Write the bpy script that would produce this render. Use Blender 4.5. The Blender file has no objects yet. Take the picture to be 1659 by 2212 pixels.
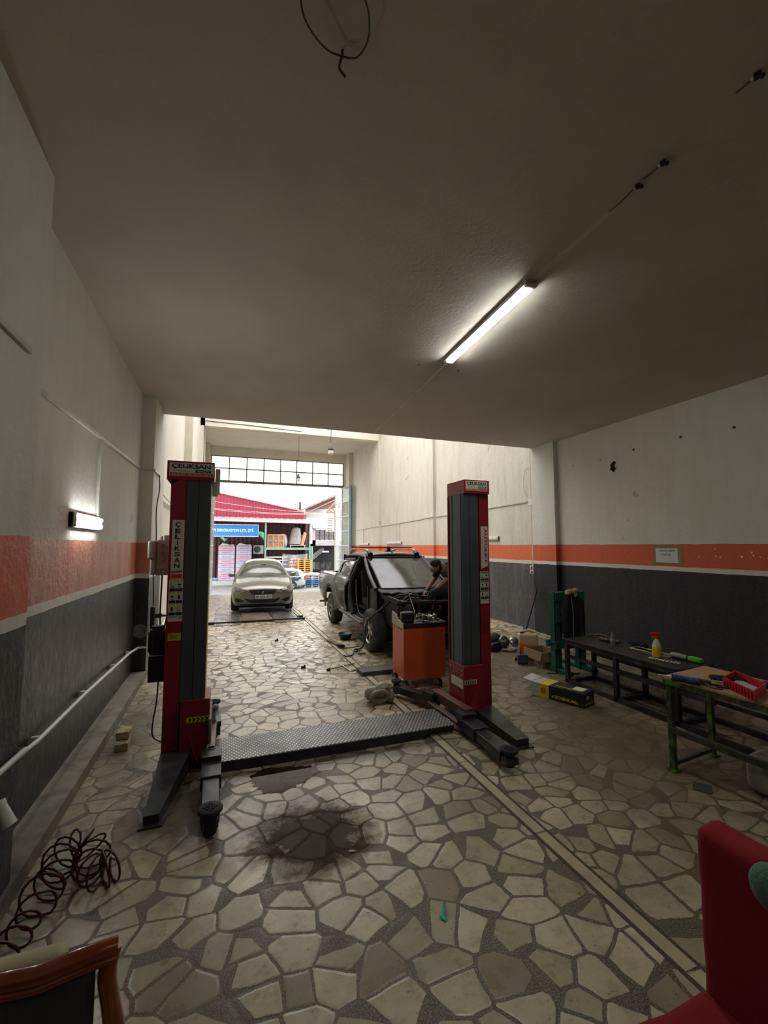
import bpy, bmesh, math, random
from mathutils import Vector, Matrix, Euler
from mathutils.bvhtree import BVHTree
random.seed(7)
PI = math.pi
R = math.radians
S = bpy.context.scene
COL = S.collection

# ------------------------------------------------------------------ camera, sky, lamps, exposure
cd = bpy.data.cameras.new('camera')
cam = bpy.data.objects.new('camera', cd)
COL.objects.link(cam)
cam.location = (0, 0, 1.9)
cam.rotation_euler = (R(90 + 4.5), 0, R(-20.1))
cd.sensor_fit = 'HORIZONTAL'
cd.sensor_width = 36.0
cd.lens = 935.0 / 1659.0 * 36.0
cd.clip_start = 0.05
cd.clip_end = 300
S.camera = cam

w = bpy.data.worlds.new('overcast_sky')
S.world = w
w.use_nodes = True
bg = w.node_tree.nodes['Background']
bg.inputs[0].default_value = (1.0, 0.985, 0.955, 1)
bg.inputs[1].default_value = 1.6

S.view_settings.view_transform = 'Standard'
S.view_settings.look = 'None'
S.view_settings.gamma = 1
S.view_settings.use_curve_mapping = False
S.view_settings.exposure = 1.6
TUBE_CEIL = 20.0
TUBE_WALL = 15.0
FILL_BACK = 9.5  # strength of the added fill lamps behind the camera
S.cycles.max_bounces = 8
S.cycles.diffuse_bounces = 5
S.cycles.glossy_bounces = 4
S.cycles.transmission_bounces = 6
S.cycles.sample_clamp_indirect = 6.0
S.cycles.caustics_reflective = False
S.cycles.caustics_refractive = False

# ------------------------------------------------------------------ mesh builder
def frame_z(d):
    d = Vector(d).normalized()
    a = Vector((0, 0, 1)) if abs(d.z) < 0.95 else Vector((1, 0, 0))
    u = d.cross(a).normalized()
    v = d.cross(u).normalized()
    return u, v, d

def catmull(pts, n=6, closed=False):
    P = [Vector(p) for p in pts]
    if len(P) < 3:
        return P
    out = []
    m = len(P)
    rng = range(m if closed else m - 1)
    for i in rng:
        if closed:
            a, b, c, d = P[(i - 1) % m], P[i], P[(i + 1) % m], P[(i + 2) % m]
        else:
            a = P[i - 1] if i > 0 else P[i] * 2 - P[i + 1]
            b, c = P[i], P[i + 1]
            d = P[i + 2] if i + 2 < m else P[i + 1] * 2 - P[i]
        for k in range(n):
            t = k / n
            out.append(0.5 * ((2 * b) + (-a + c) * t + (2 * a - 5 * b + 4 * c - d) * t * t + (-a + 3 * b - 3 * c + d) * t ** 3))
    if not closed:
        out.append(P[-1])
    return out

class MB:
    def __init__(s):
        s.bm = bmesh.new()
        s.mi = 0
        s.wn = False
    def _faces(s, vs, fs, smooth=False):
        V = [s.bm.verts.new(v) for v in vs]
        out = []
        for f in fs:
            try:
                q = s.bm.faces.new([V[i] for i in f])
                q.smooth = smooth
                q.material_index = s.mi
                out.append(q)
            except ValueError:
                pass
        return V, out
    def merge(s, other, M=None):
        me = bpy.data.meshes.new('tmp')
        other.to_mesh(me)
        if M is not None:
            me.transform(M)
        n0 = len(s.bm.faces)
        s.bm.from_mesh(me)
        s.bm.faces.ensure_lookup_table()
        for f in s.bm.faces[n0:]:
            f.material_index = s.mi
        bpy.data.meshes.remove(me)
    def box(s, c, d, rot=(0, 0, 0), bev=0.0, seg=2):
        b = bmesh.new()
        bmesh.ops.create_cube(b, size=1.0)
        bmesh.ops.scale(b, vec=d, verts=b.verts)
        if bev > 0:
            bmesh.ops.bevel(b, geom=b.edges[:], offset=min(bev, min(d) * 0.45), segments=seg, profile=0.6, affect='EDGES')
            for f in b.faces:
                f.smooth = True
            s.wn = True
        M = Matrix.Translation(c) @ Euler(rot).to_matrix().to_4x4()
        s.merge(b, M)
        b.free()
        return s
    def b2(s, x0, x1, y0, y1, z0, z1, bev=0.0):
        return s.box(((x0 + x1) / 2, (y0 + y1) / 2, (z0 + z1) / 2), (abs(x1 - x0), abs(y1 - y0), abs(z1 - z0)), bev=bev)
    def bar(s, p0, p1, wd, ht, bev=0.0, up=(0, 0, 1)):
        p0, p1 = Vector(p0), Vector(p1)
        d = p1 - p0
        L = d.length
        d.normalize()
        u = Vector(up)
        if abs(d.dot(u)) > 0.98:
            u = Vector((1, 0, 0))
        x = d.cross(u).normalized()
        z = x.cross(d).normalized()
        M = Matrix((x, d, z)).transposed().to_4x4()
        M.translation = (p0 + p1) / 2
        b = bmesh.new()
        bmesh.ops.create_cube(b, size=1.0)
        bmesh.ops.scale(b, vec=(wd, L, ht), verts=b.verts)
        if bev > 0:
            bmesh.ops.bevel(b, geom=b.edges[:], offset=min(bev, min(wd, L, ht) * 0.45), segments=2, affect='EDGES')
            for f in b.faces:
                f.smooth = True
            s.wn = True
        s.merge(b, M)
        b.free()
        return s
    def tube(s, pts, r, seg=8, smooth=0, closed=False, cap=True):
        P = catmull(pts, smooth, closed) if smooth else [Vector(p) for p in pts]
        n = len(P)
        rr = r if isinstance(r, (list, tuple)) else None
        rings = []
        pu = None
        for i in range(n):
            if closed:
                d = P[(i + 1) % n] - P[i - 1]
            else:
                d = P[min(i + 1, n - 1)] - P[max(i - 1, 0)]
            if d.length < 1e-9:
                d = Vector((0, 0, 1))
            d.normalize()
            if pu is None:
                u, v, _ = frame_z(d)
            else:
                u = (pu - d * pu.dot(d))
                if u.length < 1e-6:
                    u, v, _ = frame_z(d)
                u.normalize()
                v = d.cross(u)
            pu = u
            ri = rr[int(i * (len(rr) - 1) / max(n - 1, 1))] if rr else r
            if rr and len(rr) > 1:
                t = i * (len(rr) - 1) / max(n - 1, 1)
                k = min(int(t), len(rr) - 2)
                ri = rr[k] + (rr[k + 1] - rr[k]) * (t - k)
            rings.append([P[i] + (u * math.cos(2 * PI * k / seg) + v * math.sin(2 * PI * k / seg)) * ri for k in range(seg)])
        vs = [v for q in rings for v in q]
        fs = []
        for i in range(n if closed else n - 1):
            a, b = i * seg, ((i + 1) % n) * seg
            for k in range(seg):
                fs.append((a + k, a + (k + 1) % seg, b + (k + 1) % seg, b + k))
        s._faces(vs, fs, True)
        if cap and not closed:
            s._faces(rings[0], [tuple(range(seg))[::-1]])
            s._faces(rings[-1], [tuple(range(seg))])
        return s
    def cyl(s, p0, p1, r, r1=None, seg=20):
        return s.tube([p0, p1], [r, r if r1 is None else r1], seg=seg)
    def lathe(s, prof, c=(0, 0, 0), axis=(0, 0, 1), seg=24, smooth=True):
        u, v, d = frame_z(axis)
        c = Vector(c)
        n = len(prof)
        vs = []
        for r_, h in prof:
            for k in range(seg):
                a = 2 * PI * k / seg
                vs.append(c + d * h + (u * math.cos(a) + v * math.sin(a)) * max(r_, 1e-5))
        fs = []
        for i in range(n - 1):
            for k in range(seg):
                fs.append((i * seg + k, i * seg + (k + 1) % seg, (i + 1) * seg + (k + 1) % seg, (i + 1) * seg + k))
        s._faces(vs, fs, smooth)
        return s
    def ball(s, c, r, seg=14):
        b = bmesh.new()
        bmesh.ops.create_uvsphere(b, u_segments=seg, v_segments=max(6, seg // 2 + 1), radius=1)
        for f in b.faces:
            f.smooth = True
        rr = r if isinstance(r, (tuple, list)) else (r, r, r)
        s.merge(b, Matrix.Translation(c) @ Matrix.Diagonal((rr[0], rr[1], rr[2], 1)))
        b.free()
        return s
    def poly(s, pts):
        s._faces(pts, [tuple(range(len(pts)))])
        return s
    def prism(s, pts, ext):
        """closed 3D polygon extruded by the vector ext"""
        n = len(pts)
        e = Vector(ext)
        P = [Vector(p) for p in pts]
        vs = P + [p + e for p in P]
        fs = [tuple(range(n))[::-1], tuple(range(n, 2 * n))] + [(i, (i + 1) % n, n + (i + 1) % n, n + i) for i in range(n)]
        s._faces(vs, fs)
        return s
    def grid(s, fn, nu, nv, smooth=True, closed_u=False):
        vs = [fn(i / nu, j / nv) for i in range(nu + (0 if closed_u else 1)) for j in range(nv + 1)]
        fs = []
        for i in range(nu):
            i2 = (i + 1) % nu if closed_u else i + 1
            for j in range(nv):
                fs.append((i * (nv + 1) + j, i2 * (nv + 1) + j, i2 * (nv + 1) + j + 1, i * (nv + 1) + j + 1))
        s._faces(vs, fs, smooth)
        return s
    def build(s, name, mats, parent=None, world=True, recalc=True, solid=0.0, offs=0.0, sub=0, matrix=None):
        """links the mesh as one object; with world=True the coordinates are world ones"""
        if recalc:
            bmesh.ops.recalc_face_normals(s.bm, faces=s.bm.faces[:])
        me = bpy.data.meshes.new(name)
        s.bm.to_mesh(me)
        s.bm.free()
        o = link(name, me, mats, parent, world, solid, offs, sub)
        if s.wn:
            m = o.modifiers.new('weighted', 'WEIGHTED_NORMAL')
            m.weight = 90
        return o

MW = {}
def link(name, me, mats, parent=None, world=True, solid=0.0, offs=0.0, sub=0):
    if not isinstance(mats, (list, tuple)):
        mats = [mats]
    for m in mats:
        me.materials.append(m)
    o = bpy.data.objects.new(name, me)
    COL.objects.link(o)
    if parent is not None:
        o.parent = parent
        MW[o.name] = MW.get(parent.name, Matrix.Identity(4))
        if world:
            me.transform(MW[parent.name].inverted())
    else:
        MW[o.name] = Matrix.Identity(4)
    if solid:
        m = o.modifiers.new('solid', 'SOLIDIFY')
        m.thickness = solid
        m.offset = offs
    if sub:
        m = o.modifiers.new('sub', 'SUBSURF')
        m.levels = sub
        m.render_levels = sub
    return o

def thing(name, label, cat, loc=(0, 0, 0), rz=0.0, group=None):
    o = bpy.data.objects.new(name, None)
    o.empty_display_size = 0.1
    COL.objects.link(o)
    o.location = loc
    o.rotation_euler = (0, 0, rz)
    MW[o.name] = Matrix.Translation(loc) @ Matrix.Rotation(rz, 4, 'Z')
    return tag(o, label, cat, group)

def tag(o, label, cat, group=None, kind=None):
    if label: o['label'] = label
    if cat: o['category'] = cat
    if group: o['group'] = group
    if kind: o['kind'] = kind
    return o

def struct(o):
    o['kind'] = 'structure'
    return o

def base_at(o, loc):
    """moves the origin of a one-mesh thing to its base"""
    o.data.transform(Matrix.Translation(-Vector(loc)))
    o.location = loc
    MW[o.name] = Matrix.Translation(loc)
    return o

def dup_tree(root, loc, rz=0.0, label=None, group=None):
    r = root.copy()
    COL.objects.link(r)
    r.location = loc
    r.rotation_euler = (0, 0, rz)
    if label: r['label'] = label
    if group: r['group'] = group
    def rec(a, b):
        for ch in a.children:
            c = ch.copy()
            COL.objects.link(c)
            c.parent = b
            rec(ch, c)
    rec(root, r)
    return r

# lettering: real flat letters, fitted into a width x height box
def text(name, body, mat, parent, origin, right, up, wd, ht, off=0.0, ext=0.0008, world=True, shear=0.0):
    cu = bpy.data.curves.new('t', 'FONT')
    cu.body = body
    cu.size = 1.0
    cu.offset = off
    cu.shear = shear
    cu.resolution_u = 3
    cu.align_x = 'LEFT'
    ob = bpy.data.objects.new('t', cu)
    COL.objects.link(ob)
    bpy.context.view_layer.update()
    dg = bpy.context.evaluated_depsgraph_get()
    me = bpy.data.meshes.new_from_object(ob.evaluated_get(dg))
    bpy.data.objects.remove(ob)
    xs = [v.co.x for v in me.vertices]
    ys = [v.co.y for v in me.vertices]
    x0, x1, y0, y1 = min(xs), max(xs), min(ys), max(ys)
    right = Vector(right).normalized()
    up = Vector(up).normalized()
    nrm = right.cross(up)
    o0 = Vector(origin)
    for v in me.vertices:
        a = (v.co.x - x0) / (x1 - x0) * wd
        b = (v.co.y - y0) / (y1 - y0) * ht
        v.co = o0 + right * a + up * b + nrm * ext
    me.materials.clear()
    return link(name, me, mat, parent, world)

# ------------------------------------------------------------------ materials
def nodes(m):
    m.use_nodes = True
    nt = m.node_tree
    return nt, nt.nodes, nt.links, nt.nodes['Principled BSDF']

MATS = {}
def mat(name, col, rough=0.6, metal=0.0, var=0.12, scale=6.0, bump=0.0, bscale=60.0, spec=0.5, trans=0.0, emit=0.0, dirt=None, dscale=3.0, dth=(0.5, 0.65), coat=0.0, stretch=(1, 1, 1), rvar=0.0, ecol=None, ior=1.45, alpha=1.0):
    if name in MATS:
        return MATS[name]
    m = bpy.data.materials.new(name)
    nt, N, L, b = nodes(m)
    b.inputs['Roughness'].default_value = rough
    b.inputs['Metallic'].default_value = metal
    b.inputs['Specular IOR Level'].default_value = spec
    b.inputs['Transmission Weight'].default_value = trans
    b.inputs['IOR'].default_value = ior
    b.inputs['Coat Weight'].default_value = coat
    b.inputs['Alpha'].default_value = alpha
    c = (*col, 1)
    tc = N.new('ShaderNodeTexCoord')
    mp = N.new('ShaderNodeMapping')
    mp.inputs['Scale'].default_value = stretch
    L.new(tc.outputs['Object'], mp.inputs[0])
    nz = N.new('ShaderNodeTexNoise')
    nz.inputs['Scale'].default_value = scale
    nz.inputs['Detail'].default_value = 5
    L.new(mp.outputs[0], nz.inputs[0])
    rp = N.new('ShaderNodeMapRange')
    rp.inputs[1].default_value = 0.3
    rp.inputs[2].default_value = 0.7
    rp.inputs[3].default_value = 1 - var
    rp.inputs[4].default_value = 1 + var
    L.new(nz.outputs[0], rp.inputs[0])
    mx = N.new('ShaderNodeVectorMath')
    mx.operation = 'SCALE'
    mx.inputs[0].default_value = col
    L.new(rp.outputs[0], mx.inputs[3])
    out = mx.outputs[0]
    if dirt:
        n2 = N.new('ShaderNodeTexNoise')
        n2.inputs['Scale'].default_value = dscale
        n2.inputs['Detail'].default_value = 8
        n2.inputs['Roughness'].default_value = 0.65
        L.new(mp.outputs[0], n2.inputs[0])
        r2 = N.new('ShaderNodeMapRange')
        r2.inputs[1].default_value = dth[0]
        r2.inputs[2].default_value = dth[1]
        L.new(n2.outputs[0], r2.inputs[0])
        m2 = N.new('ShaderNodeMix')
        m2.data_type = 'RGBA'
        L.new(r2.outputs[0], m2.inputs[0])
        L.new(out, m2.inputs[6])
        m2.inputs[7].default_value = (*dirt, 1)
        out = m2.outputs[2]
    L.new(out, b.inputs['Base Color'])
    if rvar:
        r3 = N.new('ShaderNodeMapRange')
        r3.inputs[1].default_value = 0.3
        r3.inputs[2].default_value = 0.7
        r3.inputs[3].default_value = max(0.02, rough - rvar)
        r3.inputs[4].default_value = min(1, rough + rvar)
        L.new(nz.outputs[0], r3.inputs[0])
        L.new(r3.outputs[0], b.inputs['Roughness'])
    if bump:
        n3 = N.new('ShaderNodeTexNoise')
        n3.inputs['Scale'].default_value = bscale
        n3.inputs['Detail'].default_value = 4
        L.new(mp.outputs[0], n3.inputs[0])
        bp = N.new('ShaderNodeBump')
        bp.inputs['Strength'].default_value = bump
        bp.inputs['Distance'].default_value = 0.01
        L.new(n3.outputs[0], bp.inputs['Height'])
        L.new(bp.outputs[0], b.inputs['Normal'])
    if emit:
        b.inputs['Emission Color'].default_value = (*(ecol or col), 1)
        b.inputs['Emission Strength'].default_value = emit
    MATS[name] = m
    return m

def mth(N, L, op, a, b=None, c=None, clamp=False):
    n = N.new('ShaderNodeMath')
    n.operation = op
    n.use_clamp = clamp
    for i, v in enumerate((a, b, c)):
        if v is None: continue
        if isinstance(v, (int, float)): n.inputs[i].default_value = v
        else: L.new(v, n.inputs[i])
    return n.outputs[0]

def mixc(N, L, f, a, b):
    n = N.new('ShaderNodeMix')
    n.data_type = 'RGBA'
    if isinstance(f, (int, float)): n.inputs[0].default_value = f
    else: L.new(f, n.inputs[0])
    for i, v in ((6, a), (7, b)):
        if isinstance(v, tuple): n.inputs[i].default_value = (*v[:3], 1)
        else: L.new(v, n.inputs[i])
    return n.outputs[2]

def noise(N, L, vec, scale, detail=5, rough=0.55, dist=0.0):
    n = N.new('ShaderNodeTexNoise')
    n.inputs['Scale'].default_value = scale
    n.inputs['Detail'].default_value = detail
    n.inputs['Roughness'].default_value = rough
    n.inputs['Distortion'].default_value = dist
    L.new(vec, n.inputs[0])
    return n.outputs[0]

def mrange(N, L, v, a, b, c=0.0, d=1.0, smooth=False):
    n = N.new('ShaderNodeMapRange')
    if smooth: n.interpolation_type = 'SMOOTHSTEP'
    L.new(v, n.inputs[0])
    for i, q in enumerate((a, b, c, d)): n.inputs[1 + i].default_value = q
    return n.outputs[0]

def mapping(N, L, vec, scale=(1, 1, 1), loc=(0, 0, 0), rot=(0, 0, 0)):
    n = N.new('ShaderNodeMapping')
    n.inputs['Scale'].default_value = scale
    n.inputs['Location'].default_value = loc
    n.inputs['Rotation'].default_value = rot
    L.new(vec, n.inputs[0])
    return n.outputs[0]

def wall_paint(name, z_or, z_wh, z_bk, white=(0.66, 0.65, 0.60), orange=(0.62, 0.105, 0.035), black=(0.022, 0.023, 0.024), stain=0.35, scuff=0.35, fade_sheen=0.0, gloss=0.42, blocks=0.0):
    """white plaster above, orange band, thin white stripe and dark paint below, with streaks and scuffs"""
    m = bpy.data.materials.new(name)
    nt, N, L, b = nodes(m)
    tc = N.new('ShaderNodeTexCoord').outputs['Object']
    sep = N.new('ShaderNodeSeparateXYZ')
    L.new(tc, sep.inputs[0])
    wob = noise(N, L, mapping(N, L, tc, (1, 1, 3)), 5.0, 4)
    z = mth(N, L, 'ADD', sep.outputs[2], mth(N, L, 'MULTIPLY', mth(N, L, 'SUBTRACT', wob, 0.5), 0.022))
    big = noise(N, L, tc, 0.55, 5, 0.6)
    streak = noise(N, L, mapping(N, L, tc, (4, 4, 0.6)), 1.3, 8, 0.65)
    fine = noise(N, L, tc, 9.0, 8, 0.7)
    spots = noise(N, L, tc, 3.2, 2, 0.4)
    wcol = mixc(N, L, mrange(N, L, big, 0.35, 0.7, 0, stain), white, tuple(c * 0.80 for c in white))
    wcol = mixc(N, L, mrange(N, L, streak, 0.48, 0.72, 0, stain * 0.9), wcol, (0.44, 0.40, 0.34))
    wcol = mixc(N, L, mrange(N, L, fine, 0.35, 0.75, 0, stain * 0.6), wcol, (0.52, 0.50, 0.46))
    wcol = mixc(N, L, mrange(N, L, spots, 0.74, 0.77, 0, 0.5), wcol, (0.25, 0.22, 0.18))
    ocol = mixc(N, L, mrange(N, L, fine, 0.3, 0.8, 0, 0.35), orange, tuple(c * 0.75 for c in orange))
    if fade_sheen:
        ocol = mixc(N, L, mrange(N, L, streak, 0.35, 0.65, 0, fade_sheen), ocol, (0.55, 0.28, 0.19))  # pale streaks: dust and fading, with some sheen put into the colour
    kcol = mixc(N, L, mrange(N, L, streak, 0.5, 0.8, 0, scuff), black, (0.17, 0.165, 0.16))
    kcol = mixc(N, L, mrange(N, L, fine, 0.5, 0.85, 0, scuff * 0.7), kcol, (0.2, 0.19, 0.18))
    kcol = mixc(N, L, mrange(N, L, fine, 0.76, 0.79, 0, 0.8), kcol, (0.5, 0.48, 0.45))
    c = mixc(N, L, mth(N, L, 'GREATER_THAN', z, z_bk), kcol, (0.62, 0.6, 0.55))
    c = mixc(N, L, mth(N, L, 'GREATER_THAN', z, z_wh), c, ocol)
    c = mixc(N, L, mth(N, L, 'GREATER_THAN', z, z_or), c, wcol)
    L.new(c, b.inputs['Base Color'])
    g = mth(N, L, 'GREATER_THAN', z, z_or)
    rg = mth(N, L, 'ADD', mth(N, L, 'MULTIPLY', g, 0.8 - gloss), mrange(N, L, fine, 0.3, 0.7, gloss - 0.08, gloss + 0.12))
    L.new(rg, b.inputs['Roughness'])
    bp = N.new('ShaderNodeBump')
    bp.inputs['Strength'].default_value = 0.5
    bp.inputs['Distance'].default_value = 0.012
    hb = mth(N, L, 'ADD', noise(N, L, tc, 22.0, 6, 0.6), mth(N, L, 'MULTIPLY', noise(N, L, mapping(N, L, tc, (3, 3, 1)), 2.0, 3), 1.5))
    L.new(hb, bp.inputs['Height'])
    L.new(bp.outputs[0], b.inputs['Normal'])
    return m

def plaster(name, col, var=0.12, stain=(0.3, 0.27, 0.23), sf=0.3, bump=0.35, bs=26.0):
    m = bpy.data.materials.new(name)
    nt, N, L, b = nodes(m)
    tc = N.new('ShaderNodeTexCoord').outputs['Object']
    big = noise(N, L, tc, 0.5, 6, 0.6)
    mid = noise(N, L, tc, 2.2, 7, 0.65)
    c = mixc(N, L, mrange(N, L, big, 0.3, 0.7), tuple(x * (1 - var) for x in col), tuple(min(1, x * (1 + var)) for x in col))
    c = mixc(N, L, mrange(N, L, mid, 0.5, 0.8, 0, sf), c, stain)
    L.new(c, b.inputs['Base Color'])
    b.inputs['Roughness'].default_value = 0.85
    bp = N.new('ShaderNodeBump')
    bp.inputs['Strength'].default_value = bump
    bp.inputs['Distance'].default_value = 0.012
    L.new(mth(N, L, 'ADD', noise(N, L, tc, bs, 6, 0.65), noise(N, L, tc, 3.0, 3)), bp.inputs['Height'])
    L.new(bp.outputs[0], b.inputs['Normal'])
    return m

def floor_paving():
    m = bpy.data.materials.new('crazy_paving')
    nt, N, L, b = nodes(m)
    tc = N.new('ShaderNodeTexCoord').outputs['Object']
    nv = N.new('ShaderNodeTexNoise')
    nv.inputs['Scale'].default_value = 1.1
    L.new(tc, nv.inputs[0])
    vm = N.new('ShaderNodeVectorMath')
    vm.operation = 'MULTIPLY_ADD'
    L.new(nv.outputs['Color'], vm.inputs[0])
    vm.inputs[1].default_value = (0.25, 0.25, 0)
    L.new(tc, vm.inputs[2])
    nc = N.new('ShaderNodeTexNoise')
    nc.inputs['Scale'].default_value = 14.0
    L.new(tc, nc.inputs[0])
    vm2 = N.new('ShaderNodeVectorMath')
    vm2.operation = 'MULTIPLY_ADD'
    L.new(nc.outputs['Color'], vm2.inputs[0])
    vm2.inputs[1].default_value = (0.014, 0.014, 0)
    L.new(vm.outputs[0], vm2.inputs[2])
    vec = mapping(N, L, vm2.outputs[0], (4.9, 5.4, 0.0))
    def vor(feat):
        v = N.new('ShaderNodeTexVoronoi')
        v.feature = feat
        v.voronoi_dimensions = '2D'
        v.inputs['Scale'].default_value = 1.0
        v.inputs['Randomness'].default_value = 0.92
        L.new(vec, v.inputs['Vector'])
        return v
    ve = vor('DISTANCE_TO_EDGE')
    vc = vor('F1')
    sc = N.new('ShaderNodeSeparateColor')
    L.new(vc.outputs['Color'], sc.inputs[0])
    # grout width changes from stone to stone
    gw = mth(N, L, 'ADD', 0.028, mth(N, L, 'MULTIPLY', sc.outputs[0], 0.040))
    stone = mth(N, L, 'GREATER_THAN', ve.outputs['Distance'], gw)
    dv = N.new('ShaderNodeVectorMath'); dv.operation = 'SUBTRACT'
    L.new(vec, dv.inputs[0]); L.new(vc.outputs['Position'], dv.inputs[1])
    ds = N.new('ShaderNodeSeparateXYZ'); L.new(dv.outputs[0], ds.inputs[0])
    for (ra, rb, base) in ((0, 1, 0.27), (1, 2, 0.32)):
        an = mth(N, L, 'MULTIPLY', sc.outputs[ra], 6.283 * 3)
        dd = mth(N, L, 'ADD', mth(N, L, 'MULTIPLY', ds.outputs[0], mth(N, L, 'COSINE', an)), mth(N, L, 'MULTIPLY', ds.outputs[1], mth(N, L, 'SINE', an)))
        th = mth(N, L, 'ADD', base, mth(N, L, 'MULTIPLY', sc.outputs[rb], 0.40))
        stone = mth(N, L, 'MULTIPLY', stone, mth(N, L, 'LESS_THAN', dd, th))
    fine = noise(N, L, tc, 30.0, 6, 0.7)
    med = noise(N, L, tc, 6.0, 6, 0.6)
    vein = noise(N, L, mapping(N, L, tc, (7, 22, 1), rot=(0, 0, 0.6)), 1.0, 8, 0.7, 0.6)
    c = mixc(N, L, sc.outputs[1], (0.37, 0.305, 0.205), (0.62, 0.53, 0.385))
    c = mixc(N, L, mrange(N, L, sc.outputs[2], 0.82, 0.95), c, (0.27, 0.20, 0.13))
    c = mixc(N, L, mrange(N, L, vein, 0.5, 0.75, 0, 0.45), c, (0.26, 0.215, 0.155))
    c = mixc(N, L, mrange(N, L, fine, 0.60, 0.68, 0, 0.8), c, (0.075, 0.06, 0.042))
    c = mixc(N, L, mrange(N, L, noise(N, L, tc, 9.0, 8, 0.75), 0.5, 0.72, 0, 0.6), c, (0.17, 0.135, 0.09))
    g = mixc(N, L, mrange(N, L, noise(N, L, tc, 130.0, 2, 0.5), 0.45, 0.6), (0.065, 0.048, 0.032), (0.21, 0.162, 0.115))
    col = mixc(N, L, stone, g, c)
    # dirt: blotches, heavier along the right benches and the left wall foot
    sep = N.new('ShaderNodeSeparateXYZ')
    L.new(tc, sep.inputs[0])
    X, Y = sep.outputs[0], sep.outputs[1]
    big = noise(N, L, tc, 0.8, 8, 0.7)
    rgt = mrange(N, L, X, 2.3, 4.0, 0, 0.32)
    rgt = mth(N, L, 'MULTIPLY', rgt, mrange(N, L, Y, 6.5, 9.0, 1, 0))
    lft = mrange(N, L, X, -1.0, -0.1, 0.16, 0)
    dsum = mth(N, L, 'ADD', mth(N, L, 'ADD', big, rgt), lft)
    daylit_lift = mth(N, L, 'MULTIPLY', mrange(N, L, mth(N, L, 'ADD', Y, mth(N, L, 'MULTIPLY', big, 1.2)), 4.4, 5.6, 0, 0.13), mrange(N, L, X, 2.4, 3.2, 1, 0))  # dirt thinned beyond the plate, putting daylight brightness into the floor colour
    dsum = mth(N, L, 'SUBTRACT', dsum, daylit_lift)
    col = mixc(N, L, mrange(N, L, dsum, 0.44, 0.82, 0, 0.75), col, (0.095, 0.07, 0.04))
    # oil patch in front of the plate and smaller patches by the post and beyond
    def blob(cx, cy, rx, ry, k=0.9, colr=(0.055, 0.043, 0.025), amp=0.9):
        nonlocal col
        dx = mth(N, L, 'DIVIDE', mth(N, L, 'SUBTRACT', X, cx), rx)
        dy = mth(N, L, 'DIVIDE', mth(N, L, 'SUBTRACT', Y, cy), ry)
        d = mth(N, L, 'ADD', mth(N, L, 'MULTIPLY', dx, dx), mth(N, L, 'MULTIPLY', dy, dy))
        d = mth(N, L, 'ADD', mth(N, L, 'SQRT', d), mth(N, L, 'MULTIPLY', mth(N, L, 'SUBTRACT', noise(N, L, tc, 7.0, 8, 0.75), 0.5), amp * 2.2))
        f = mrange(N, L, d, 0.55, 1.05, k, 0)
        col = mixc(N, L, f, col, colr)
        return f
    o1 = blob(0.60, 2.98, 0.46, 0.42, 0.95, (0.040, 0.030, 0.017), 0.7)
    blob(-0.25, 3.6, 0.45, 0.5, 0.8)
    blob(0.35, 3.25, 0.3, 0.25, 0.55)
    blob(1.15, 7.7, 0.5, 0.7, 0.4, (0.16, 0.11, 0.06))
    blob(0.95, 3.9, 1.5, 0.12, 0.7)
    blob(3.3, 3.6, 1.0, 1.6, 0.6, (0.11, 0.078, 0.042))
    blob(-0.8, 5.2, 0.35, 1.6, 0.6)
    blob(3.2, 7.0, 0.9, 1.4, 0.55, (0.09, 0.07, 0.045))
    L.new(col, b.inputs['Base Color'])
    rg = mth(N, L, 'ADD', mrange(N, L, med, 0.35, 0.7, 0.22, 0.46), mth(N, L, 'MULTIPLY', mth(N, L, 'SUBTRACT', 1.0, stone), 0.2))
    rg = mth(N, L, 'ADD', rg, mth(N, L, 'MULTIPLY', o1, 0.35))
    L.new(mth(N, L, 'SUBTRACT', 0.5, mth(N, L, 'MULTIPLY', o1, 0.4)), b.inputs['Specular IOR Level'])
    L.new(rg, b.inputs['Roughness'])
    bp = N.new('ShaderNodeBump')
    bp.inputs['Strength'].default_value = 0.35
    bp.inputs['Distance'].default_value = 0.004
    h = mth(N, L, 'ADD', mrange(N, L, ve.outputs['Distance'], 0.02, 0.09), mth(N, L, 'MULTIPLY', fine, 0.5))
    L.new(h, bp.inputs['Height'])
    L.new(bp.outputs[0], b.inputs['Normal'])
    return m
# ------------------------------------------------------------------ the building
ZC = 4.15           # mezzanine soffit
YM = 8.1            # its front edge
YD = 24.0           # street door line
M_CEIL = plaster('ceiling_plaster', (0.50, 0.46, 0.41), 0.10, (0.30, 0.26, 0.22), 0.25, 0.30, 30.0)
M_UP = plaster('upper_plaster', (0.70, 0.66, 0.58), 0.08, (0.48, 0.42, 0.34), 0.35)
M_WL = wall_paint('left_wall_paint', 1.95, 1.50, 1.43, fade_sheen=0.95, scuff=0.28, gloss=0.36, orange=(0.46, 0.11, 0.055), black=(0.02, 0.018, 0.017))
M_WLN = wall_paint('near_left_wall_paint', 1.955, 1.53, 1.46, fade_sheen=0.15, scuff=0.2, gloss=0.45, black=(0.015, 0.014, 0.014))
M_WR = wall_paint('right_wall_paint', 1.93, 1.575, 1.505, scuff=0.06, gloss=0.62, stain=0.25, black=(0.011, 0.0115, 0.012))
M_WRF = wall_paint('daylit_right_wall_paint', 1.93, 1.57, 1.49, white=(0.70, 0.66, 0.58), scuff=0.95, gloss=0.42, stain=0.6, black=(0.06, 0.06, 0.06), orange=(0.72, 0.15, 0.05))  # right wall paint with the far bay's daylight wash put into its colours
M_FLOOR = floor_paving()
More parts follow.
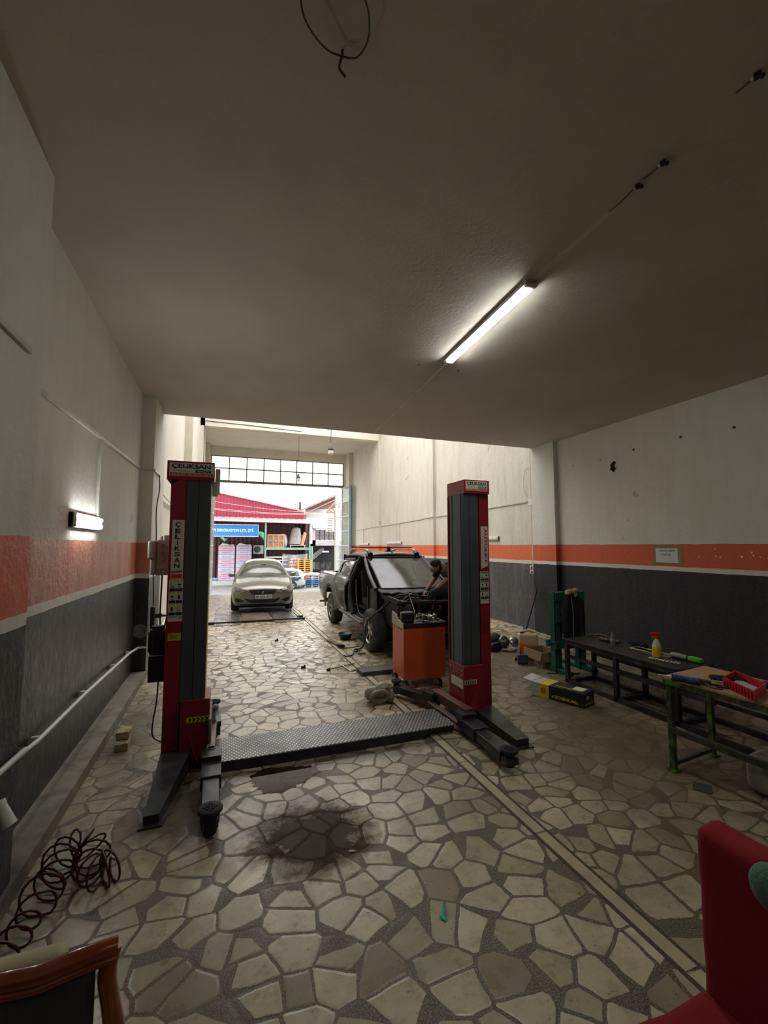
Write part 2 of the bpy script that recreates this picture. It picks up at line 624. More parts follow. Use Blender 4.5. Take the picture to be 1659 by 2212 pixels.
M_STRIP = mat('terrazzo_strip', (0.46, 0.38, 0.26), 0.4, var=0.2, scale=3, dirt=(0.17, 0.13, 0.085), dscale=2.0, dth=(0.5, 0.8), bump=0.1)
M_ASPH = mat('asphalt', (0.20, 0.20, 0.205), 0.85, var=0.15, scale=2, bump=0.3, bscale=80)

# floor: level to Y 14, then a gentle ramp down to the street
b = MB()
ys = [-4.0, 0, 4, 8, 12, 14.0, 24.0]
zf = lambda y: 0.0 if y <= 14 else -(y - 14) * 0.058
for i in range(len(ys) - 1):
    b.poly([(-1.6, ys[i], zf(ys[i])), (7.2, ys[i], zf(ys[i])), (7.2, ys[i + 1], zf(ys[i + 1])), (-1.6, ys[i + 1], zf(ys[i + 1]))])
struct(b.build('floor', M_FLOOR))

b = MB()
y = -1.5
while y < 23.5:
    b.prism([(1.985, y, zf(y) + 0.004), (2.06, y, zf(y) + 0.004), (2.06, y + 0.985, zf(y + 0.985) + 0.004), (1.985, y + 0.985, zf(y + 0.985) + 0.004)], (0, 0, -0.03))
    y += 1.0
struct(b.build('trim_1', M_STRIP))
b = MB()
for xa, xb in ((1.962, 1.984), (2.061, 2.083)):
    for (ya, yb) in ((-1.5, 14.0), (14.0, 23.5)):
        b.prism([(xa, ya, zf(ya) + 0.002), (xb, ya, zf(ya) + 0.002), (xb, yb, zf(yb) + 0.002), (xa, yb, zf(yb) + 0.002)], (0, 0, -0.02))
struct(b.build('trim_2', mat('dark_joint', (0.07, 0.052, 0.036), 0.8, var=0.4, scale=60)))

b = MB()
b.poly([(-14, 24, -0.62), (24, 24, -0.62), (24, 26, -0.88), (-14, 26, -0.88)])
b.poly([(-14, 26, -0.88), (24, 26, -0.88), (24, 60, -1.0), (-14, 60, -1.0)])
st = b.build('street', M_ASPH)
struct(st)

# left wall: near projecting part, recessed middle, pilaster, far part
def wall_strip(name, segs, z0, z1, mats, nx=1):
    """segs: list of (x, y) along the wall; faces quads; subdivided in z for nothing"""
    b = MB()
    for i in range(len(segs) - 1):
        (xa, ya), (xb, yb) = segs[i], segs[i + 1]
        b.mi = segs[i][2] if len(segs[i]) > 2 else 0
        b.poly([(xa, ya, z0), (xb, yb, z0), (xb, yb, z1), (xa, ya, z1)])
    return b
def wall_thick(name, pts, z0, z1, mats, out):
    """pts: plan outline of the inner face; closed with a straight outer line at x = out"""
    b = MB()
    P = list(pts) + [(out, pts[-1][1]), (out, pts[0][1])]
    n = len(P)
    for i in range(n):
        a, c = P[i], P[(i + 1) % n]
        b.poly([(a[0], a[1], z0), (c[0], c[1], z0), (c[0], c[1], z1), (a[0], a[1], z1)])
    b.poly([(p[0], p[1], z1) for p in P])
    b.poly([(p[0], p[1], z0) for p in P])
    return struct(b.build(name, mats))
ZT = 8.3
wall_thick('wall_left', [(-1.215, 3.02), (-1.215, 7.25)], -0.02, ZT, M_WL, -1.6)
wall_thick('wall_left_pilaster', [(-1.215, 7.25), (-1.04, 7.25), (-1.04, 8.4), (-1.215, 8.4)], -0.02, ZT, [M_WL, M_UP], -1.6)
wall_thick('wall_left_near', [(-1.04, -4.0), (-1.04, 3.02)], -0.02, ZT, M_WLN, -1.6)
wall_thick('wall_left_far', [(-1.17, 8.4), (-1.13, 13.0), (-1.10, 13.8), (-1.06, 18.6), (-1.05, 19.5), (-1.05, YD + 0.3)], -0.9, ZT, M_UP, -1.6)
for k, (xo, ya, yb) in enumerate(((-0.93, 13.0, 13.8), (-0.9, 18.6, 19.5), (-0.86, 23.4, YD))):
    b = MB()
    b.b2(-1.14, xo, ya, yb, -0.9, ZT if k < 2 else 7.1)
    struct(b.build('trim_pilaster_left', M_UP))
# right wall with the broken hole
def right_near():
    bm = bmesh.new()
    hole = []
    random.seed(3)
    for k in range(13):
        a = 2 * PI * k / 13
        rr = 0.085 + random.uniform(-0.022, 0.025)
        hole.append((5.93 + rr * math.cos(a), 3.36 + rr * 1.05 * math.sin(a)))
    outer = [(-4.0, -0.02), (7.37, -0.02), (7.37, ZT), (-4.0, ZT)]
    def loop(pts):
        vs = [bm.verts.new((6.665, p[0], p[1])) for p in pts]
        return [bm.edges.new((vs[i], vs[(i + 1) % len(vs)])) for i in range(len(vs))], vs
    e1, v1 = loop(outer)
    e2, v2 = loop(hole)
    bmesh.ops.triangle_fill(bm, edges=e1 + e2, use_beauty=True)
    # sides of the hole and its bottom
    back = [bm.verts.new((6.78, p[0] * 0.9 + 5.93 * 0.1, p[1] * 0.9 + 3.36 * 0.1)) for p in hole]
    for i in range(len(hole)):
        f = bm.faces.new((v2[i], v2[(i + 1) % 13], back[(i + 1) % 13], back[i]))
        f.material_index = 1
    f = bm.faces.new(back)
    f.material_index = 1
    vo = [bm.verts.new((7.2, p[0], p[1])) for p in outer]
    for i in range(4):
        bm.faces.new((v1[i], v1[(i + 1) % 4], vo[(i + 1) % 4], vo[i]))
    me = bpy.data.meshes.new('wall_right')
    bm.to_mesh(me)
    bm.free()
    return link('wall_right', me, [M_WR, mat('broken_brick', (0.16, 0.07, 0.045), 0.95, var=0.5, scale=30, bump=0.8, bscale=40)])
struct(right_near())
wall_thick('wall_right_pilaster', [(6.665, 7.37), (6.565, 7.37), (6.565, YM), (6.64, YM + 0.03)], -0.02, ZT, M_WR, 7.2)
wall_thick('wall_right_far', [(6.655, YM + 0.031), (6.655, YD + 0.3)], -0.9, ZT, M_WRF, 7.2)
for k, (xi, ya, yb) in enumerate(((6.56, 13.1, 14.0), (6.54, 18.6, 19.8), (6.42, 23.3, YD))):
    b = MB()
    b.b2(xi, 6.66, ya, yb, -0.9, ZT if k < 2 else 7.1)
    struct(b.build('trim_pilaster_right', M_WRF))
b = MB()
b.b2(-1.5, 7.0, 13.93, 14.07, 8.2, 8.3)
struct(b.build('trim_purlin', M_UP))
# mezzanine slab
b = MB()
b.b2(-1.5, 7.0, -4.0, YM, ZC, ZC + 0.22)
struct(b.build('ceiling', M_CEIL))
# low floor-level wall above the slab keeps the sky out of the mezzanine
b = MB()
b.b2(-1.5, 7.0, 3.0, 3.2, ZC + 0.22, ZT)
struct(b.build('wall_mezzanine', M_UP))
# roof of the double-height part: slab at both ends, beam, added unseen rooflight between, sized to bring in daylight
b = MB()
b.b2(-1.5, 7.0, 3.0, 8.5, ZT, ZT + 0.2)
b.b2(-1.5, -0.6, 8.5, 17.8, ZT, ZT + 0.2)
b.b2(6.2, 7.0, 8.5, 17.8, ZT, ZT + 0.2)
b.b2(-1.5, 7.0, 17.8, 18.7, ZT, ZT + 0.2)
struct(b.build('ceiling_roof', M_UP))
b = MB()
b.b2(-1.2, 6.8, 18.7, YD + 0.3, 7.12, 7.3)
struct(b.build('ceiling_front_bay', M_UP))
b = MB()
b.b2(-1.2, 6.8, 18.6, 19.0, 6.76, ZT)
struct(b.build('trim_beam', M_UP))
# door wall: piers and lintel round the street door
b = MB()
b.b2(-1.3, -0.82, YD, YD + 0.3, -0.9, 7.2)
b.b2(6.33, 6.9, YD, YD + 0.3, -0.9, 7.2)
b.b2(-0.82, 6.33, YD, YD + 0.3, 6.66, 7.2)
struct(b.build('wall_front', M_UP))
# back wall behind the camera, with a high window band
b = MB()
b.b2(-1.6, 7.2, -4.2, -4.0, -0.02, ZT)
struct(b.build('wall_back', M_WR))

# transom window
M_WINF = mat('window_frame_paint', (0.20, 0.16, 0.16), 0.5)
M_GLZ = bpy.data.materials.new('clear_glass')
def glassmat(m, tint=(0.95, 0.98, 0.97), refl=0.08, rough=0.02, milk=0.0, mcol=(0.8, 0.82, 0.8)):
    nt, N, L, b = nodes(m)
    N.remove(b)
    tr = N.new('ShaderNodeBsdfTransparent')
    tr.inputs[0].default_value = (*tint, 1)
    gl = N.new('ShaderNodeBsdfGlossy')
    gl.inputs['Roughness'].default_value = rough
    gl.inputs[0].default_value = (0.9, 0.9, 0.9, 1)
    lw = N.new('ShaderNodeLayerWeight')
    lw.inputs[0].default_value = 0.35
    f = mrange(N, L, lw.outputs['Fresnel'], 0, 1, refl * 0.15, refl * 2.2)
    mx = N.new('ShaderNodeMixShader')
    L.new(f, mx.inputs[0])
    L.new(tr.outputs[0], mx.inputs[1])
    L.new(gl.outputs[0], mx.inputs[2])
    o = mx.outputs[0]
    if milk:
        df = N.new('ShaderNodeBsdfDiffuse')
        df.inputs[0].default_value = (*mcol, 1)
        tl = N.new('ShaderNodeBsdfTranslucent')
        tl.inputs[0].default_value = (*mcol, 1)
        a = N.new('ShaderNodeMixShader')
        L.new(df.outputs[0], a.inputs[1])
        L.new(tl.outputs[0], a.inputs[2])
        m2 = N.new('ShaderNodeMixShader')
        tc = N.new('ShaderNodeTexCoord').outputs['Object']
        nn = mrange(N, L, noise(N, L, tc, 3.5, 8, 0.75), 0.3, 0.8, milk * 0.5, min(1, milk * 1.5))
        L.new(nn, m2.inputs[0])
        L.new(o, m2.inputs[1])
        L.new(a.outputs[0], m2.inputs[2])
        o = m2.outputs[0]
    L.new(o, N['Material Output'].inputs[0])
    return m
glassmat(M_GLZ)
M_DUSTY = glassmat(bpy.data.materials.new('dusty_glass'), tint=(0.60, 0.64, 0.56), milk=0.30, mcol=(0.22, 0.21, 0.17), refl=0.06, rough=0.12)
M_MILK = glassmat(bpy.data.materials.new('frosted_glass'), tint=(0.9, 0.93, 0.9), milk=0.35, mcol=(0.85, 0.87, 0.86))

wn = thing('window_1', None, None, (2.75, YD, 5.3))
struct(wn)
b = MB()
x0, x1, z0, z1 = -0.81, 6.32, 5.30, 6.66
for z, h in ((z0, 0.13), ((z0 + z1) / 2 + 0.02, 0.05), (z1 - 0.02, 0.05)):
    b.b2(x0, x1, YD + 0.06, YD + 0.13, z - h / 2, z + h / 2)
for i in range(9):
    x = x0 + 0.02 + (x1 - x0 - 0.04) * i / 8
    b.b2(x - 0.025, x + 0.025, YD + 0.06, YD + 0.13, z0, z1)
b.build('window_frame', M_WINF, wn)
b = MB()
b.b2(x0, x1, YD + 0.09, YD + 0.097, z0, z1)
b.build('window_glass', M_MILK, wn)
b = MB()
for i in range(64):
    x = x0 + 0.06 + (x1 - x0 - 0.1) * i / 63
    if i % 8 in (1, 2, 4, 5, 6):
        b.cyl((x, YD + 0.2, z0 + 0.1), (x, YD + 0.2, z1 - 0.03), 0.006, seg=5)
b.build('security_bars', mat('rod_steel', (0.35, 0.32, 0.3), 0.6), wn)

# folding door leaves opened against the jambs
M_BLUEF = mat('blue_door_paint', (0.06, 0.13, 0.25), 0.45)
M_GREYF = mat('pale_door_paint', (0.55, 0.60, 0.62), 0.5)
def leaf(name, p0, p1, z0, z1, ncol, nrow, solid_rows, frame_mat):
    d = thing(name, None, None, (p0[0], p0[1], z0))
    struct(d)
    p0, p1 = Vector((*p0, 0)), Vector((*p1, 0))
    b = MB()
    up = Vector((0, 0, 1))
    for i in range(ncol + 1):
        p = p0.lerp(p1, i / ncol)
        b.bar(p + up * z0, p + up * z1, 0.06, 0.05, up=(p1 - p0))
    for j in range(nrow + 1):
        z = z0 + (z1 - z0) * j / nrow
        b.bar(p0 + up * (z if j else z + 0.03), p1 + up * (z if j else z + 0.03), 0.05, 0.05)
    b.build('door_frame', frame_mat, d)
    b = MB()
    b.bar(p0 + up * (z0 + (z1 - z0) * (solid_rows / nrow + 1) / 2), p1 + up * (z0 + (z1 - z0) * (solid_rows / nrow + 1) / 2), 0.006, (z1 - z0) * (1 - solid_rows / nrow))
    b.build('door_glass', M_MILK, d)
    if solid_rows:
        b = MB()
        b.bar(p0 + up * (z0 + (z1 - z0) * solid_rows / nrow / 2), p1 + up * (z0 + (z1 - z0) * solid_rows / nrow / 2), 0.02, (z1 - z0) * solid_rows / nrow)
        b.build('door_panel', frame_mat, d)
    return d
leaf('door_1', (6.28, 24.05), (6.42, 22.75), -0.53, 5.2, 1, 7, 1, M_BLUEF)
leaf('door_2', (6.07, 24.9), (6.36, 22.95), -0.53, 5.2, 2, 7, 1, M_GREYF)
leaf('door_3', (-0.60, 23.9), (-0.66, 22.7), -0.53, 5.2, 2, 7, 1, M_GREYF)
leaf('door_4', (-0.70, 24.0), (-0.78, 22.6), -0.53, 5.2, 1, 7, 1, M_BLUEF)

# baseboard on the left
M_BASE = mat('stone_baseboard', (0.22, 0.19, 0.15), 0.7, var=0.3, dirt=(0.06, 0.05, 0.04), dscale=2)
b = MB()
b.b2(-1.04, -1.02, -3.9, 3.02, 0, 0.10)
b.b2(-1.215, -1.02, 3.02, 7.2, 0, 0.10)
struct(b.build('baseboard_left', M_BASE))
b = MB()
b.b2(6.64, 6.665, -3.9, 7.35, 0, 0.09)
struct(b.build('baseboard_right', M_BASE))
# ------------------------------------------------------------------ common materials
M_RED = mat('lift_red_paint', (0.27, 0.012, 0.023), 0.42, var=0.08, dirt=(0.045, 0.010, 0.012), dscale=1.8, dth=(0.52, 0.75))
M_GREY = mat('lift_grey_cover', (0.058, 0.074, 0.086), 0.45, var=0.1, bump=0.05)
M_BLK = mat('black_plastic', (0.012, 0.012, 0.013), 0.5, var=0.2)
M_RUB = mat('rubber', (0.018, 0.018, 0.018), 0.8, var=0.3, bump=0.3, bscale=90)
M_BSTEEL = mat('dark_painted_steel', (0.035, 0.037, 0.038), 0.38, 0.3, var=0.35, scale=8, rvar=0.1, dirt=(0.09, 0.08, 0.065), dscale=7, dth=(0.55, 0.75))
M_STEEL = mat('worn_steel', (0.42, 0.41, 0.39), 0.35, 0.9, var=0.25, scale=10)
M_CHROME = mat('chrome', (0.75, 0.75, 0.75), 0.12, 1.0)
M_PVC = mat('white_plastic', (0.66, 0.66, 0.62), 0.4, var=0.06)
M_TRUNK = mat('cable_duct_plastic', (0.50, 0.50, 0.46), 0.45, var=0.15)
M_LABEL = mat('label_white', (0.62, 0.64, 0.54), 0.5, var=0.04)
M_LRED = mat('label_red', (0.55, 0.035, 0.03), 0.5)
M_INK = mat('ink_black', (0.012, 0.014, 0.02), 0.6)
M_YEL = mat('label_yellow', (0.62, 0.55, 0.04), 0.5)
M_CABLE = mat('cable_black', (0.012, 0.012, 0.02), 0.5)
M_TUBE = mat('lamp_glow', (1, 1, 0.95), 0.4, emit=TUBE_CEIL, ecol=(0.96, 1.0, 0.92))
M_TUBEW = mat('wall_lamp_glow', (1, 1, 0.95), 0.4, emit=TUBE_WALL, ecol=(0.95, 1.0, 0.97))
M_FILL = mat('rear_fill_glow', (1, 1, 0.95), 0.4, emit=FILL_BACK, ecol=(1.0, 0.95, 0.84))
M_OFFTUBE = mat('unlit_tube', (0.75, 0.76, 0.74), 0.3)

def tread_plate(name, col=(0.16, 0.16, 0.16), sc=26.0):
    m = bpy.data.materials.new(name)
    nt, N, L, b = nodes(m)
    tc = N.new('ShaderNodeTexCoord').outputs['Object']
    sep = N.new('ShaderNodeSeparateXYZ')
    L.new(tc, sep.inputs[0])
    def wave(ax, k, ph):
        return mth(N, L, 'SINE', mth(N, L, 'ADD', mth(N, L, 'MULTIPLY', sep.outputs[ax], k), ph))
    a = mth(N, L, 'MULTIPLY', wave(0, sc * 4.5, 0), wave(1, sc * 3.0, 0))
    h = mrange(N, L, a, 0.15, 0.6, smooth=True)
    worn = noise(N, L, tc, 3.0, 6, 0.6)
    c = mixc(N, L, h, tuple(x * 0.45 for x in col), tuple(min(1, x * 2.6) for x in col))
    c = mixc(N, L, mrange(N, L, worn, 0.45, 0.7, 0, 0.6), c, (0.07, 0.06, 0.05))
    L.new(c, b.inputs['Base Color'])
    b.inputs['Metallic'].default_value = 0.75
    L.new(mrange(N, L, worn, 0.3, 0.7, 0.22, 0.5), b.inputs['Roughness'])
    bp = N.new('ShaderNodeBump')
    bp.inputs['Strength'].default_value = 1.0
    bp.inputs['Distance'].default_value = 0.003
    L.new(h, bp.inputs['Height'])
    L.new(bp.outputs[0], b.inputs['Normal'])
    return m
M_TREAD = tread_plate('checker_plate', sc=36.0)

# ------------------------------------------------------------------ lamps
def strip_lamp(t, p0, p1, nrm, width, glow, depth=0.055, twin=False, lit_name='diffuser'):
    p0, p1, nrm = Vector(p0), Vector(p1), Vector(nrm)
    d = (p1 - p0).normalized()
    b = MB()
    b.bar(p0 + nrm * depth * 0.3, p1 + nrm * depth * 0.3, width, depth * 0.6, bev=0.004, up=nrm)
    b.build('housing', M_PVC, t)
    side = d.cross(nrm).normalized()
    if twin:
        for s in (-1, 1):
            b = MB()
            q = side * width * 0.24 * s + nrm * depth * 0.85
            b.cyl(p0 + d * 0.05 + q, p1 - d * 0.05 + q, width * 0.13, seg=12)
            b.build('tube', glow, t)
    else:
        b = MB()
        b.bar(p0 + d * 0.05 + nrm * depth * 0.8, p1 - d * 0.03 + nrm * depth * 0.8, width * 0.72, depth * 0.5, bev=0.012, up=nrm)
        b.build(lit_name, glow, t)
    for e, s in ((p0, 1), (p1, -1)):
        b = MB()
        b.bar(e, e + d * 0.035 * s, width * 1.04, depth * 1.5, bev=0.006, up=nrm)
        b.bar(e + nrm * depth * 0.4, e + d * 0.045 * s + nrm * depth * 0.4, width * 0.9, depth * 1.1, bev=0.006, up=nrm)
        b.build('end_cap', M_PVC, t)

t = thing('ceiling_tube_lamp', 'glowing white tube lamp under the ceiling, the only one lit there', 'lamp', (2.44, 3.7, ZC))
strip_lamp(t, (2.385, 2.86, ZC), (2.475, 4.50, ZC), (0, 0, -1), 0.12, M_TUBE)
t = thing('wall_tube_lamp', 'short lit twin tube lamp on the left wall above the orange band', 'lamp', (-1.215, 4.65, 2.12))
strip_lamp(t, (-1.215, 4.22, 2.12), (-1.215, 5.07, 2.12), (1, 0, 0), 0.13, M_TUBEW, twin=True)
for i, (y0, y1, lab) in enumerate(((9.5, 10.6, 'unlit white tube lamp on the right wall, just behind the red lift post'), (16.05, 17.7, 'unlit tube lamp hanging from a thin duct on the right wall above the pickup roof'), (20.3, 21.95, 'unlit tube lamp on the right wall nearest the street door, small and far'))):
    z = (2.1, 2.03, 1.99)[i]
    t = thing('wall_tube_lamp', lab, 'lamp', (6.655, (y0 + y1) / 2, z), group='unlit wall tube lamps')
    strip_lamp(t, (6.652, y0, z), (6.652, y1, z), (-1, 0, 0), 0.11, M_OFFTUBE)
for x in (1.2, 4.6):  # lamps added out of view as fill light for the near end
    t = thing('ceiling_tube_lamp', 'added fill tube lamp under the ceiling, unseen behind the camera', 'lamp', (x, -1.6, ZC), group='added fill lamps behind the camera')
    strip_lamp(t, (x, -2.3, ZC), (x, -0.9, ZC), (0, 0, -1), 0.12, M_FILL)

# hanging bulbs
def bulb(loc, top, label, s=1.0):
    t = thing('hanging_bulb', label, 'lamp', loc, group='bare bulbs hanging on cables')
    x, y, z = loc
    b = MB()
    b.tube([(x, y, z + 0.14 * s), (x + 0.01, y, (z + top) / 2), (x, y, top)], 0.009, seg=6, smooth=3)
    b.build('cord', M_CABLE, t)
    b = MB()
    b.lathe([(0.0, 0.16 * s), (0.03 * s, 0.15 * s), (0.045 * s, 0.08 * s), (0.07 * s, 0.02 * s), (0.072 * s, -0.04 * s), (0, -0.04 * s)], (x, y, z), seg=16)
    b.build('socket', mat('bulb_socket', (0.10, 0.10, 0.10), 0.5), t)
    b = MB()
    b.lathe([(0.066 * s, -0.04 * s), (0.072 * s, -0.11 * s), (0.05 * s, -0.15 * s), (0, -0.155 * s)], (x, y, z), seg=16)
    b.build('globe', mat('bulb_globe', (0.72, 0.72, 0.68), 0.3), t)
bulb((3.23, 14.0, 5.13), 8.2, 'large dark bulb hanging on a cable in front of the bright far bay', 1.3)
bulb((3.02, 19.5, 4.98), 7.1, 'small bulb hanging low in front of the barred transom window', 1.1)
b = MB()
b.tube([(-0.9, 18.58, 6.95), (1.0, 18.58, 6.92), (3.0, 18.6, 6.86)], 0.012, seg=6)
b.tube([(-0.9, 18.58, 6.95), (-0.9, 18.5, 5.0)], 0.012, seg=6)
tag(b.build('power_cable', M_CABLE), 'thin cable running along the far white beam to a hanging bulb', 'cable')

# ------------------------------------------------------------------ ceiling bits
b = MB()
b.bar((2.50, 4.56, ZC - 0.0075), (2.73, 8.08, ZC - 0.0075), 0.022, 0.014)
b.bar((2.53, 4.56, ZC - 0.004), (2.745, 8.08, ZC - 0.004), 0.006, 0.008)
tag(b.build('cable_duct', M_TRUNK), 'thin straight duct on the ceiling from the lit lamp to its far edge', 'cable duct')
def stub(p, q, label):
    p, q = Vector(p), Vector(q)
    t = thing('wire_stub', label, 'wire', tuple(p), group='old wire stubs on the ceiling')
    b = MB()
    b.tube([p, p.lerp(q, 0.5) - Vector((0, 0, 0.008)), q], 0.004, seg=5, smooth=3)
    b.build('wire', mat('brown_wire', (0.09, 0.06, 0.04), 0.6), t)
    b = MB()
    b.box(p - Vector((0, 0, 0.012)), (0.03, 0.028, 0.022), (0, 0, 0.5), bev=0.005)
    b.ball(p + Vector((0.015, -0.012, -0.02)), 0.012, 8)
    b.build('connector', M_BLK, t)
    b = MB()
    b.ball(p + Vector((-0.012, 0.016, -0.016)), 0.009, 8)
    b.build('screw_head', M_PVC, t)
stub((2.355, 1.83, ZC - 0.004), (2.37, 2.06, ZC - 0.004), 'wire stub on the ceiling, the longer one in line with the lamp')
stub((2.347, 1.66, ZC - 0.004), (2.352, 1.79, ZC - 0.004), 'short wire stub on the ceiling just right of the longer one')
stub((2.32, 1.165, ZC - 0.004), (2.325, 1.26, ZC - 0.004), 'wire stub on the ceiling near the top right corner of the picture')
b = MB()
b.tube([(2.30, 1.0, ZC - 0.004), (2.31, 1.10, ZC - 0.004)], 0.004, seg=5)
tag(b.build('wire_stub', mat('brown_wire', (0.09, 0.06, 0.04), 0.6)), 'bare end of thin wire at the very top right edge of the ceiling', 'wire', 'old wire stubs on the ceiling')
# paint marks of an old duct
b = MB()
b.prism([(2.36, 2.0, ZC - 0.0005), (2.40, 2.0, ZC - 0.0005), (2.42, 2.84, ZC - 0.0005), (2.36, 2.84, ZC - 0.0005)], (0, 0, -0.0006))
M_MARK = plaster('duct_mark_paint', (0.55, 0.55, 0.53), 0.08)
tag(b.build('paint_mark', M_MARK), 'pale straight paint mark on the ceiling between the lamp and the wire stubs', 'paint mark')
b = MB()
b.prism([(2.50, 4.6, ZC - 0.0005), (2.54, 4.6, ZC - 0.0005), (2.62, 5.7, ZC - 0.0005), (2.56, 5.7, ZC - 0.0005)], (0, 0, -0.0006))
tag(b.build('paint_mark', M_MARK), 'pale paint mark beside the thin ceiling duct beyond the lamp', 'paint mark')
# loop of wire tied to the ceiling
b = MB()
zz = ZC - 0.05
b.tube([(0.20, 1.45, ZC), (0.228, 1.60, zz), (0.27, 1.67, zz - 0.01), (0.36, 1.735, zz), (0.44, 1.755, zz + 0.02), (0.50, 1.72, zz), (0.525, 1.64, zz), (0.50, 1.55, zz), (0.45, 1.48, zz), (0.42, 1.40, ZC)], 0.004, seg=6, smooth=6)
b.tube([(0.44, 1.755, zz + 0.02), (0.435, 1.79, zz), (0.47, 1.81, zz - 0.01)], 0.006, seg=6, smooth=3)
b.tube([(0.44, 1.755, ZC), (0.44, 1.755, zz + 0.01)], 0.006, seg=6)
tag(b.build('wire_loop', mat('dark_wire', (0.05, 0.04, 0.03), 0.6)), 'dark loop of wire hanging under the ceiling at the top of the picture', 'wire')
random.seed(11)
for (x, y) in ((2.75, 4.75), (2.2, 4.75), (3.6, 7.2)):
    b = MB()
    b.lathe([(0.010, 0), (0.012, -0.006), (0, -0.010)], (x, y, ZC), seg=8)
    tag(b.build('ceiling_hook', M_BLK), {2.75: 'tiny dark hook in the ceiling right of the lit lamp', 2.2: 'tiny dark hook in the ceiling left of the lit lamp', 3.6: 'small dark fixing near the far edge of the ceiling'}[x], 'hook')

# ------------------------------------------------------------------ left wall fittings
b = MB()
b.bar((-1.03, 0.2, 2.965), (-1.03, 2.82, 2.965), 0.032, 0.02, up=(1, 0, 0))
tag(b.build('cable_duct', M_TRUNK), 'upper grey cable duct on the near left wall, ending short of the corner', 'cable duct', 'cable ducts on the left wall')
b = MB()
b.bar((-1.203, 3.24, 2.945), (-1.203, 7.22, 3.045), 0.034, 0.022, up=(1, 0, 0))
b.bar((-1.205, 5.0, 2.99), (-1.205, 5.02, 2.19), 0.03, 0.02, up=(1, 0, 0))
tag(b.build('cable_duct', M_TRUNK), 'white cable duct on the left wall with a drop to the lit wall lamp', 'cable duct', 'cable ducts on the left wall')
b = MB()
b.bar((-1.12, 8.9, 2.75), (-1.1, 12.9, 2.75), 0.04, 0.025, up=(1, 0, 0))
b.tube([(-1.1, 8.6, 2.86), (-1.09, 10.0, 2.79), (-1.08, 12.0, 2.80)], 0.01, seg=5, smooth=4)
b.bar((-1.12, 12.0, 2.74), (-1.12, 12.0, 1.0), 0.04, 0.025, up=(1, 0, 0))
tag(b.build('cable_duct', M_TRUNK), 'cable duct on the far left wall seen beside the lift header', 'cable duct', 'cable ducts on the left wall')

b = MB()
pp = [(-1.0, 0.9, 0.90), (-1.0, 2.0, 0.845), (-1.0, 2.71, 0.797), (-1.01, 3.0, 0.77)]
P1 = [(-1.165, 3.08, 0.63), (-1.165, 3.7, 0.576), (-1.165, 4.76, 0.555), (-1.165, 6.72, 0.47), (-1.14, 7.2, 0.44)]
P2 = [(-1.0, 7.23, 0.43), (-1.0, 8.3, 0.50), (-1.08, 12.5, 0.62)]
b.tube(P1 + P2, 0.016, seg=10)
for y, z in ((3.7, 0.576), (4.76, 0.555), (5.9, 0.505), (6.72, 0.47)):
    b.box((-1.185, y, z), (0.045, 0.03, 0.055), bev=0.006)
tp = b.build('water_pipe', M_PVC)
b = MB()
b.tube([(-1.02, 0.5, 0.88), (-1.02, 2.7, 0.785), (-1.02, 3.05, 0.765), (-1.10, 3.09, 0.70), (-1.15, 3.10, 0.64)], 0.016, seg=10)
tag(b.build('water_pipe', M_PVC), 'short near end of the white water pipe at the left picture edge', 'pipe')
tag(tp, 'long white plastic water pipe clipped along the dark left wall', 'pipe')
b = MB()
b.lathe([(0.0, 0), (0.028, 0), (0.034, 0.09), (0.036, 0.095)], (-1.0, 2.74, 0.62), (0.4, -0.1, -0.8), seg=14)
b.lathe([(0.028, 0), (0.03, 0.03), (0.0, 0.035)], (-1.0, 2.74, 0.62), (-0.4, 0.1, 0.8), seg=14)
tag(b.build('pipe_stub', M_PVC), 'white rounded pipe end sticking out at the left picture edge', 'pipe')

b = MB()
b.bar((-1.2, 7.238, 3.04), (-1.035, 7.238, 3.04), 0.02, 0.03)
b.bar((-1.028, 7.24, 3.04), (-1.028, 7.9, 3.05), 0.034, 0.022, up=(1, 0, 0))
tag(b.build('cable_duct', M_TRUNK), 'short duct piece wrapped round the left pilaster above the blue cable', 'cable duct', 'cable ducts on the left wall')
# extension cable down the pilaster with its socket strip, red valve, white sticker
b = MB()
b.tube([(-1.02, 7.68, 3.03), (-1.0, 7.62, 2.8), (-1.01, 7.45, 2.45), (-0.99, 7.40, 2.0), (-1.01, 7.38, 1.6), (-0.99, 7.36, 1.2), (-0.985, 7.36, 0.98)], 0.009, seg=6, smooth=5)
tag(b.build('power_cable', mat('cable_blue', (0.02, 0.02, 0.055), 0.5)), 'dark blue cable hanging down the left pilaster to a black socket', 'cable')
t = thing('socket_strip', 'black socket strip hanging on the left pilaster above a red tap', 'socket', (-1.0, 7.36, 0.7))
b = MB()
b.box((-0.985, 7.36, 0.80), (0.06, 0.12, 0.40), (0.06, 0, 0), bev=0.012)
b.build('housing', M_BLK, t)
b = MB()
b.cyl((-0.965, 7.36, 0.86), (-0.87, 7.36, 0.86), 0.035, seg=14)
b.cyl((-0.87, 7.36, 0.86), (-0.80, 7.38, 0.85), 0.02, 0.012, seg=10)
b.build('plug', M_BLK, t)
t = thing('water_tap', 'red handled tap on the white pipe behind the left lift post', 'tap', (-0.98, 7.3, 0.48))
b = MB()
b.cyl((-1.0, 7.3, 0.47), (-0.93, 7.3, 0.50), 0.018, seg=10)
b.cyl((-0.94, 7.3, 0.50), (-0.94, 7.3, 0.40), 0.014, seg=10)
b.build('spout', mat('tap_blue', (0.03, 0.05, 0.12), 0.4), t)
b = MB()
b.lathe([(0, 0), (0.035, 0), (0.042, 0.015), (0.03, 0.03), (0, 0.032)], (-0.93, 7.28, 0.56), (0.6, -0.7, 0.2), seg=16)
b.cyl((-0.95, 7.3, 0.50), (-0.945, 7.3, 0.66), 0.014, seg=8)
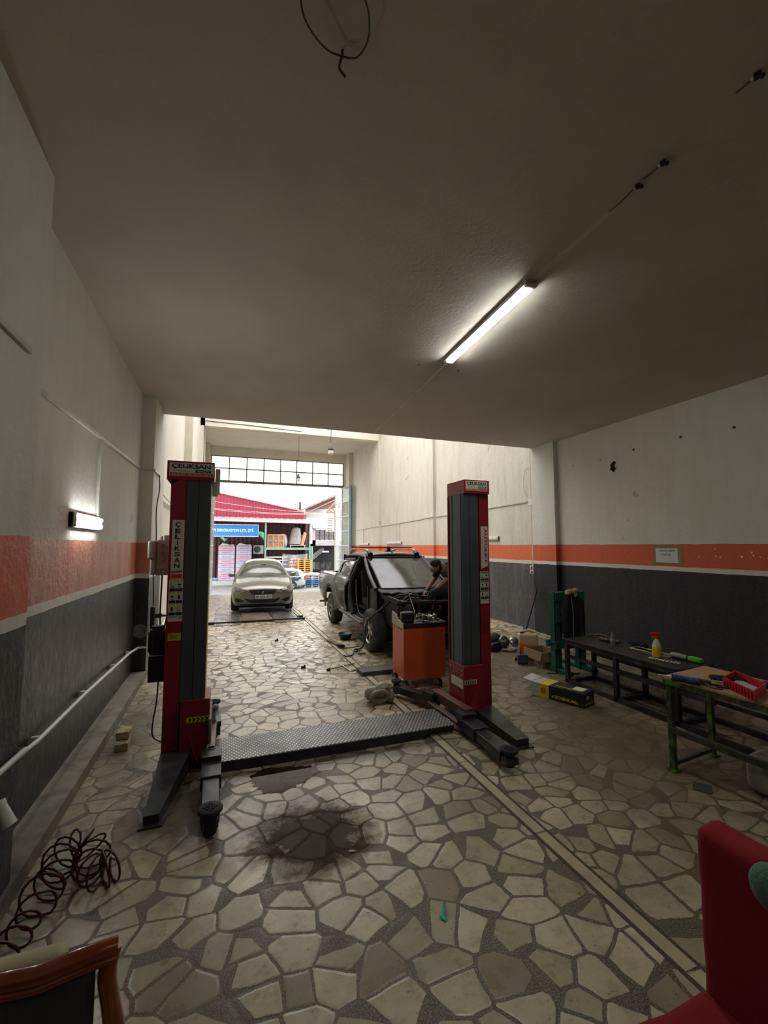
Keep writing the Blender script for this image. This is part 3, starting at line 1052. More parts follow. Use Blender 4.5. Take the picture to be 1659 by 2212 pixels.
b.build('handle', mat('valve_red', (0.5, 0.02, 0.03), 0.4), t)
b = MB()
b.lathe([(0.10, 0), (0.098, 0.006), (0.075, 0.006), (0.073, 0.002), (0.03, 0.003), (0, 0.004)], (-1.135, 7.249, 0.66), (0, -1, 0), seg=30)
tag(b.build('wall_disc', mat('dusty_disc', (0.16, 0.15, 0.14), 0.6, var=0.4)), 'dusty round disc fixed low on the near face of the left pilaster', 'disc')

# stack of bricks at the left wall foot
for i, (z, y, rz, lab) in enumerate(((0.035, 4.85, 0.05, 'pale brick lying under another by the left wall'), (0.11, 4.93, -0.04, 'pale stone brick on top of the one by the left wall'))):
    b = MB()
    b.box((0, 0, 0), (0.11, 0.20, 0.07), bev=0.008)
    o = b.build('brick', mat('pale_brick', (0.42, 0.34, 0.22), 0.85, var=0.25, scale=20, bump=0.4, dirt=(0.10, 0.06, 0.035), dscale=12))
    tag(o, lab, 'brick', 'bricks by the left wall')
    o.location = (-0.86, y, z + 0.001)
    o.rotation_euler = (0, 0, rz)

# ------------------------------------------------------------------ two-post lift
LF = thing('two_post_lift', 'red and dark grey two post car lift bolted to the paving', 'car lift', (1.18, 4.35, 0))
def header(col, x0, x1, y0, y1, z0, z1):
    b = MB()
    b.b2(x0, x1, y0, y1, z0, z1, bev=0.004)
    return b.build('header', M_RED, col)
def sign_plate(par, x0, x1, yf, z0, z1, small):
    b = MB()
    b.b2(x0, x1, yf - 0.003, yf, z0, z1)
    s = b.build('sign_plate', M_LRED, par)
    W, Hh = x1 - x0, z1 - z0
    b = MB()
    b.b2(x0 + 0.004, x1 - 0.004, yf - 0.0045, yf - 0.003, z0 + 0.004, z1 - 0.004)
    b.build('sign_face', M_LABEL, par)
    yy = yf - 0.0046
    b = MB()
    b.b2(x0 + 0.008, x1 - 0.008, yy - 0.001, yy, z0 + 0.008, z0 + Hh * 0.25)
    b.build('red_strip', M_LRED, par)
    rt, up = (1, 0, 0), (0, 0, 1)
    text('lettering', 'ÇELiKSAN', M_INK, par, (x0 + W * 0.06, yy, z0 + Hh * 0.52), rt, up, W * 0.86, Hh * 0.38, off=0.03)
    b = MB()
    b.b2(x0 + W * 0.58, x0 + W * 0.93, yy - 0.001, yy, z0 + Hh * 0.31, z0 + Hh * 0.50)
    b.build('name_box', M_INK, par)
    text('lettering', 'AUTOLIFT', M_LABEL, par, (x0 + W * 0.61, yy - 0.0012, z0 + Hh * 0.345), rt, up, W * 0.29, Hh * 0.12, off=0.03, shear=0.3)
    text('lettering', 'www.celiksanlift.com', M_INK, par, (x0 + W * 0.06, yy, z0 + Hh * 0.36), rt, up, W * 0.40, Hh * 0.08)
    text('lettering', '0332 235 47 81 - 0532 138 79 87 - KONYA', M_LABEL, par, (x0 + W * 0.06, yy - 0.0012, z0 + Hh * 0.09), rt, up, W * 0.88, Hh * 0.11, off=0.01)
def warn_sticker(par, x0, x1, yf, z0, z1, green=False):
    W, Hh = x1 - x0, z1 - z0
    b = MB()
    b.b2(x0, x1, yf - 0.002, yf, z0, z1)
    b.build('warning_sticker', M_LABEL, par)
    hd = mat('label_green', (0.12, 0.17, 0.06), 0.6) if green else M_YEL
    yy = yf - 0.0021
    for r_ in range(3):
        zt = z1 - Hh * 0.015 - r_ * Hh * 0.285
        for c_ in range(2):
            by, bk, bp_ = MB(), MB(), MB()
            xa = x0 + W * (0.05 + 0.47 * c_)
            xb = xa + W * 0.43
            by.b2(xa, xb, yy - 0.001, yy, zt - Hh * 0.045, zt - Hh * 0.005)
            bk.b2(xa, xb, yy - 0.001, yy, zt - Hh * 0.27, zt - Hh * 0.20)
            # small pictograms: car and post outlines
            m = (xa + xb) / 2
            zc = zt - Hh * 0.125
            if (r_ + c_) % 3 == 0:
                bp_.b2(m - W * 0.12, m - W * 0.09, yy - 0.001, yy, zc - Hh * 0.05, zc + Hh * 0.05)
                bp_.b2(m + W * 0.07, m + W * 0.10, yy - 0.001, yy, zc - Hh * 0.05, zc + Hh * 0.03)
                bp_.b2(m - W * 0.12, m + W * 0.10, yy - 0.001, yy, zc - Hh * 0.05, zc - Hh * 0.035)
            elif (r_ + c_) % 3 == 1:
                bp_.b2(m - W * 0.13, m + W * 0.13, yy - 0.001, yy, zc + Hh * 0.0, zc + Hh * 0.02)
                bp_.b2(m - W * 0.07, m + W * 0.07, yy - 0.001, yy, zc + Hh * 0.02, zc + Hh * 0.04)
                bp_.b2(m - W * 0.015, m + W * 0.015, yy - 0.001, yy, zc - Hh * 0.05, zc + Hh * 0.02)
                bp_.b2(m - W * 0.09, m + W * 0.09, yy - 0.001, yy, zc - Hh * 0.05, zc - Hh * 0.035)
            else:
                bp_.b2(m - W * 0.07, m + W * 0.07, yy - 0.001, yy, zc - Hh * 0.05, zc + Hh * 0.05)
            by.build('sticker_heading', hd, par)
            bk.build('sticker_text_block', M_INK, par)
            bp_.build('sticker_pictogram', M_INK, par)
    text('lettering', 'ÇELiKSAN', M_INK, par, (x0 + W * 0.05, yy, z0 + Hh * 0.095), (1, 0, 0), (0, 0, 1), W * 0.6, Hh * 0.035, off=0.03)
    text('lettering', 'CE', M_INK, par, (x0 + W * 0.72, yy, z0 + Hh * 0.05), (1, 0, 0), (0, 0, 1), W * 0.22, Hh * 0.055)
def chevrons(par, x0, x1, yf, z0, z1, dirn, n=5):
    b = MB()
    b.b2(x0, x1, yf - 0.002, yf, z0, z1)
    b.build('arrow_sticker', M_YEL if dirn > 0 else M_LABEL, par)
    b = MB()
    W, Hh = x1 - x0, z1 - z0
    st_ = W / (n + 0.6)
    zc = (z0 + z1) / 2
    for k in range(n):
        xa = x0 + st_ * (k + 0.45) if dirn > 0 else x1 - st_ * (k + 0.45)
        q = st_ * 0.5 * dirn
        hh = Hh * 0.4
        for s in (1, -1):
            b.prism([(xa, yf - 0.003, zc + hh * s), (xa + q * 0.9, yf - 0.003, zc + hh * s), (xa + q * 1.7, yf - 0.003, zc), (xa + q * 0.8, yf - 0.003, zc)], (0, -0.0006, 0))
    b.build('arrow_marks', M_INK, par)

YF = 4.2
# ---- left column
cl = MB()
cl.b2(-0.462, -0.335, YF, YF + 0.34, 0.0, 2.49, bev=0.003)
cl.b2(-0.335, -0.14, YF + 0.30, YF + 0.34, 0.0, 2.49)
colL = cl.build('column', M_RED, LF)
b = MB()
b.b2(-0.334, -0.237, YF - 0.004, YF + 0.29, 0.56, 2.488, bev=0.004)
b.b2(-0.233, -0.137, YF - 0.004, YF + 0.29, 0.56, 2.488, bev=0.004)
b.b2(-0.24, -0.23, YF + 0.002, YF + 0.02, 0.56, 2.488)
b.build('column_cover', M_GREY, colL)
b = MB()
b.b2(-0.134, -0.130, YF, YF + 0.30, 0.55, 2.45)
b.build('edge_strip', mat('edge_yellow', (0.45, 0.42, 0.12), 0.5), colL)
hl = header(colL, -0.497, -0.108, YF - 0.012, YF + 0.42, 2.487, 2.655)
sign_plate(hl, -0.482, -0.112, YF - 0.012, 2.516, 2.642, False)
b = MB()
b.prism([(-0.497, YF, 2.487), (-0.40, YF, 2.487), (-0.462, YF, 2.44)], (0, 0.36, 0))
b.build('bracket', M_RED, colL)
b = MB()
b.b2(-0.125, -0.075, YF + 0.06, YF + 0.16, 2.36, 2.49, bev=0.01)
b.b2(-0.10, -0.06, YF + 0.10, YF + 0.13, 2.38, 2.62, bev=0.004)
b.build('limit_switch', mat('milky_plastic', (0.45, 0.46, 0.40), 0.4), colL)
# vertical sign
b = MB()
b.b2(-0.440, -0.341, YF - 0.003, YF, 1.615, 2.13, bev=0.001)
vs = b.build('name_sign', M_LABEL, colL)
zz = 2.108
for ch, hgt in (('Ç', 0.046), ('E', 0.040), ('L', 0.040), ('i', 0.040), ('K', 0.040), ('S', 0.040), ('A', 0.040), ('N', 0.040)):
    wd = 0.012 if ch == 'i' else 0.046
    text('lettering', ch, M_INK, colL, (-0.392 - wd / 2, YF - 0.0031, zz - hgt), (1, 0, 0), (0, 0, 1), wd, hgt, off=0.03)
    zz -= hgt + 0.0105
b = MB()
b.prism([(-0.404, YF - 0.0042, 1.766), (-0.380, YF - 0.0042, 1.766), (-0.392, YF - 0.0042, 1.782)], (0, -0.0006, 0))
b.build('red_triangle', M_LRED, colL)
b = MB()
b.b2(-0.434, -0.350, YF - 0.0042, YF - 0.003, 1.622, 1.655)
b.build('red_box', M_LRED, colL)
b = MB()
b.prism([(-0.436, YF - 0.0042, 1.662), (-0.352, YF - 0.0042, 1.672), (-0.350, YF - 0.0042, 1.690), (-0.434, YF - 0.0042, 1.680)], (0, -0.0006, 0))
b.build('name_box', M_INK, colL)
text('lettering', 'AUTOLIFT', M_LABEL, colL, (-0.43, YF - 0.0049, 1.667), (1, 0, 0.11), (0, 0, 1), 0.073, 0.010, off=0.02)
warn_sticker(colL, -0.449, -0.335, YF, 1.25, 1.61)
b = MB()
b.b2(-0.442, -0.340, YF - 0.002, YF, 1.088, 1.15)
b.build('yellow_label', M_YEL, colL)
b = MB()
for k in range(6):
    b.b2(-0.434, -0.35 - 0.012 * (k % 2), YF - 0.0026, YF - 0.002, 1.140 - k * 0.008, 1.1425 - k * 0.008)
b.build('label_lines', M_INK, colL)
# ---- carriage of the left column
b = MB()
b.b2(-0.322, -0.088, YF - 0.03, YF + 0.30, 0.10, 0.578, bev=0.004)
b.b2(-0.335, -0.10, YF + 0.0, YF + 0.30, 0.0, 0.12)
cL = b.build('carriage', M_RED, LF)
chevrons(cL, -0.273, -0.091, YF - 0.03, 0.392, 0.437, 1)
b = MB()
b.prism([(-0.262, YF - 0.031, 0.335), (-0.20, YF - 0.08, 0.14), (-0.15, YF - 0.08, 0.03), (-0.15, YF - 0.031, 0.03), (-0.2, YF - 0.031, 0.14)], (0.006, 0, 0))
b.build('gusset', M_RED, cL)
# ---- right column
XR = 2.48
b = MB()
b.b2(2.735, 2.860, YF + 0.09, YF + 0.44, 0.0, 2.497, bev=0.003)
b.b2(2.50, 2.735, YF + 0.38, YF + 0.42, 0.0, 2.49)
colR = b.build('column', M_RED, LF)
b = MB()
b.b2(2.50, 2.60, YF + 0.08, YF + 0.36, 0.56, 2.495, bev=0.005)
b.b2(2.603, 2.715, YF + 0.08, YF + 0.36, 0.56, 2.495, bev=0.005)
b.b2(2.495, 2.499, YF + 0.10, YF + 0.12, 0.56, 2.495)
b.b2(2.495, 2.499, YF + 0.30, YF + 0.34, 0.56, 2.495)
b.build('column_cover', M_GREY, colR)
hr = header(colR, 2.525, 2.858, YF + 0.06, YF + 0.46, 2.497, 2.655)
sign_plate(hr, 2.54, 2.832, YF + 0.06, 2.522, 2.644, True)
# vertical AUTOLIFT sign
b = MB()
yq = YF + 0.09
b.prism([(2.752, yq, 2.125), (2.842, yq, 2.125), (2.842, yq, 1.675), (2.752, yq, 1.64)], (0, -0.003, 0))
b.build('name_sign', M_LABEL, colR)
text('lettering', 'AUTOLIFT', M_LRED, colR, (2.795, yq - 0.004, 2.105), (0, 0, -1), (1, 0, 0), 0.40, 0.036, off=0.04)
text('lettering', 'ÇELİKSAN OTOMOTİV SERVİS EKİPMANLARI', M_INK, colR, (2.772, yq - 0.004, 2.02), (0, 0, -1), (1, 0, 0), 0.26, 0.009)
warn_sticker(colR, 2.733, 2.845, yq, 1.25, 1.61, True)
b = MB()
b.b2(2.485, 2.728, YF + 0.05, YF + 0.38, 0.10, 0.585, bev=0.004)
b.b2(2.50, 2.70, YF + 0.09, YF + 0.36, 0.0, 0.12)
cR = b.build('carriage', M_RED, LF)
chevrons(cR, 2.490, 2.645, YF + 0.05, 0.39, 0.438, -1)
b = MB()
for k in range(9):
    b.ball((2.4845, YF + 0.10 + (k % 5) * 0.06, 0.53 - (k // 5) * 0.045), 0.007, 8)
b.build('rivets', M_STEEL, cR)
b = MB()
b.b2(2.481, 2.485, YF + 0.07, YF + 0.33, 0.34, 0.435)
b.build('worn_sticker', M_LABEL, cR)
b = MB()
b.prism([(2.55, YF + 0.049, 0.14), (2.64, YF + 0.0, 0.03), (2.64, YF + 0.049, 0.33)], (0.006, 0, 0))
b.build('gusset', M_RED, cR)
# ---- base legs (tapered) and cover plate
def leg(x0, x1, ya, xf0, xf1, yb, h0, h1):
    b = MB()
    P = [(x0, ya, 0), (x1, ya, 0), (xf1, yb, 0), (xf0, yb, 0)]
    Q = [(x0, ya, h0), (x1, ya, h0), (xf1, yb, h1), (xf0, yb, h1)]
    b._faces(P + Q, [(0, 1, 2, 3), (4, 5, 6, 7), (0, 1, 5, 4), (1, 2, 6, 5), (2, 3, 7, 6), (3, 0, 4, 7)])
    b.box(((xf0 + xf1) / 2, yb - 0.01, 0.006), (abs(xf1 - xf0) + 0.05, 0.07, 0.012))
    return b.build('base_leg', M_BSTEEL, LF)
leg(-0.462, -0.22, YF + 0.02, -0.475, -0.375, 3.47, 0.17, 0.065)
leg(2.60, 2.86, YF + 0.10, 2.63, 2.77, 3.55, 0.13, 0.075)
b = MB()
b.b2(-0.48, -0.08, YF - 0.02, YF + 0.36, 0.0, 0.012)
b.b2(2.46, 2.90, YF + 0.06, YF + 0.46, 0.0, 0.012)
for x, y in ((-0.47, 3.95), (-0.475, 3.8), (-0.475, 4.2), (2.84, 4.1)):
    b.cyl((x - 0.0, y, 0), (x, y, 0.03), 0.014, seg=6)
b.build('base_plate', M_BSTEEL, LF)
b = MB()
b.b2(0.0, 2.24, 4.04, 4.50, 0.078, 0.088)
pl = b.build('cover_plate', M_TREAD, LF)
b = MB()
b.prism([(0.0, 4.04, 0.08), (0.0, 4.035, 0.005), (1.93, 4.035, 0.005), (1.93, 4.04, 0.08)], (0, 0.008, 0))
b.b2(1.94, 2.26, 4.09, 4.10, 0.005, 0.08)
b.b2(0.0, 2.24, 4.49, 4.498, 0.0, 0.08)
b.prism([(0.19, 4.03, 0.085), (0.235, 4.025, 0.002), (1.9, 4.025, 0.002), (1.95, 4.03, 0.085)], (0, 0.006, 0))
b.build('plate_skirt', M_BSTEEL, LF)
# ---- arms
def pad(par, x, y, z0, z1, r):
    b = MB()
    b.cyl((x, y, z0), (x, y, z1 - 0.02), r * 0.55, r * 0.6, seg=16)
    b.lathe([(0, z1 - 0.03), (r * 0.9, z1 - 0.03), (r, z1 - 0.022), (r, z1 - 0.006), (r * 0.92, z1), (0, z1)], (x, y, 0), seg=28)
    for i in range(-3, 4):
        for j in range(-3, 4):
            if (i * i + j * j) * 0.027 ** 2 * 0.75 < (r * 0.83) ** 2 * 0.55 and (i + j) % 1 == 0:
                b.box((x + i * r * 0.26, y + j * r * 0.26, z1 + 0.002), (r * 0.17, r * 0.17, 0.006), (0, 0, 0.8))
    b.build('lifting_pad', M_RUB, par)
def arm(px, py, ex, ey, w1, h, z0, padz, r, name='lift_arm', over=0.0):
    p, e = Vector((px, py, 0)), Vector((ex, ey, 0))
    d = (e - p).normalized()
    n = Vector((-d.y, d.x, 0))
    b = MB()
    m = p.lerp(e, 0.45)
    zc = z0 + h / 2
    b.bar(p + Vector((0, 0, zc + 0.005)), m + Vector((0, 0, zc + 0.005)), w1, h + 0.01, bev=0.005)
    a = b.build(name, M_BSTEEL, LF)
    b = MB()
    b.bar(p.lerp(e, 0.2) + Vector((0, 0, zc)), e - d * 0.04 + Vector((0, 0, zc)), w1 * 0.8, h * 0.86, bev=0.005)
    b.bar(e - d * 0.05 + Vector((0, 0, zc - 0.012)), e + d * (0.03 + over) + Vector((0, 0, zc - 0.012)), w1 * 0.7, h * 0.62, bev=0.008)
    b.build('inner_arm', M_BSTEEL, a)
    b = MB()
    b.cyl(p + Vector((0, 0, z0 - 0.01)), p + Vector((0, 0, z0 + h + 0.055)), 0.034, seg=16)
    b.lathe([(0, 0), (0.05, 0), (0.05, 0.012), (0, 0.016)], p + Vector((0, 0, z0 + h + 0.03)), seg=20)
    b.prism([p + n * w1 * 0.55 + Vector((0, 0, z0 + h)), p - n * w1 * 0.55 + Vector((0, 0, z0 + h)), p - n * w1 * 0.5 + d * 0.16 + Vector((0, 0, z0 + h)), p + n * w1 * 0.5 + d * 0.16 + Vector((0, 0, z0 + h))], (0, 0, 0.05))
    b.build('pivot_bracket', M_BSTEEL, a)
    pad(a, ex, ey, 0.03, padz, r)
    return a
arm(-0.06, 4.08, -0.045, 3.20, 0.15, 0.095, 0.05, 0.19, 0.078)
arm(-0.055, 4.66, -0.06, 5.25, 0.12, 0.085, 0.06, 0.21, 0.06)
arm(2.385, 4.12, 2.33, 3.25, 0.17, 0.10, 0.045, 0.175, 0.078, over=0.03)
arm(2.36, 4.66, 2.10, 5.28, 0.15, 0.10, 0.05, 0.20, 0.065)
b = MB()
b.bar((2.43, 4.06, 0.16), (2.39, 4.76, 0.16), 0.10, 0.10, bev=0.004)
b.bar((2.30, 4.06, 0.095), (2.28, 4.70, 0.095), 0.05, 0.03)
b.build('crossbeam', mat('rust_brown_paint', (0.16, 0.05, 0.045), 0.5, var=0.3, dirt=(0.04, 0.03, 0.03)), cR)
b = MB()
b.bar((-0.07, 4.06, 0.15), (-0.065, 4.72, 0.15), 0.07, 0.10, bev=0.004)
b.bar((-0.085, 4.14, 0.30), (-0.085, 4.45, 0.36), 0.03, 0.24, bev=0.006)
b.cyl((-0.06, 4.62, 0.2), (-0.06, 4.62, 0.33), 0.02, seg=10)
b.ball((-0.045, 4.62, 0.345), 0.032, 10)
b.build('crossbeam', mat('worn_pink_steel', (0.25, 0.19, 0.17), 0.5, 0.2, var=0.3), cL)
# hydraulic unit and switch box on the outer side of the left column
b = MB()
b.b2(-0.60, -0.465, 4.30, 4.50, 0.72, 0.95, bev=0.012)
b.cyl((-0.545, 4.40, 0.95), (-0.545, 4.40, 1.16), 0.065, seg=20)
b.cyl((-0.545, 4.40, 1.16), (-0.545, 4.40, 1.19), 0.05, seg=20)
for k in range(10):
    a = 2 * PI * k / 10
    b.box((-0.545 + 0.068 * math.cos(a), 4.40 + 0.068 * math.sin(a), 1.05), (0.012, 0.012, 0.17), (0, 0, a))
b.build('power_unit', M_BLK, LF)
b = MB()
b.b2(-0.585, -0.465, 4.42, 4.56, 1.635, 1.955, bev=0.006)
b.b2(-0.655, -0.585, 4.40, 4.58, 1.78, 1.95, bev=0.02)
b.b2(-0.63, -0.585, 4.41, 4.57, 1.64, 1.79, bev=0.012)
bx = b.build('switch_box', mat('switch_box_grey_green', (0.30, 0.37, 0.33), 0.45, var=0.06), LF)
b = MB()
for k in range(4):
    b.lathe([(0.02, 0), (0.02, 0.003), (0.017, 0.003), (0.017, 0.001), (0, 0.001)], (-0.53, 4.4195, 1.90 - k * 0.075), (0, -1, 0), seg=16)
b.build('knockout_ring', mat('box_ring', (0.22, 0.27, 0.24), 0.5), bx)
b = MB()
b.b2(-0.53, -0.47, 4.44, 4.50, 1.955, 2.0, bev=0.006)
b.cyl((-0.56, 4.47, 1.97), (-0.54, 4.47, 1.97), 0.022, seg=12)
b.build('cable_gland', mat('gland_grey', (0.35, 0.38, 0.35), 0.3), bx)
b = MB()
b.tube([(-0.54, 4.5, 1.635), (-0.545, 4.5, 1.3), (-0.535, 4.46, 1.1), (-0.57, 4.44, 1.0)], 0.008, seg=6, smooth=5)
b.tube([(-0.475, 4.52, 1.6), (-0.485, 4.5, 1.3), (-0.50, 4.48, 1.15), (-0.49, 4.46, 0.95)], 0.006, seg=6, smooth=5)
b.tube([(-0.53, 4.45, 0.72), (-0.545, 4.5, 0.5), (-0.57, 4.5, 0.30), (-0.56, 4.48, 0.20), (-0.49, 4.42, 0.17)], 0.007, seg=6, smooth=5)
b.build('power_cable', M_CABLE, LF)
# ------------------------------------------------------------------ vehicles
M_TRUCK = mat('dusty_dark_paint', (0.065, 0.07, 0.076), 0.30, 0.4, var=0.2, coat=0.7, dirt=(0.24, 0.22, 0.185), dscale=1.6, dth=(0.42, 0.85))
M_TDUST = mat('dust_grey_plastic', (0.15, 0.14, 0.12), 0.65, var=0.3, scale=4)
M_ROOF = mat('dusty_roof_paint', (0.20, 0.19, 0.16), 0.4, 0.2, var=0.3, scale=3)
M_TIRE = mat('tyre_rubber', (0.03, 0.029, 0.027), 0.75, var=0.4, scale=6, dirt=(0.11, 0.10, 0.085), dscale=5, dth=(0.5, 0.8))
M_RIM = mat('alloy_rim', (0.38, 0.35, 0.31), 0.35, 0.8, var=0.25)
M_DARK = mat('cabin_black', (0.012, 0.012, 0.013), 0.85, var=0.3)
M_ENG = mat('engine_grime', (0.022, 0.021, 0.019), 0.6, 0.3, var=0.6, scale=14, dirt=(0.085, 0.075, 0.06), dscale=9, dth=(0.5, 0.7), bump=0.5, bscale=30)
M_GLD = glassmat(bpy.data.materials.new('side_window_glass'), tint=(0.72, 0.76, 0.70), refl=0.35, milk=0.12, mcol=(0.4, 0.4, 0.34))

def sheet(outline, holes, xfun, ycuts=(), zcuts=()):
    """sheet traced in the (y, z) plane with holes, curved by x = xfun(y, z)"""
    bm = bmesh.new()
    def loop(pts):
        vs = [bm.verts.new((0, p[0], p[1])) for p in pts]
        return [bm.edges.new((vs[i], vs[(i + 1) % len(vs)])) for i in range(len(vs))]
    es = loop(outline)
    for h in holes:
        es += loop(h)
    bmesh.ops.triangle_fill(bm, edges=es, use_beauty=True, normal=(1, 0, 0))
    for z in zcuts:
        bmesh.ops.bisect_plane(bm, geom=bm.verts[:] + bm.edges[:] + bm.faces[:], plane_co=(0, 0, z), plane_no=(0, 0, 1))
    for y in ycuts:
        bmesh.ops.bisect_plane(bm, geom=bm.verts[:] + bm.edges[:] + bm.faces[:], plane_co=(0, y, 0), plane_no=(0, 1, 0))
    for v in bm.verts:
        v.co.x = xfun(v.co.y, v.co.z)
    for f in bm.faces:
        f.smooth = True
    return bm
def arc(cy, cz, r, a0, a1, n=14):
    return [(cy + r * math.cos(R(a0 + (a1 - a0) * i / n)), cz + r * math.sin(R(a0 + (a1 - a0) * i / n))) for i in range(n + 1)]

def wheel(par, c, r, wd, side, rim_r, spokes=6, rimmat=None, tyremat=None, dbl=True, name='wheel'):
    """wheel with its axle along x; side=-1: the rim looks towards -x"""
    x, y, z = c
    ax = (side, 0, 0)
    b = MB()
    b.lathe([(rim_r, -wd * 0.5), (r * 0.90, -wd * 0.5), (r * 0.97, -wd * 0.42), (r, -wd * 0.30), (r, wd * 0.30), (r * 0.97, wd * 0.42), (r * 0.90, wd * 0.5), (r * 0.8, wd * 0.52), (rim_r, wd * 0.47)], c, ax, seg=40)
    wh = b.build('wheel', tyremat or M_TIRE, par)
    b = MB()
    b.lathe([(rim_r, -wd * 0.45), (rim_r * 0.95, -wd * 0.3), (rim_r * 0.93, wd * 0.35), (rim_r * 0.97, wd * 0.47), (rim_r * 1.01, wd * 0.49)], c, ax, seg=36)
    b.lathe([(0, wd * 0.36), (rim_r * 0.2, wd * 0.38), (rim_r * 0.24, wd * 0.30), (rim_r * 0.24, wd * 0.1)], c, ax, seg=20)
    for k in range(spokes):
        a = 2 * PI * k / spokes + 0.3
        for s in ((-0.13, 0.13) if dbl else (0,)):
            p0 = Vector((x + side * wd * 0.30, y + math.cos(a + s * 2) * rim_r * 0.18, z + math.sin(a + s * 2) * rim_r * 0.18))
            p1 = Vector((x + side * wd * 0.40, y + math.cos(a + s) * rim_r * 0.96, z + math.sin(a + s) * rim_r * 0.96))
            b.bar(p0, p1, rim_r * (0.13 if dbl else 0.3), 0.025, bev=0.006, up=(1, 0, 0))
    b.build('rim', rimmat or M_RIM, wh)
    b = MB()
    b.lathe([(0, -wd * 0.1), (rim_r * 0.85, -wd * 0.1), (rim_r * 0.85, 0), (0, 0)], c, ax, seg=24)
    b.build('brake_disc', M_ENG, wh)
    return wh

# ---- pickup, bonnet and wings taken off
PX, PXC = 2.52, 3.32
PU = thing('pickup_truck', 'dusty dark double cab pickup without bonnet, wings or front door', 'pickup truck', (PXC, 9.3, 0))
def xs(y, z):
    base = PX + 0.32 * max(0, z - 1.1) - 0.022 * math.sin(PI * min(max((z - 0.45) / 0.7, 0), 1))
    if z > 1.52: base += (z - 1.52) * 0.5
    return base
def mir(f):
    return lambda y, z: 2 * PXC - f(y, z)
zc_ = [0.55, 0.65, 0.75, 0.85, 0.95, 1.05, 1.15, 1.3, 1.45, 1.55, 1.62]
for s, f in ((0, xs), (1, mir(xs))):
    bed = [(10.30, 1.265), (12.06, 1.225), (12.13, 1.15), (12.10, 0.95), (11.95, 0.70), (11.60, 0.52), (11.28, 0.46)] + arc(10.75, 0.42, 0.52, 4, 170, 16) + [(10.22, 0.46), (9.74, 0.455), (10.30, 1.15)]
    bm = sheet(bed, [], f, zcuts=zc_, ycuts=[10.4, 10.8, 11.2, 11.6])
    b = MB(); b.merge(bm)
    b.build('bed_side', M_TRUCK, PU, solid=0.03)
    b = MB()
    ro, ri = 0.60, 0.50
    for j, (ra, rb, xa, xb) in enumerate(((0.51, 0.53, 0.0, -0.035), (0.53, 0.60, -0.035, -0.03), (0.60, 0.63, -0.03, 0.0))):
        def g(u, v, ra=ra, rb=rb, xa=xa, xb=xb):
            a = R(-8 + 190 * u)
            rr = ra + (rb - ra) * v
            y, z = 10.75 + rr * math.cos(a), 0.42 + rr * math.sin(a)
            xx = xa + (xb - xa) * v
            x0 = xs(y, z) + xx
            return Vector((x0 if not s else 2 * PXC - x0, y, z))
        b.grid(g, 26, 2)
    b.build('wheel_flare', M_TDUST, PU, solid=0.008)
    if s == 0:
        door = [(9.72, 0.47), (10.27, 1.0), (10.30, 1.19), (10.08, 1.50), (10.0, 1.60), (9.85, 1.665), (9.05, 1.69), (9.02, 1.637), (9.12, 1.364), (9.16, 1.15), (9.33, 1.02), (9.325, 0.66), (9.2, 0.47)]
        win = [(9.88, 1.235), (10.06, 1.28), (9.99, 1.50), (9.90, 1.53), (9.19, 1.575), (9.22, 1.30), (9.26, 1.19)]
    else:
        door = [(9.72, 0.47), (10.27, 1.0), (10.30, 1.19), (10.08, 1.50), (10.0, 1.60), (9.85, 1.665), (8.6, 1.69), (8.45, 1.64), (7.5, 1.20), (7.45, 0.47)]
        win = [(9.88, 1.22), (10.06, 1.28), (9.99, 1.50), (9.90, 1.55), (9.10, 1.58), (9.10, 1.20)]
        win2 = [(8.98, 1.20), (8.98, 1.58), (8.62, 1.58), (7.9, 1.27), (7.9, 1.20)]
    holes = [win] if s == 0 else [win, win2]
    bm = sheet(door, holes, f, zcuts=zc_, ycuts=[8.0, 8.5, 9.0, 9.5])
    b = MB(); b.merge(bm)
    dd = b.build('rear_door' if s == 0 else 'cab_side', M_TRUCK, PU, solid=0.03)
    for hl_ in holes:
        bm = sheet(hl_, [], f, zcuts=zc_)
        b = MB(); b.merge(bm)
        b.build('window_glass', M_GLD, dd)
    if s == 0:
        b = MB()
        b.prism([(2.683, 9.99, 1.575), (2.683, 9.13, 1.615), (2.70, 9.13, 1.65), (2.70, 9.99, 1.62)], (-0.018, 0, 0))
        b.build('rain_visor', M_TDUST, dd)
        for yy_ in (10.16, 10.16):
            pass
        b = MB()
        b.bar((2.505, 10.20, 1.055), (2.505, 10.02, 1.06), 0.02, 0.03, bev=0.008)
        b.ball((2.508, 10.11, 1.0), (0.008, 0.06, 0.03), 10)
        b.build('door_handle', M_CHROME, dd)
# tailgate, rear light, bumper and bed
b = MB()
b.b2(2.56, 2 * PXC - 2.56, 12.02, 12.08, 0.62, 1.215, bev=0.02)
b.build('tailgate', M_TRUCK, PU)
b = MB()
b.box((2.535, 12.07, 1.0), (0.05, 0.10, 0.30), bev=0.02)
b.build('rear_light', mat('rear_light_red', (0.45, 0.12, 0.11), 0.3), PU)
b = MB()
b.b2(2.62, 2 * PXC - 2.62, 10.3, 12.03, 0.78, 0.80)
b.b2(2.62, 2 * PXC - 2.62, 10.28, 10.31, 0.62, 1.25)
b.build('bed_floor', M_DARK, PU)
b = MB()
b.bar((2.60, 11.92, 0.43), (4.05, 11.92, 0.43), 0.14, 0.09, bev=0.02)
b.bar((2.42, 11.6, 0.44), (2.62, 11.6, 0.44), 0.05, 0.04)
b.build('rear_bumper', M_BLK, PU)
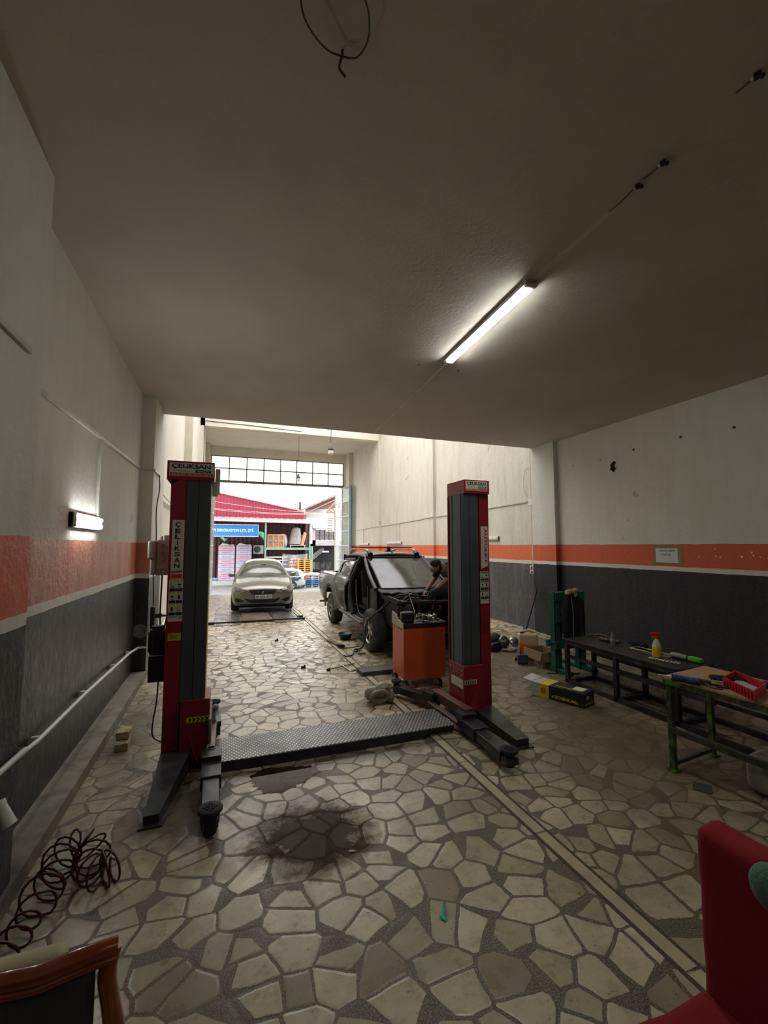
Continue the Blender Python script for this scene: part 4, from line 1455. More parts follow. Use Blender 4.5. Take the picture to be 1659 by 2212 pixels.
# chassis
b = MB()
for x in (2.85, 3.79):
    b.bar((x, 6.55, 0.50), (x, 12.0, 0.50), 0.09, 0.14)
for y in (6.6, 7.6, 9.0, 10.5, 11.6):
    b.bar((2.85, y, 0.50), (3.79, y, 0.50), 0.08, 0.09)
b.cyl((2.6, 10.72, 0.38), (4.04, 10.72, 0.38), 0.05)
b.cyl((2.6, 7.62, 0.38), (4.04, 7.62, 0.38), 0.045)
b.build('chassis', M_ENG, PU)
# running board
b = MB()
b.bar((2.50, 8.03, 0.43), (2.50, 9.68, 0.47), 0.10, 0.05, bev=0.012)
b.build('running_board', M_TDUST, PU)
b = MB()
b.bar((2.49, 8.04, 0.46), (2.49, 9.66, 0.50), 0.012, 0.01)
b.bar((2.52, 8.04, 0.46), (2.52, 9.66, 0.50), 0.012, 0.01)
b.build('bright_trim', M_CHROME, PU)
# cab: roof, pillars, floor, bulkheads
def roof(u, v):
    y = 8.50 + (10.0 - 8.50) * v
    hw = 0.60
    a = (u - 0.5) * 2
    z = 1.765 - 0.055 * abs(a) ** 3 - 0.055 * (abs(v - 0.45) * 2) ** 2.5
    return Vector((PXC + a * hw, y, z))
b = MB()
b.grid(roof, 16, 14)
b.build('roof', M_ROOF, PU, solid=0.035)
for s in (-1, 1):
    q = lambda x: PXC + (x - PXC) * (1 if s < 0 else -1)
    b = MB()
    b.tube([(q(2.735), 8.62, 1.72), (q(2.69), 8.48, 1.665), (q(2.62), 8.05, 1.42), (q(2.57), 7.60, 1.215), (q(2.56), 7.42, 1.12)], [0.034, 0.036, 0.036, 0.038, 0.04], seg=8, smooth=4)
    b.tube([(q(2.70), 8.55, 1.68), (q(2.70), 9.1, 1.71), (q(2.70), 9.9, 1.68)], 0.028, seg=8, smooth=3)
    b.build('roof_pillar', mat('pillar_paint', (0.03, 0.03, 0.03), 0.45, var=0.3, dirt=(0.12, 0.11, 0.09), dscale=4), PU)
b = MB()
b.bar((2.63, 8.46, 1.66), (4.01, 8.46, 1.66), 0.06, 0.05, bev=0.01)
b.b2(2.60, 2 * PXC - 2.60, 7.9, 10.2, 0.46, 0.50)
b.b2(2.60, 2 * PXC - 2.60, 10.16, 10.2, 0.5, 1.15)
b.bar((2.68, 10.10, 1.45), (2 * PXC - 2.68, 10.10, 1.45), 0.04, 0.5)
b.b2(2.56, 2 * PXC - 2.56, 7.86, 7.92, 0.48, 1.14)
b.build('cab_shell', M_DARK, PU)
# B pillar with hinges and the open door frame
b = MB()
b.tube([(2.70, 8.76, 1.66), (2.63, 8.90, 1.40), (2.56, 9.0, 1.15), (2.555, 9.02, 0.8), (2.56, 8.85, 0.5)], 0.055, seg=8, smooth=5)
b.prism([(2.552, 9.40, 1.02), (2.552, 9.38, 0.66), (2.552, 9.26, 0.48), (2.552, 9.02, 0.48), (2.552, 9.05, 1.0), (2.60, 9.0, 1.25), (2.60, 9.14, 1.25), (2.56, 9.2, 1.12)], (0.05, 0, 0))
b.build('door_pillar', M_BLK, PU)
b = MB()
b.lathe([(0, 0), (0.022, 0), (0.022, 0.01), (0, 0.012)], (2.548, 9.17, 0.83), (-1, 0, 0), seg=14)
b.box((2.545, 9.12, 0.62), (0.01, 0.06, 0.015))
b.build('door_catch', M_STEEL, PU)
b = MB()
b.tube([(2.60, 8.80, 1.20), (2.60, 8.78, 0.9), (2.62, 8.66, 0.55), (2.64, 8.2, 0.50)], 0.014, seg=6, smooth=5)
b.build('seat_belt', M_TDUST, PU)
# windscreen
def ws(u, v):
    a = (u - 0.5) * 2
    hw = 0.655 * (1 - v) + 0.585 * v
    y = 7.42 + (8.47 - 7.42) * v - 0.10 * (1 - a * a) * (1 - v * 0.4)
    z = 1.135 + (1.665 - 1.135) * v + 0.02 * math.sin(PI * v)
    return Vector((PXC + a * hw, y, z))
b = MB()
b.grid(ws, 16, 8)
b.build('windscreen', M_DUSTY, PU)
b = MB()
b.tube([ws(i / 12, 0) + Vector((0, -0.01, 0)) for i in range(13)], 0.016, seg=6)
b.tube([ws(i / 12, 1) + Vector((0, -0.005, 0.005)) for i in range(13)], 0.014, seg=6)
b.tube([ws(0, i / 6) for i in range(7)], 0.014, seg=6)
b.tube([ws(1, i / 6) for i in range(7)], 0.014, seg=6)
b.build('windscreen_seal', M_BLK, PU)
# interior
b = MB()
b.b2(2.64, 2 * PXC - 2.64, 7.55, 7.95, 0.86, 1.10, bev=0.05)
b.build('dashboard', M_DARK, PU)
for x in (2.98, 3.66):
    b = MB()
    b.box((x, 8.62, 0.75), (0.50, 0.48, 0.16), bev=0.05)
    b.box((x, 8.90, 1.08), (0.46, 0.13, 0.62), (-0.2, 0, 0), bev=0.05)
    b.box((x, 8.98, 1.46), (0.24, 0.09, 0.16), (-0.15, 0, 0), bev=0.04)
    b.build('seat', mat('seat_fabric', (0.03, 0.03, 0.03), 0.9), PU)
b = MB()
b.tube([(3.66 + 0.18 * math.cos(a / 16 * 2 * PI), 8.12 + 0.07 * math.sin(a / 16 * 2 * PI), 1.04 + 0.17 * math.sin(a / 16 * 2 * PI)) for a in range(16)], 0.014, seg=6, closed=True)
b.bar((3.48, 8.12, 1.04), (3.84, 8.12, 1.04), 0.03, 0.03)
b.build('steering_wheel', M_DARK, PU)
# scuttle, bulkhead, engine bay
b = MB()
def cowl(u, v):
    a = (u - 0.5) * 2
    return Vector((PXC + a * 0.74, 7.15 + 0.28 * v - 0.10 * (1 - a * a), 1.07 + 0.05 * v + 0.012 * math.sin(u * 40) * (1 - v)))
b.grid(cowl, 30, 4)
b.build('scuttle_panel', M_ENG, PU, solid=0.02)
b = MB()
b.b2(2.62, 2 * PXC - 2.62, 7.40, 7.44, 0.5, 1.10)
b.bar((2.60, 7.95, 0.80), (2.60, 7.44, 0.80), 0.04, 0.62)
b.bar((4.04, 7.95, 0.80), (4.04, 7.44, 0.80), 0.04, 0.62)
b.bar((2.66, 7.44, 1.02), (2.70, 6.62, 0.97), 0.05, 0.09, bev=0.01)
b.bar((3.98, 7.44, 1.02), (3.94, 6.62, 0.97), 0.05, 0.09, bev=0.01)
b.bar((2.72, 7.40, 0.75), (2.75, 6.66, 0.72), 0.03, 0.45)
b.bar((3.92, 7.40, 0.75), (3.89, 6.66, 0.72), 0.03, 0.45)
b.lathe([(0.14, 0), (0.15, 0.05), (0.10, 0.10), (0.05, 0.12), (0, 0.12)], (2.80, 7.22, 0.93), seg=18)
b.lathe([(0.14, 0), (0.15, 0.05), (0.10, 0.10), (0.05, 0.12), (0, 0.12)], (3.84, 7.22, 0.93), seg=18)
b.build('inner_wing', M_ENG, PU)
b = MB()
b.bar((2.62, 6.60, 0.97), (4.02, 6.60, 0.97), 0.05, 0.05, bev=0.01)
b.bar((2.66, 6.60, 0.50), (3.98, 6.60, 0.50), 0.07, 0.12, bev=0.01)
for x in (2.66, 3.02, 3.62, 3.98):
    b.bar((x, 6.60, 0.50), (x, 6.60, 0.97), 0.04, 0.035)
b.b2(2.66, 3.0, 6.61, 6.63, 0.54, 0.80)
b.b2(3.64, 3.98, 6.61, 6.63, 0.54, 0.80)
b.lathe([(0.12, 0), (0.135, -0.03), (0.10, 0.05), (0.02, 0.07)], (2.84, 6.57, 0.84), (0, -1, 0), seg=24)
b.lathe([(0.10, 0), (0.11, -0.03), (0.08, 0.05), (0.02, 0.07)], (3.80, 6.57, 0.84), (0, -1, 0), seg=24)
b.build('front_panel', M_ENG, PU)
random.seed(5)
b = MB()
b.b2(3.02, 3.60, 6.85, 7.38, 0.45, 0.92, bev=0.04)
b.b2(3.10, 3.50, 6.80, 7.30, 0.90, 1.02, bev=0.04)
b.b2(2.80, 3.0, 6.75, 6.98, 0.72, 0.98, bev=0.02)
b.b2(3.66, 3.86, 6.80, 7.05, 0.75, 1.0, bev=0.02)
for k in range(16):
    x, y, z = random.uniform(2.8, 3.85), random.uniform(6.65, 7.35), random.uniform(0.7, 1.03)
    b.box((x, y, z), (random.uniform(0.04, 0.14), random.uniform(0.04, 0.14), random.uniform(0.03, 0.10)), (0, 0, random.uniform(0, 3)), bev=0.008)
for k in range(8):
    x, y = random.uniform(2.85, 3.8), random.uniform(6.7, 7.3)
    b.cyl((x, y, 0.85), (x + random.uniform(-0.05, 0.05), y, 1.06), random.uniform(0.02, 0.05), seg=12)
for k in range(4):
    b.lathe([(0, 0), (0.06, 0), (0.06, 0.02), (0.02, 0.03), (0, 0.03)], (3.12 + 0.13 * k, 6.83, 0.62 + 0.07 * (k % 2)), (0, -1, 0), seg=18)
b.build('engine', M_ENG, PU)
b = MB()
for k in range(20):
    p = Vector((random.uniform(2.75, 3.9), random.uniform(6.62, 7.35), random.uniform(0.88, 1.06)))
    q = Vector((random.uniform(2.75, 3.9), random.uniform(6.62, 7.35), random.uniform(0.86, 1.06)))
    m = (p + q) / 2 + Vector((random.uniform(-0.1, 0.1), random.uniform(-0.1, 0.1), random.uniform(0.03, 0.10)))
    b.tube([p, m, q], random.choice([0.006, 0.01, 0.014, 0.02]), seg=6, smooth=6)
b.build('hose', mat('hose_black', (0.014, 0.014, 0.014), 0.4, var=0.5), PU)
b = MB()
b.box((3.33, 6.70, 0.98), (0.07, 0.05, 0.08), bev=0.01)
b.cyl((3.33, 6.70, 0.93), (3.33, 6.70, 0.84), 0.018, seg=10)
b.build('fluid_bottle', mat('aged_plastic', (0.26, 0.21, 0.16), 0.5), PU)
b = MB()
b.box((3.46, 6.66, 0.88), (0.05, 0.04, 0.04), bev=0.012)
b.build('connector', mat('connector_red', (0.22, 0.03, 0.03), 0.5), PU)
b = MB()
b.cyl((2.86, 6.575, 1.02), (3.58, 6.575, 0.985), 0.005, seg=6)
b.build('bonnet_stay', M_STEEL, PU)
# wiring loom hanging over the wing and down across the front wheel
b = MB()
b.tube([(3.05, 6.62, 1.07), (2.86, 6.66, 1.10), (2.74, 6.85, 1.06), (2.62, 7.05, 0.90), (2.50, 7.28, 0.72), (2.40, 7.40, 0.58), (2.385, 7.50, 0.40), (2.385, 7.52, 0.22), (2.36, 7.60, 0.08), (2.28, 7.72, 0.03)], 0.016, seg=8, smooth=6)
b.tube([(2.80, 6.72, 1.07), (2.60, 6.95, 0.98), (2.55, 7.02, 0.84), (2.56, 7.0, 0.78)], 0.008, seg=6, smooth=5)
b.tube([(2.39, 7.42, 0.60), (2.375, 7.35, 0.42), (2.38, 7.46, 0.30), (2.37, 7.5, 0.18)], 0.010, seg=6, smooth=5)
b.build('wiring_loom', mat('loom_black', (0.018, 0.018, 0.018), 0.35), PU)
# roof rails, bars, aerial
for s in (-1, 1):
    q = lambda x: PXC + (x - PXC) * (1 if s < 0 else -1)
    b = MB()
    b.tube([(q(2.80), 8.50, 1.735), (q(2.79), 8.58, 1.79), (q(2.785), 8.72, 1.825), (q(2.785), 9.15, 1.84)], [0.045, 0.032, 0.022, 0.018], seg=8, smooth=5)
    b.tube([(q(2.785), 9.15, 1.84), (q(2.785), 9.65, 1.835), (q(2.79), 9.82, 1.80), (q(2.80), 9.92, 1.74)], [0.018, 0.018, 0.03, 0.04], seg=8, smooth=5)
    b.build('roof_rail', mat('rail_silver', (0.38, 0.37, 0.34), 0.35, 0.6), PU)
    b = MB()
    b.tube([(q(2.80), 8.47, 1.72), (q(2.795), 8.56, 1.775), (q(2.79), 8.64, 1.80)], [0.06, 0.045, 0.028], seg=8, smooth=3)
    b.build('rail_foot', M_BLK, PU)
for y in (8.95, 9.5):
    b = MB()
    b.bar((2.70, y, 1.865), (3.94, y, 1.865), 0.03, 0.02, bev=0.005)
    b.build('cross_bar', M_BLK, PU)
b = MB()
b.box((3.40, 9.0, 1.84), (0.07, 0.07, 0.10), bev=0.01)
b.box((3.40, 9.0, 1.79), (0.16, 0.10, 0.03), bev=0.01)
b.build('bar_clamp', M_BLK, PU)
b = MB()
b.lathe([(0.018, 0), (0.010, 0.04), (0, 0.045)], (3.32, 8.58, 1.755), seg=8)
b.cyl((3.32, 8.58, 1.79), (3.30, 8.66, 1.86), 0.003, seg=5)
b.build('aerial', M_BLK, PU)
wheel(PU, (2.62, 10.72, 0.38), 0.38, 0.245, -1, 0.225)
wheel(PU, (2.60, 7.62, 0.38), 0.38, 0.255, -1, 0.225)
wheel(PU, (4.02, 10.72, 0.38), 0.38, 0.245, 1, 0.225)
wheel(PU, (4.04, 7.62, 0.38), 0.38, 0.255, 1, 0.225)

# ---- saloon car
CW = {}
def car_body(stations, n=22):
    """stations: y, half width low, belt, top, z bottom, z belt, z top, crown; closed loft"""
    bm = bmesh.new()
    rings = []
    for (y, wl, wb, wt, zb, zbelt, zt, crown) in stations:
        half = [(0.0, zb), (wl * 0.6, zb), (wl * 0.93, zb + 0.01), (wl, zb + 0.06), (wl + (wb - wl) * 0.5 + 0.012, zb + (zbelt - zb) * 0.35), (wb + 0.006, zb + (zbelt - zb) * 0.7), (wb, zbelt - 0.03), (wb - 0.03, zbelt + 0.015), (wt + (wb - wt) * 0.45 - 0.01, zbelt + (zt - zbelt) * 0.5), (wt + 0.03, zt - 0.07 * min(1, (zt - zbelt) * 3)), (wt * 0.86, zt - 0.012 * 1), (wt * 0.45, zt + crown * 0.8), (0.0, zt + crown)]
        ring = [bm.verts.new((x, y, z)) for x, z in half]
        ring += [bm.verts.new((-x, y, z)) for x, z in half[-2:0:-1]]
        rings.append(ring)
    m = len(rings[0])
    for i in range(len(rings) - 1):
        for k in range(m):
            bm.faces.new((rings[i][k], rings[i][(k + 1) % m], rings[i + 1][(k + 1) % m], rings[i + 1][k]))
    bm.faces.new(rings[0])
    bm.faces.new(rings[-1][::-1])
    bmesh.ops.recalc_face_normals(bm, faces=bm.faces[:])
    for f in bm.faces: f.smooth = True
    return bm
def subdivided(bm, lv=2):
    me = bpy.data.meshes.new('t')
    bm.to_mesh(me)
    o = bpy.data.objects.new('t', me)
    COL.objects.link(o)
    md = o.modifiers.new('s', 'SUBSURF')
    md.levels = lv
    bpy.context.view_layer.update()
    dg = bpy.context.evaluated_depsgraph_get()
    me2 = bpy.data.meshes.new_from_object(o.evaluated_get(dg))
    bpy.data.objects.remove(o)
    out = bmesh.new()
    out.from_mesh(me2)
    return out
def patch(bvh, outline, direction, off, plane, step=0.05):
    """lays a traced outline onto the body along 'direction' ('y','-y','x','-x','z') slightly proud of it"""
    bm = bmesh.new()
    vs = [bm.verts.new((p[0], p[1], 0)) for p in outline]
    es = [bm.edges.new((vs[i], vs[(i + 1) % len(vs)])) for i in range(len(vs))]
    bmesh.ops.triangle_fill(bm, edges=es, use_beauty=True, normal=(0, 0, 1))
    for ax in (0, 1):
        lo = min(p[ax] for p in outline)
        hi = max(p[ax] for p in outline)
        k = lo + step
        while k < hi:
            no = (1, 0, 0) if ax == 0 else (0, 1, 0)
            co = (k, 0, 0) if ax == 0 else (0, k, 0)
            bmesh.ops.bisect_plane(bm, geom=bm.verts[:] + bm.edges[:] + bm.faces[:], plane_co=co, plane_no=no)
            k += step
    D = {'y': Vector((0, 1, 0)), '-y': Vector((0, -1, 0)), 'x': Vector((1, 0, 0)), '-x': Vector((-1, 0, 0)), '-z': Vector((0, 0, -1))}[direction]
    bad = []
    for v in bm.verts:
        a, c = v.co.x, v.co.y
        if plane == 'xz': o = Vector((a, 0, c)) - D * 20
        elif plane == 'yz': o = Vector((0, a, c)) - D * 20
        else: o = Vector((a, c, 0)) - D * 20
        hit = bvh.ray_cast(o, D)
        if hit[0] is None:
            bad.append(v)
        else:
            v.co = hit[0] - D * off
    bmesh.ops.delete(bm, geom=bad, context='VERTS')
    for f in bm.faces: f.smooth = True
    return bm

M_SIL = mat('silver_car_paint', (0.24, 0.235, 0.21), 0.28, 0.55, var=0.05, coat=0.6, dirt=(0.20, 0.185, 0.15), dscale=1.2, dth=(0.5, 0.9))
M_CGLASS = mat('car_glass_dark', (0.10, 0.11, 0.095), 0.08, 0.0, var=0.5, scale=2.5, coat=0.3, spec=0.9)
CAR = thing('saloon_car', 'silver beige saloon car parked nose in on the low ramp', 'car', (1.03, 12.68, 0.012), R(-4))
# local frame: front at y=0, looking to -y
st_ = [
    (0.02, 0.58, 0.66, 0.50, 0.27, 0.58, 0.66, 0.02),
    (0.10, 0.74, 0.80, 0.62, 0.21, 0.62, 0.72, 0.03),
    (0.30, 0.80, 0.85, 0.70, 0.19, 0.68, 0.79, 0.04),
    (0.70, 0.81, 0.865, 0.74, 0.19, 0.78, 0.87, 0.045),
    (1.10, 0.82, 0.87, 0.74, 0.19, 0.86, 0.94, 0.04),
    (1.22, 0.82, 0.87, 0.72, 0.19, 0.88, 1.0, 0.03),
    (1.75, 0.82, 0.87, 0.60, 0.19, 0.91, 1.34, 0.03),
    (2.15, 0.82, 0.87, 0.56, 0.19, 0.92, 1.44, 0.03),
    (2.80, 0.82, 0.87, 0.56, 0.19, 0.93, 1.455, 0.03),
    (3.35, 0.82, 0.87, 0.58, 0.20, 0.95, 1.38, 0.03),
    (3.85, 0.82, 0.86, 0.68, 0.22, 0.97, 1.08, 0.03),
    (4.30, 0.78, 0.82, 0.66, 0.25, 0.96, 1.05, 0.03),
    (4.44, 0.70, 0.74, 0.58, 0.30, 0.86, 0.96, 0.02)]
bmb = subdivided(car_body(st_), 2)
bvh = BVHTree.FromBMesh(bmb)
b = MB(); b.merge(bmb)
b.build('body', M_SIL, CAR, world=False)
def onto(name, outline, off, m, direction='y', plane='xz', par=None, mirror=False, step=0.05):
    b = MB()
    b.merge(patch(bvh, outline, direction, off, plane, step))
    o = b.build(name, m, par or CAR, world=False)
    if mirror:
        b = MB()
        b.merge(patch(bvh, [(-x, z) for x, z in outline][::-1], direction, off, plane, step))
        b.build(name, m, par or CAR, world=False)
    return o
onto('windscreen', [(-0.71, 0.985), (-0.62, 1.15), (-0.50, 1.375), (-0.30, 1.415), (0, 1.425), (0.30, 1.415), (0.50, 1.375), (0.62, 1.15), (0.71, 0.985), (0.4, 0.955), (0, 0.945), (-0.4, 0.955)], 0.006, M_CGLASS)
onto('grille', [(-0.36, 0.665), (0.36, 0.665), (0.375, 0.64), (0.29, 0.545), (0.25, 0.525), (-0.25, 0.525), (-0.29, 0.545), (-0.375, 0.64)], 0.010, M_BLK)
onto('grille_trim', [(-0.385, 0.685), (0.385, 0.685), (0.385, 0.667), (-0.385, 0.667)], 0.013, M_CHROME)
onto('headlight', [(0.40, 0.625), (0.46, 0.665), (0.62, 0.72), (0.78, 0.755), (0.79, 0.70), (0.74, 0.625), (0.64, 0.585), (0.50, 0.585)], 0.008, mat('headlight_glass', (0.12, 0.115, 0.10), 0.12, 0.3, var=0.6, scale=12, spec=0.9), mirror=True)
onto('lower_intake', [(-0.50, 0.445), (-0.33, 0.405), (0.33, 0.405), (0.50, 0.445), (0.42, 0.36), (0.33, 0.305), (-0.33, 0.305), (-0.42, 0.36)], 0.008, M_BLK)
onto('fog_lamp_recess', [(0.50, 0.37), (0.62, 0.43), (0.735, 0.46), (0.745, 0.40), (0.72, 0.345), (0.60, 0.33)], 0.008, M_BLK, mirror=True)
onto('bumper_lip', [(-0.62, 0.275), (0.62, 0.275), (0.60, 0.235), (-0.60, 0.235)], 0.006, M_BLK)
for s in (-1, 1):
    b = MB()
    b.lathe([(0, 0.0), (0.035, 0.0), (0.035, 0.02), (0.0, 0.03)], (0.655 * s, 0.085, 0.395), (0, -1, 0), seg=14)
    b.build('fog_lamp', M_CHROME, CAR, world=False)
b = MB()
b.box((0, -0.018, 0.475), (0.50, 0.012, 0.105), bev=0.003)
pt = b.build('number_plate', mat('plate_white', (0.55, 0.56, 0.57), 0.4), CAR, world=False)
b = MB()
b.box((-0.23, -0.026, 0.475), (0.035, 0.006, 0.10))
b.build('plate_band', mat('plate_blue', (0.02, 0.05, 0.30), 0.4), pt, world=False)
text('lettering', '48 ASK 813', M_INK, pt, (-0.195, -0.0255, 0.445), (1, 0, 0), (0, 0, 1), 0.42, 0.062, off=0.02, world=False)
# lion badge: small upright chrome figure built from slanted strokes
b = MB()
yb = -0.005
for (p, q, wd) in (((-0.018, 0.57), (0.012, 0.628), 0.014), ((0.012, 0.628), (0.026, 0.612), 0.014), ((-0.004, 0.60), (-0.030, 0.592), 0.009), ((0.0, 0.585), (0.024, 0.556), 0.011), ((-0.018, 0.572), (-0.026, 0.552), 0.010), ((0.006, 0.606), (0.030, 0.595), 0.008)):
    b.bar((p[0], yb, p[1]), (q[0], yb, q[1]), wd, 0.008, up=(0, 1, 0))
b.build('badge', M_CHROME, CAR, world=False)
for s in (-1, 1):
    b = MB()
    b.ball((0.93 * s, 1.52, 1.0), (0.10, 0.055, 0.065), 14)
    b.bar((0.84 * s, 1.50, 0.955), (0.90 * s, 1.52, 0.97), 0.04, 0.03, bev=0.01)
    b.build('wing_mirror', M_SIL, CAR, world=False)
for s, dr in ((-1, 'x'), (1, '-x')):
    b = MB()
    b.merge(patch(bvh, [(1.55, 0.97), (1.95, 1.30), (2.15, 1.37), (2.55, 1.39), (2.55, 0.97)], dr, 0.006, 'yz', 0.1))
    b.build('side_window', M_CGLASS, CAR, world=False)
    b = MB()
    b.merge(patch(bvh, [(2.62, 0.97), (2.62, 1.39), (3.1, 1.36), (3.45, 1.20), (3.5, 0.99)], dr, 0.006, 'yz', 0.1))
    b.build('side_window', M_CGLASS, CAR, world=False)
    for yy_ in (0.82, 3.45):
        b = MB()
        b.merge(patch(bvh, [(yy_ + p[0], 0.30 + p[1]) for p in [(0.37 * math.cos(R(a)), 0.37 * math.sin(R(a))) for a in range(0, 181, 15)]] + [(yy_ - 0.37, 0.22), (yy_ + 0.37, 0.22)], dr, 0.004, 'yz', 0.1))
        b.build('wheel_arch', M_BLK, CAR, world=False)
        wheel_loc = Vector((0.765 * s, yy_, 0.318))
        b = MB()
        wh = None
        r, wd, rim = 0.318, 0.215, 0.20
        b.lathe([(rim, -wd * 0.5), (r * 0.9, -wd * 0.5), (r, -wd * 0.3), (r, wd * 0.3), (r * 0.9, wd * 0.5), (rim, wd * 0.47)], wheel_loc, (s, 0, 0), seg=32)
        wh = b.build('wheel', M_TIRE, CAR, world=False)
        b = MB()
        b.lathe([(0, wd * 0.42), (rim * 0.3, wd * 0.44), (rim * 0.9, wd * 0.40), (rim * 1.02, wd * 0.49)], wheel_loc, (s, 0, 0), seg=24)
        b.build('rim', M_RIM, wh, world=False)
b = MB()
b.box((0.02, 1.66, 1.285), (0.16, 0.03, 0.05), bev=0.01)
b.tube([(-0.55, 1.18, 0.975), (-0.15, 1.20, 1.0), (0.1, 1.22, 1.0)], 0.008, seg=5)
b.tube([(0.05, 1.18, 0.98), (0.4, 1.2, 1.0), (0.6, 1.24, 0.99)], 0.008, seg=5)
b.build('wiper', M_BLK, CAR, world=False)
b = MB()
b.box((0, 2.1, 0.20), (1.45, 3.7, 0.08))
b.build('underbody', M_DARK, CAR, world=False)

# ---- low drive-on ramp plates in front of the saloon
RP = thing('vehicle_ramp', 'low steel drive-on ramp of two flaps and a middle plate before the saloon', 'ramp', (0.8, 12.0, 0))
M_RAMP = tread_plate('ramp_checker', (0.20, 0.18, 0.16), 14)
for (xa, xb) in ((-0.20, 0.40), (1.22, 1.84)):
    b = MB()
    c = 0.08
    pts = [(xa, 11.15, 0.0), (xb, 11.15, 0.0), (xb + c * 0.5, 11.7, 0.035), (xb, 13.0, 0.045), (xa, 13.0, 0.045), (xa, 11.7, 0.035)]
    b.prism(pts, (0, 0, 0.012))
    b.build('ramp_flap', M_RAMP, RP)
b = MB()
b.prism([(0.47, 11.45, 0.01), (1.16, 11.45, 0.01), (1.16, 13.2, 0.03), (0.47, 13.2, 0.03)], (0, 0, 0.02))
b.build('middle_plate', mat('rusty_plate', (0.14, 0.10, 0.085), 0.6, 0.3, var=0.4), RP)
b = MB()
b.bar((-0.35, 11.45, 0.03), (2.0, 11.45, 0.03), 0.05, 0.04)
b.cyl((1.84, 11.75, 0.035), (2.0, 11.75, 0.035), 0.03)
b.cyl((-0.36, 11.45, 0.03), (-0.2, 11.45, 0.03), 0.03)
b.build('cross_shaft', M_BLK, RP)

# ------------------------------------------------------------------ mechanic bent over the engine
def skin(name, verts, edges, radii, mats, parent, sub=2, root=0):
    me = bpy.data.meshes.new(name)
    me.from_pydata([Vector(v) for v in verts], edges, [])
    o = bpy.data.objects.new(name, me)
    COL.objects.link(o)
    md = o.modifiers.new('skin', 'SKIN')
    md.use_smooth_shade = True
    sv = me.skin_vertices[0].data
    for i, r_ in enumerate(radii):
        sv[i].radius = r_ if isinstance(r_, tuple) else (r_, r_)
        sv[i].use_root = (i == root)
    m2 = o.modifiers.new('sub', 'SUBSURF')
    m2.levels = sub
    m2.render_levels = sub
    bpy.context.view_layer.update()
    dg = bpy.context.evaluated_depsgraph_get()
    me2 = bpy.data.meshes.new_from_object(o.evaluated_get(dg))
    bpy.data.objects.remove(o)
    for p in me2.polygons:
        p.use_smooth = True
    me2.materials.clear()
    return link(name, me2, mats, parent)
M_SKIN = mat('skin', (0.36, 0.20, 0.13), 0.55, var=0.06)
M_TEE = mat('black_tshirt', (0.011, 0.010, 0.010), 0.9, var=0.3, bump=0.2, bscale=30)
M_TROU = mat('dark_trousers', (0.014, 0.015, 0.019), 0.85, var=0.3, bump=0.3, bscale=25)
M_HAIR = mat('dark_hair', (0.012, 0.008, 0.006), 0.7, var=0.4, bump=0.6, bscale=120)
MAN = thing('person', 'man in black T-shirt perched on the pickup front, bent over its engine', 'person', (3.70, 6.75, 1.0))
MW[MAN.name] = Matrix.Translation((3.85, 6.75, 0.98))
pel, sp1, sp2, chest, neck, hd1, hd2 = (3.99, 6.84, 1.11), (3.985, 6.87, 1.25), (3.95, 6.88, 1.39), (3.88, 6.87, 1.50), (3.755, 6.86, 1.545), (3.66, 6.86, 1.55), (3.61, 6.86, 1.50)
V = [pel, sp1, sp2, chest, neck, hd1, hd2,
     (3.81, 6.68, 1.475), (3.70, 6.60, 1.32), (3.60, 6.66, 1.21), (3.53, 6.72, 1.12), (3.49, 6.745, 1.075),      # near arm
     (3.80, 7.03, 1.475), (3.74, 7.10, 1.31), (3.64, 7.08, 1.21), (3.56, 7.05, 1.13), (3.52, 7.04, 1.085),      # far arm
     (3.96, 6.74, 1.10), (3.70, 6.70, 1.10), (3.46, 6.68, 1.085), (3.44, 6.72, 0.90), (3.45, 6.80, 0.72),       # near leg, thigh level
     (3.99, 6.95, 1.10), (3.80, 7.12, 1.08), (3.60, 7.24, 1.05), (3.60, 7.22, 0.90)]                            # far leg
E_ = [(0, 1), (1, 2), (2, 3), (3, 4), (4, 5), (5, 6), (3, 7), (7, 8), (8, 9), (9, 10), (10, 11), (3, 12), (12, 13), (13, 14), (14, 15), (15, 16), (0, 17), (17, 18), (18, 19), (19, 20), (20, 21), (0, 22), (22, 23), (23, 24), (24, 25)]
rr_ = [(0.13, 0.15), (0.12, 0.14), (0.125, 0.15), (0.11, 0.13), 0.055, 0.075, 0.06,
       0.055, 0.045, 0.041, 0.030, 0.024, 0.055, 0.045, 0.041, 0.030, 0.024,
       0.09, 0.078, 0.062, 0.05, 0.042, 0.09, 0.078, 0.062, 0.05]
skin('body', V, E_, rr_, M_SKIN, MAN)
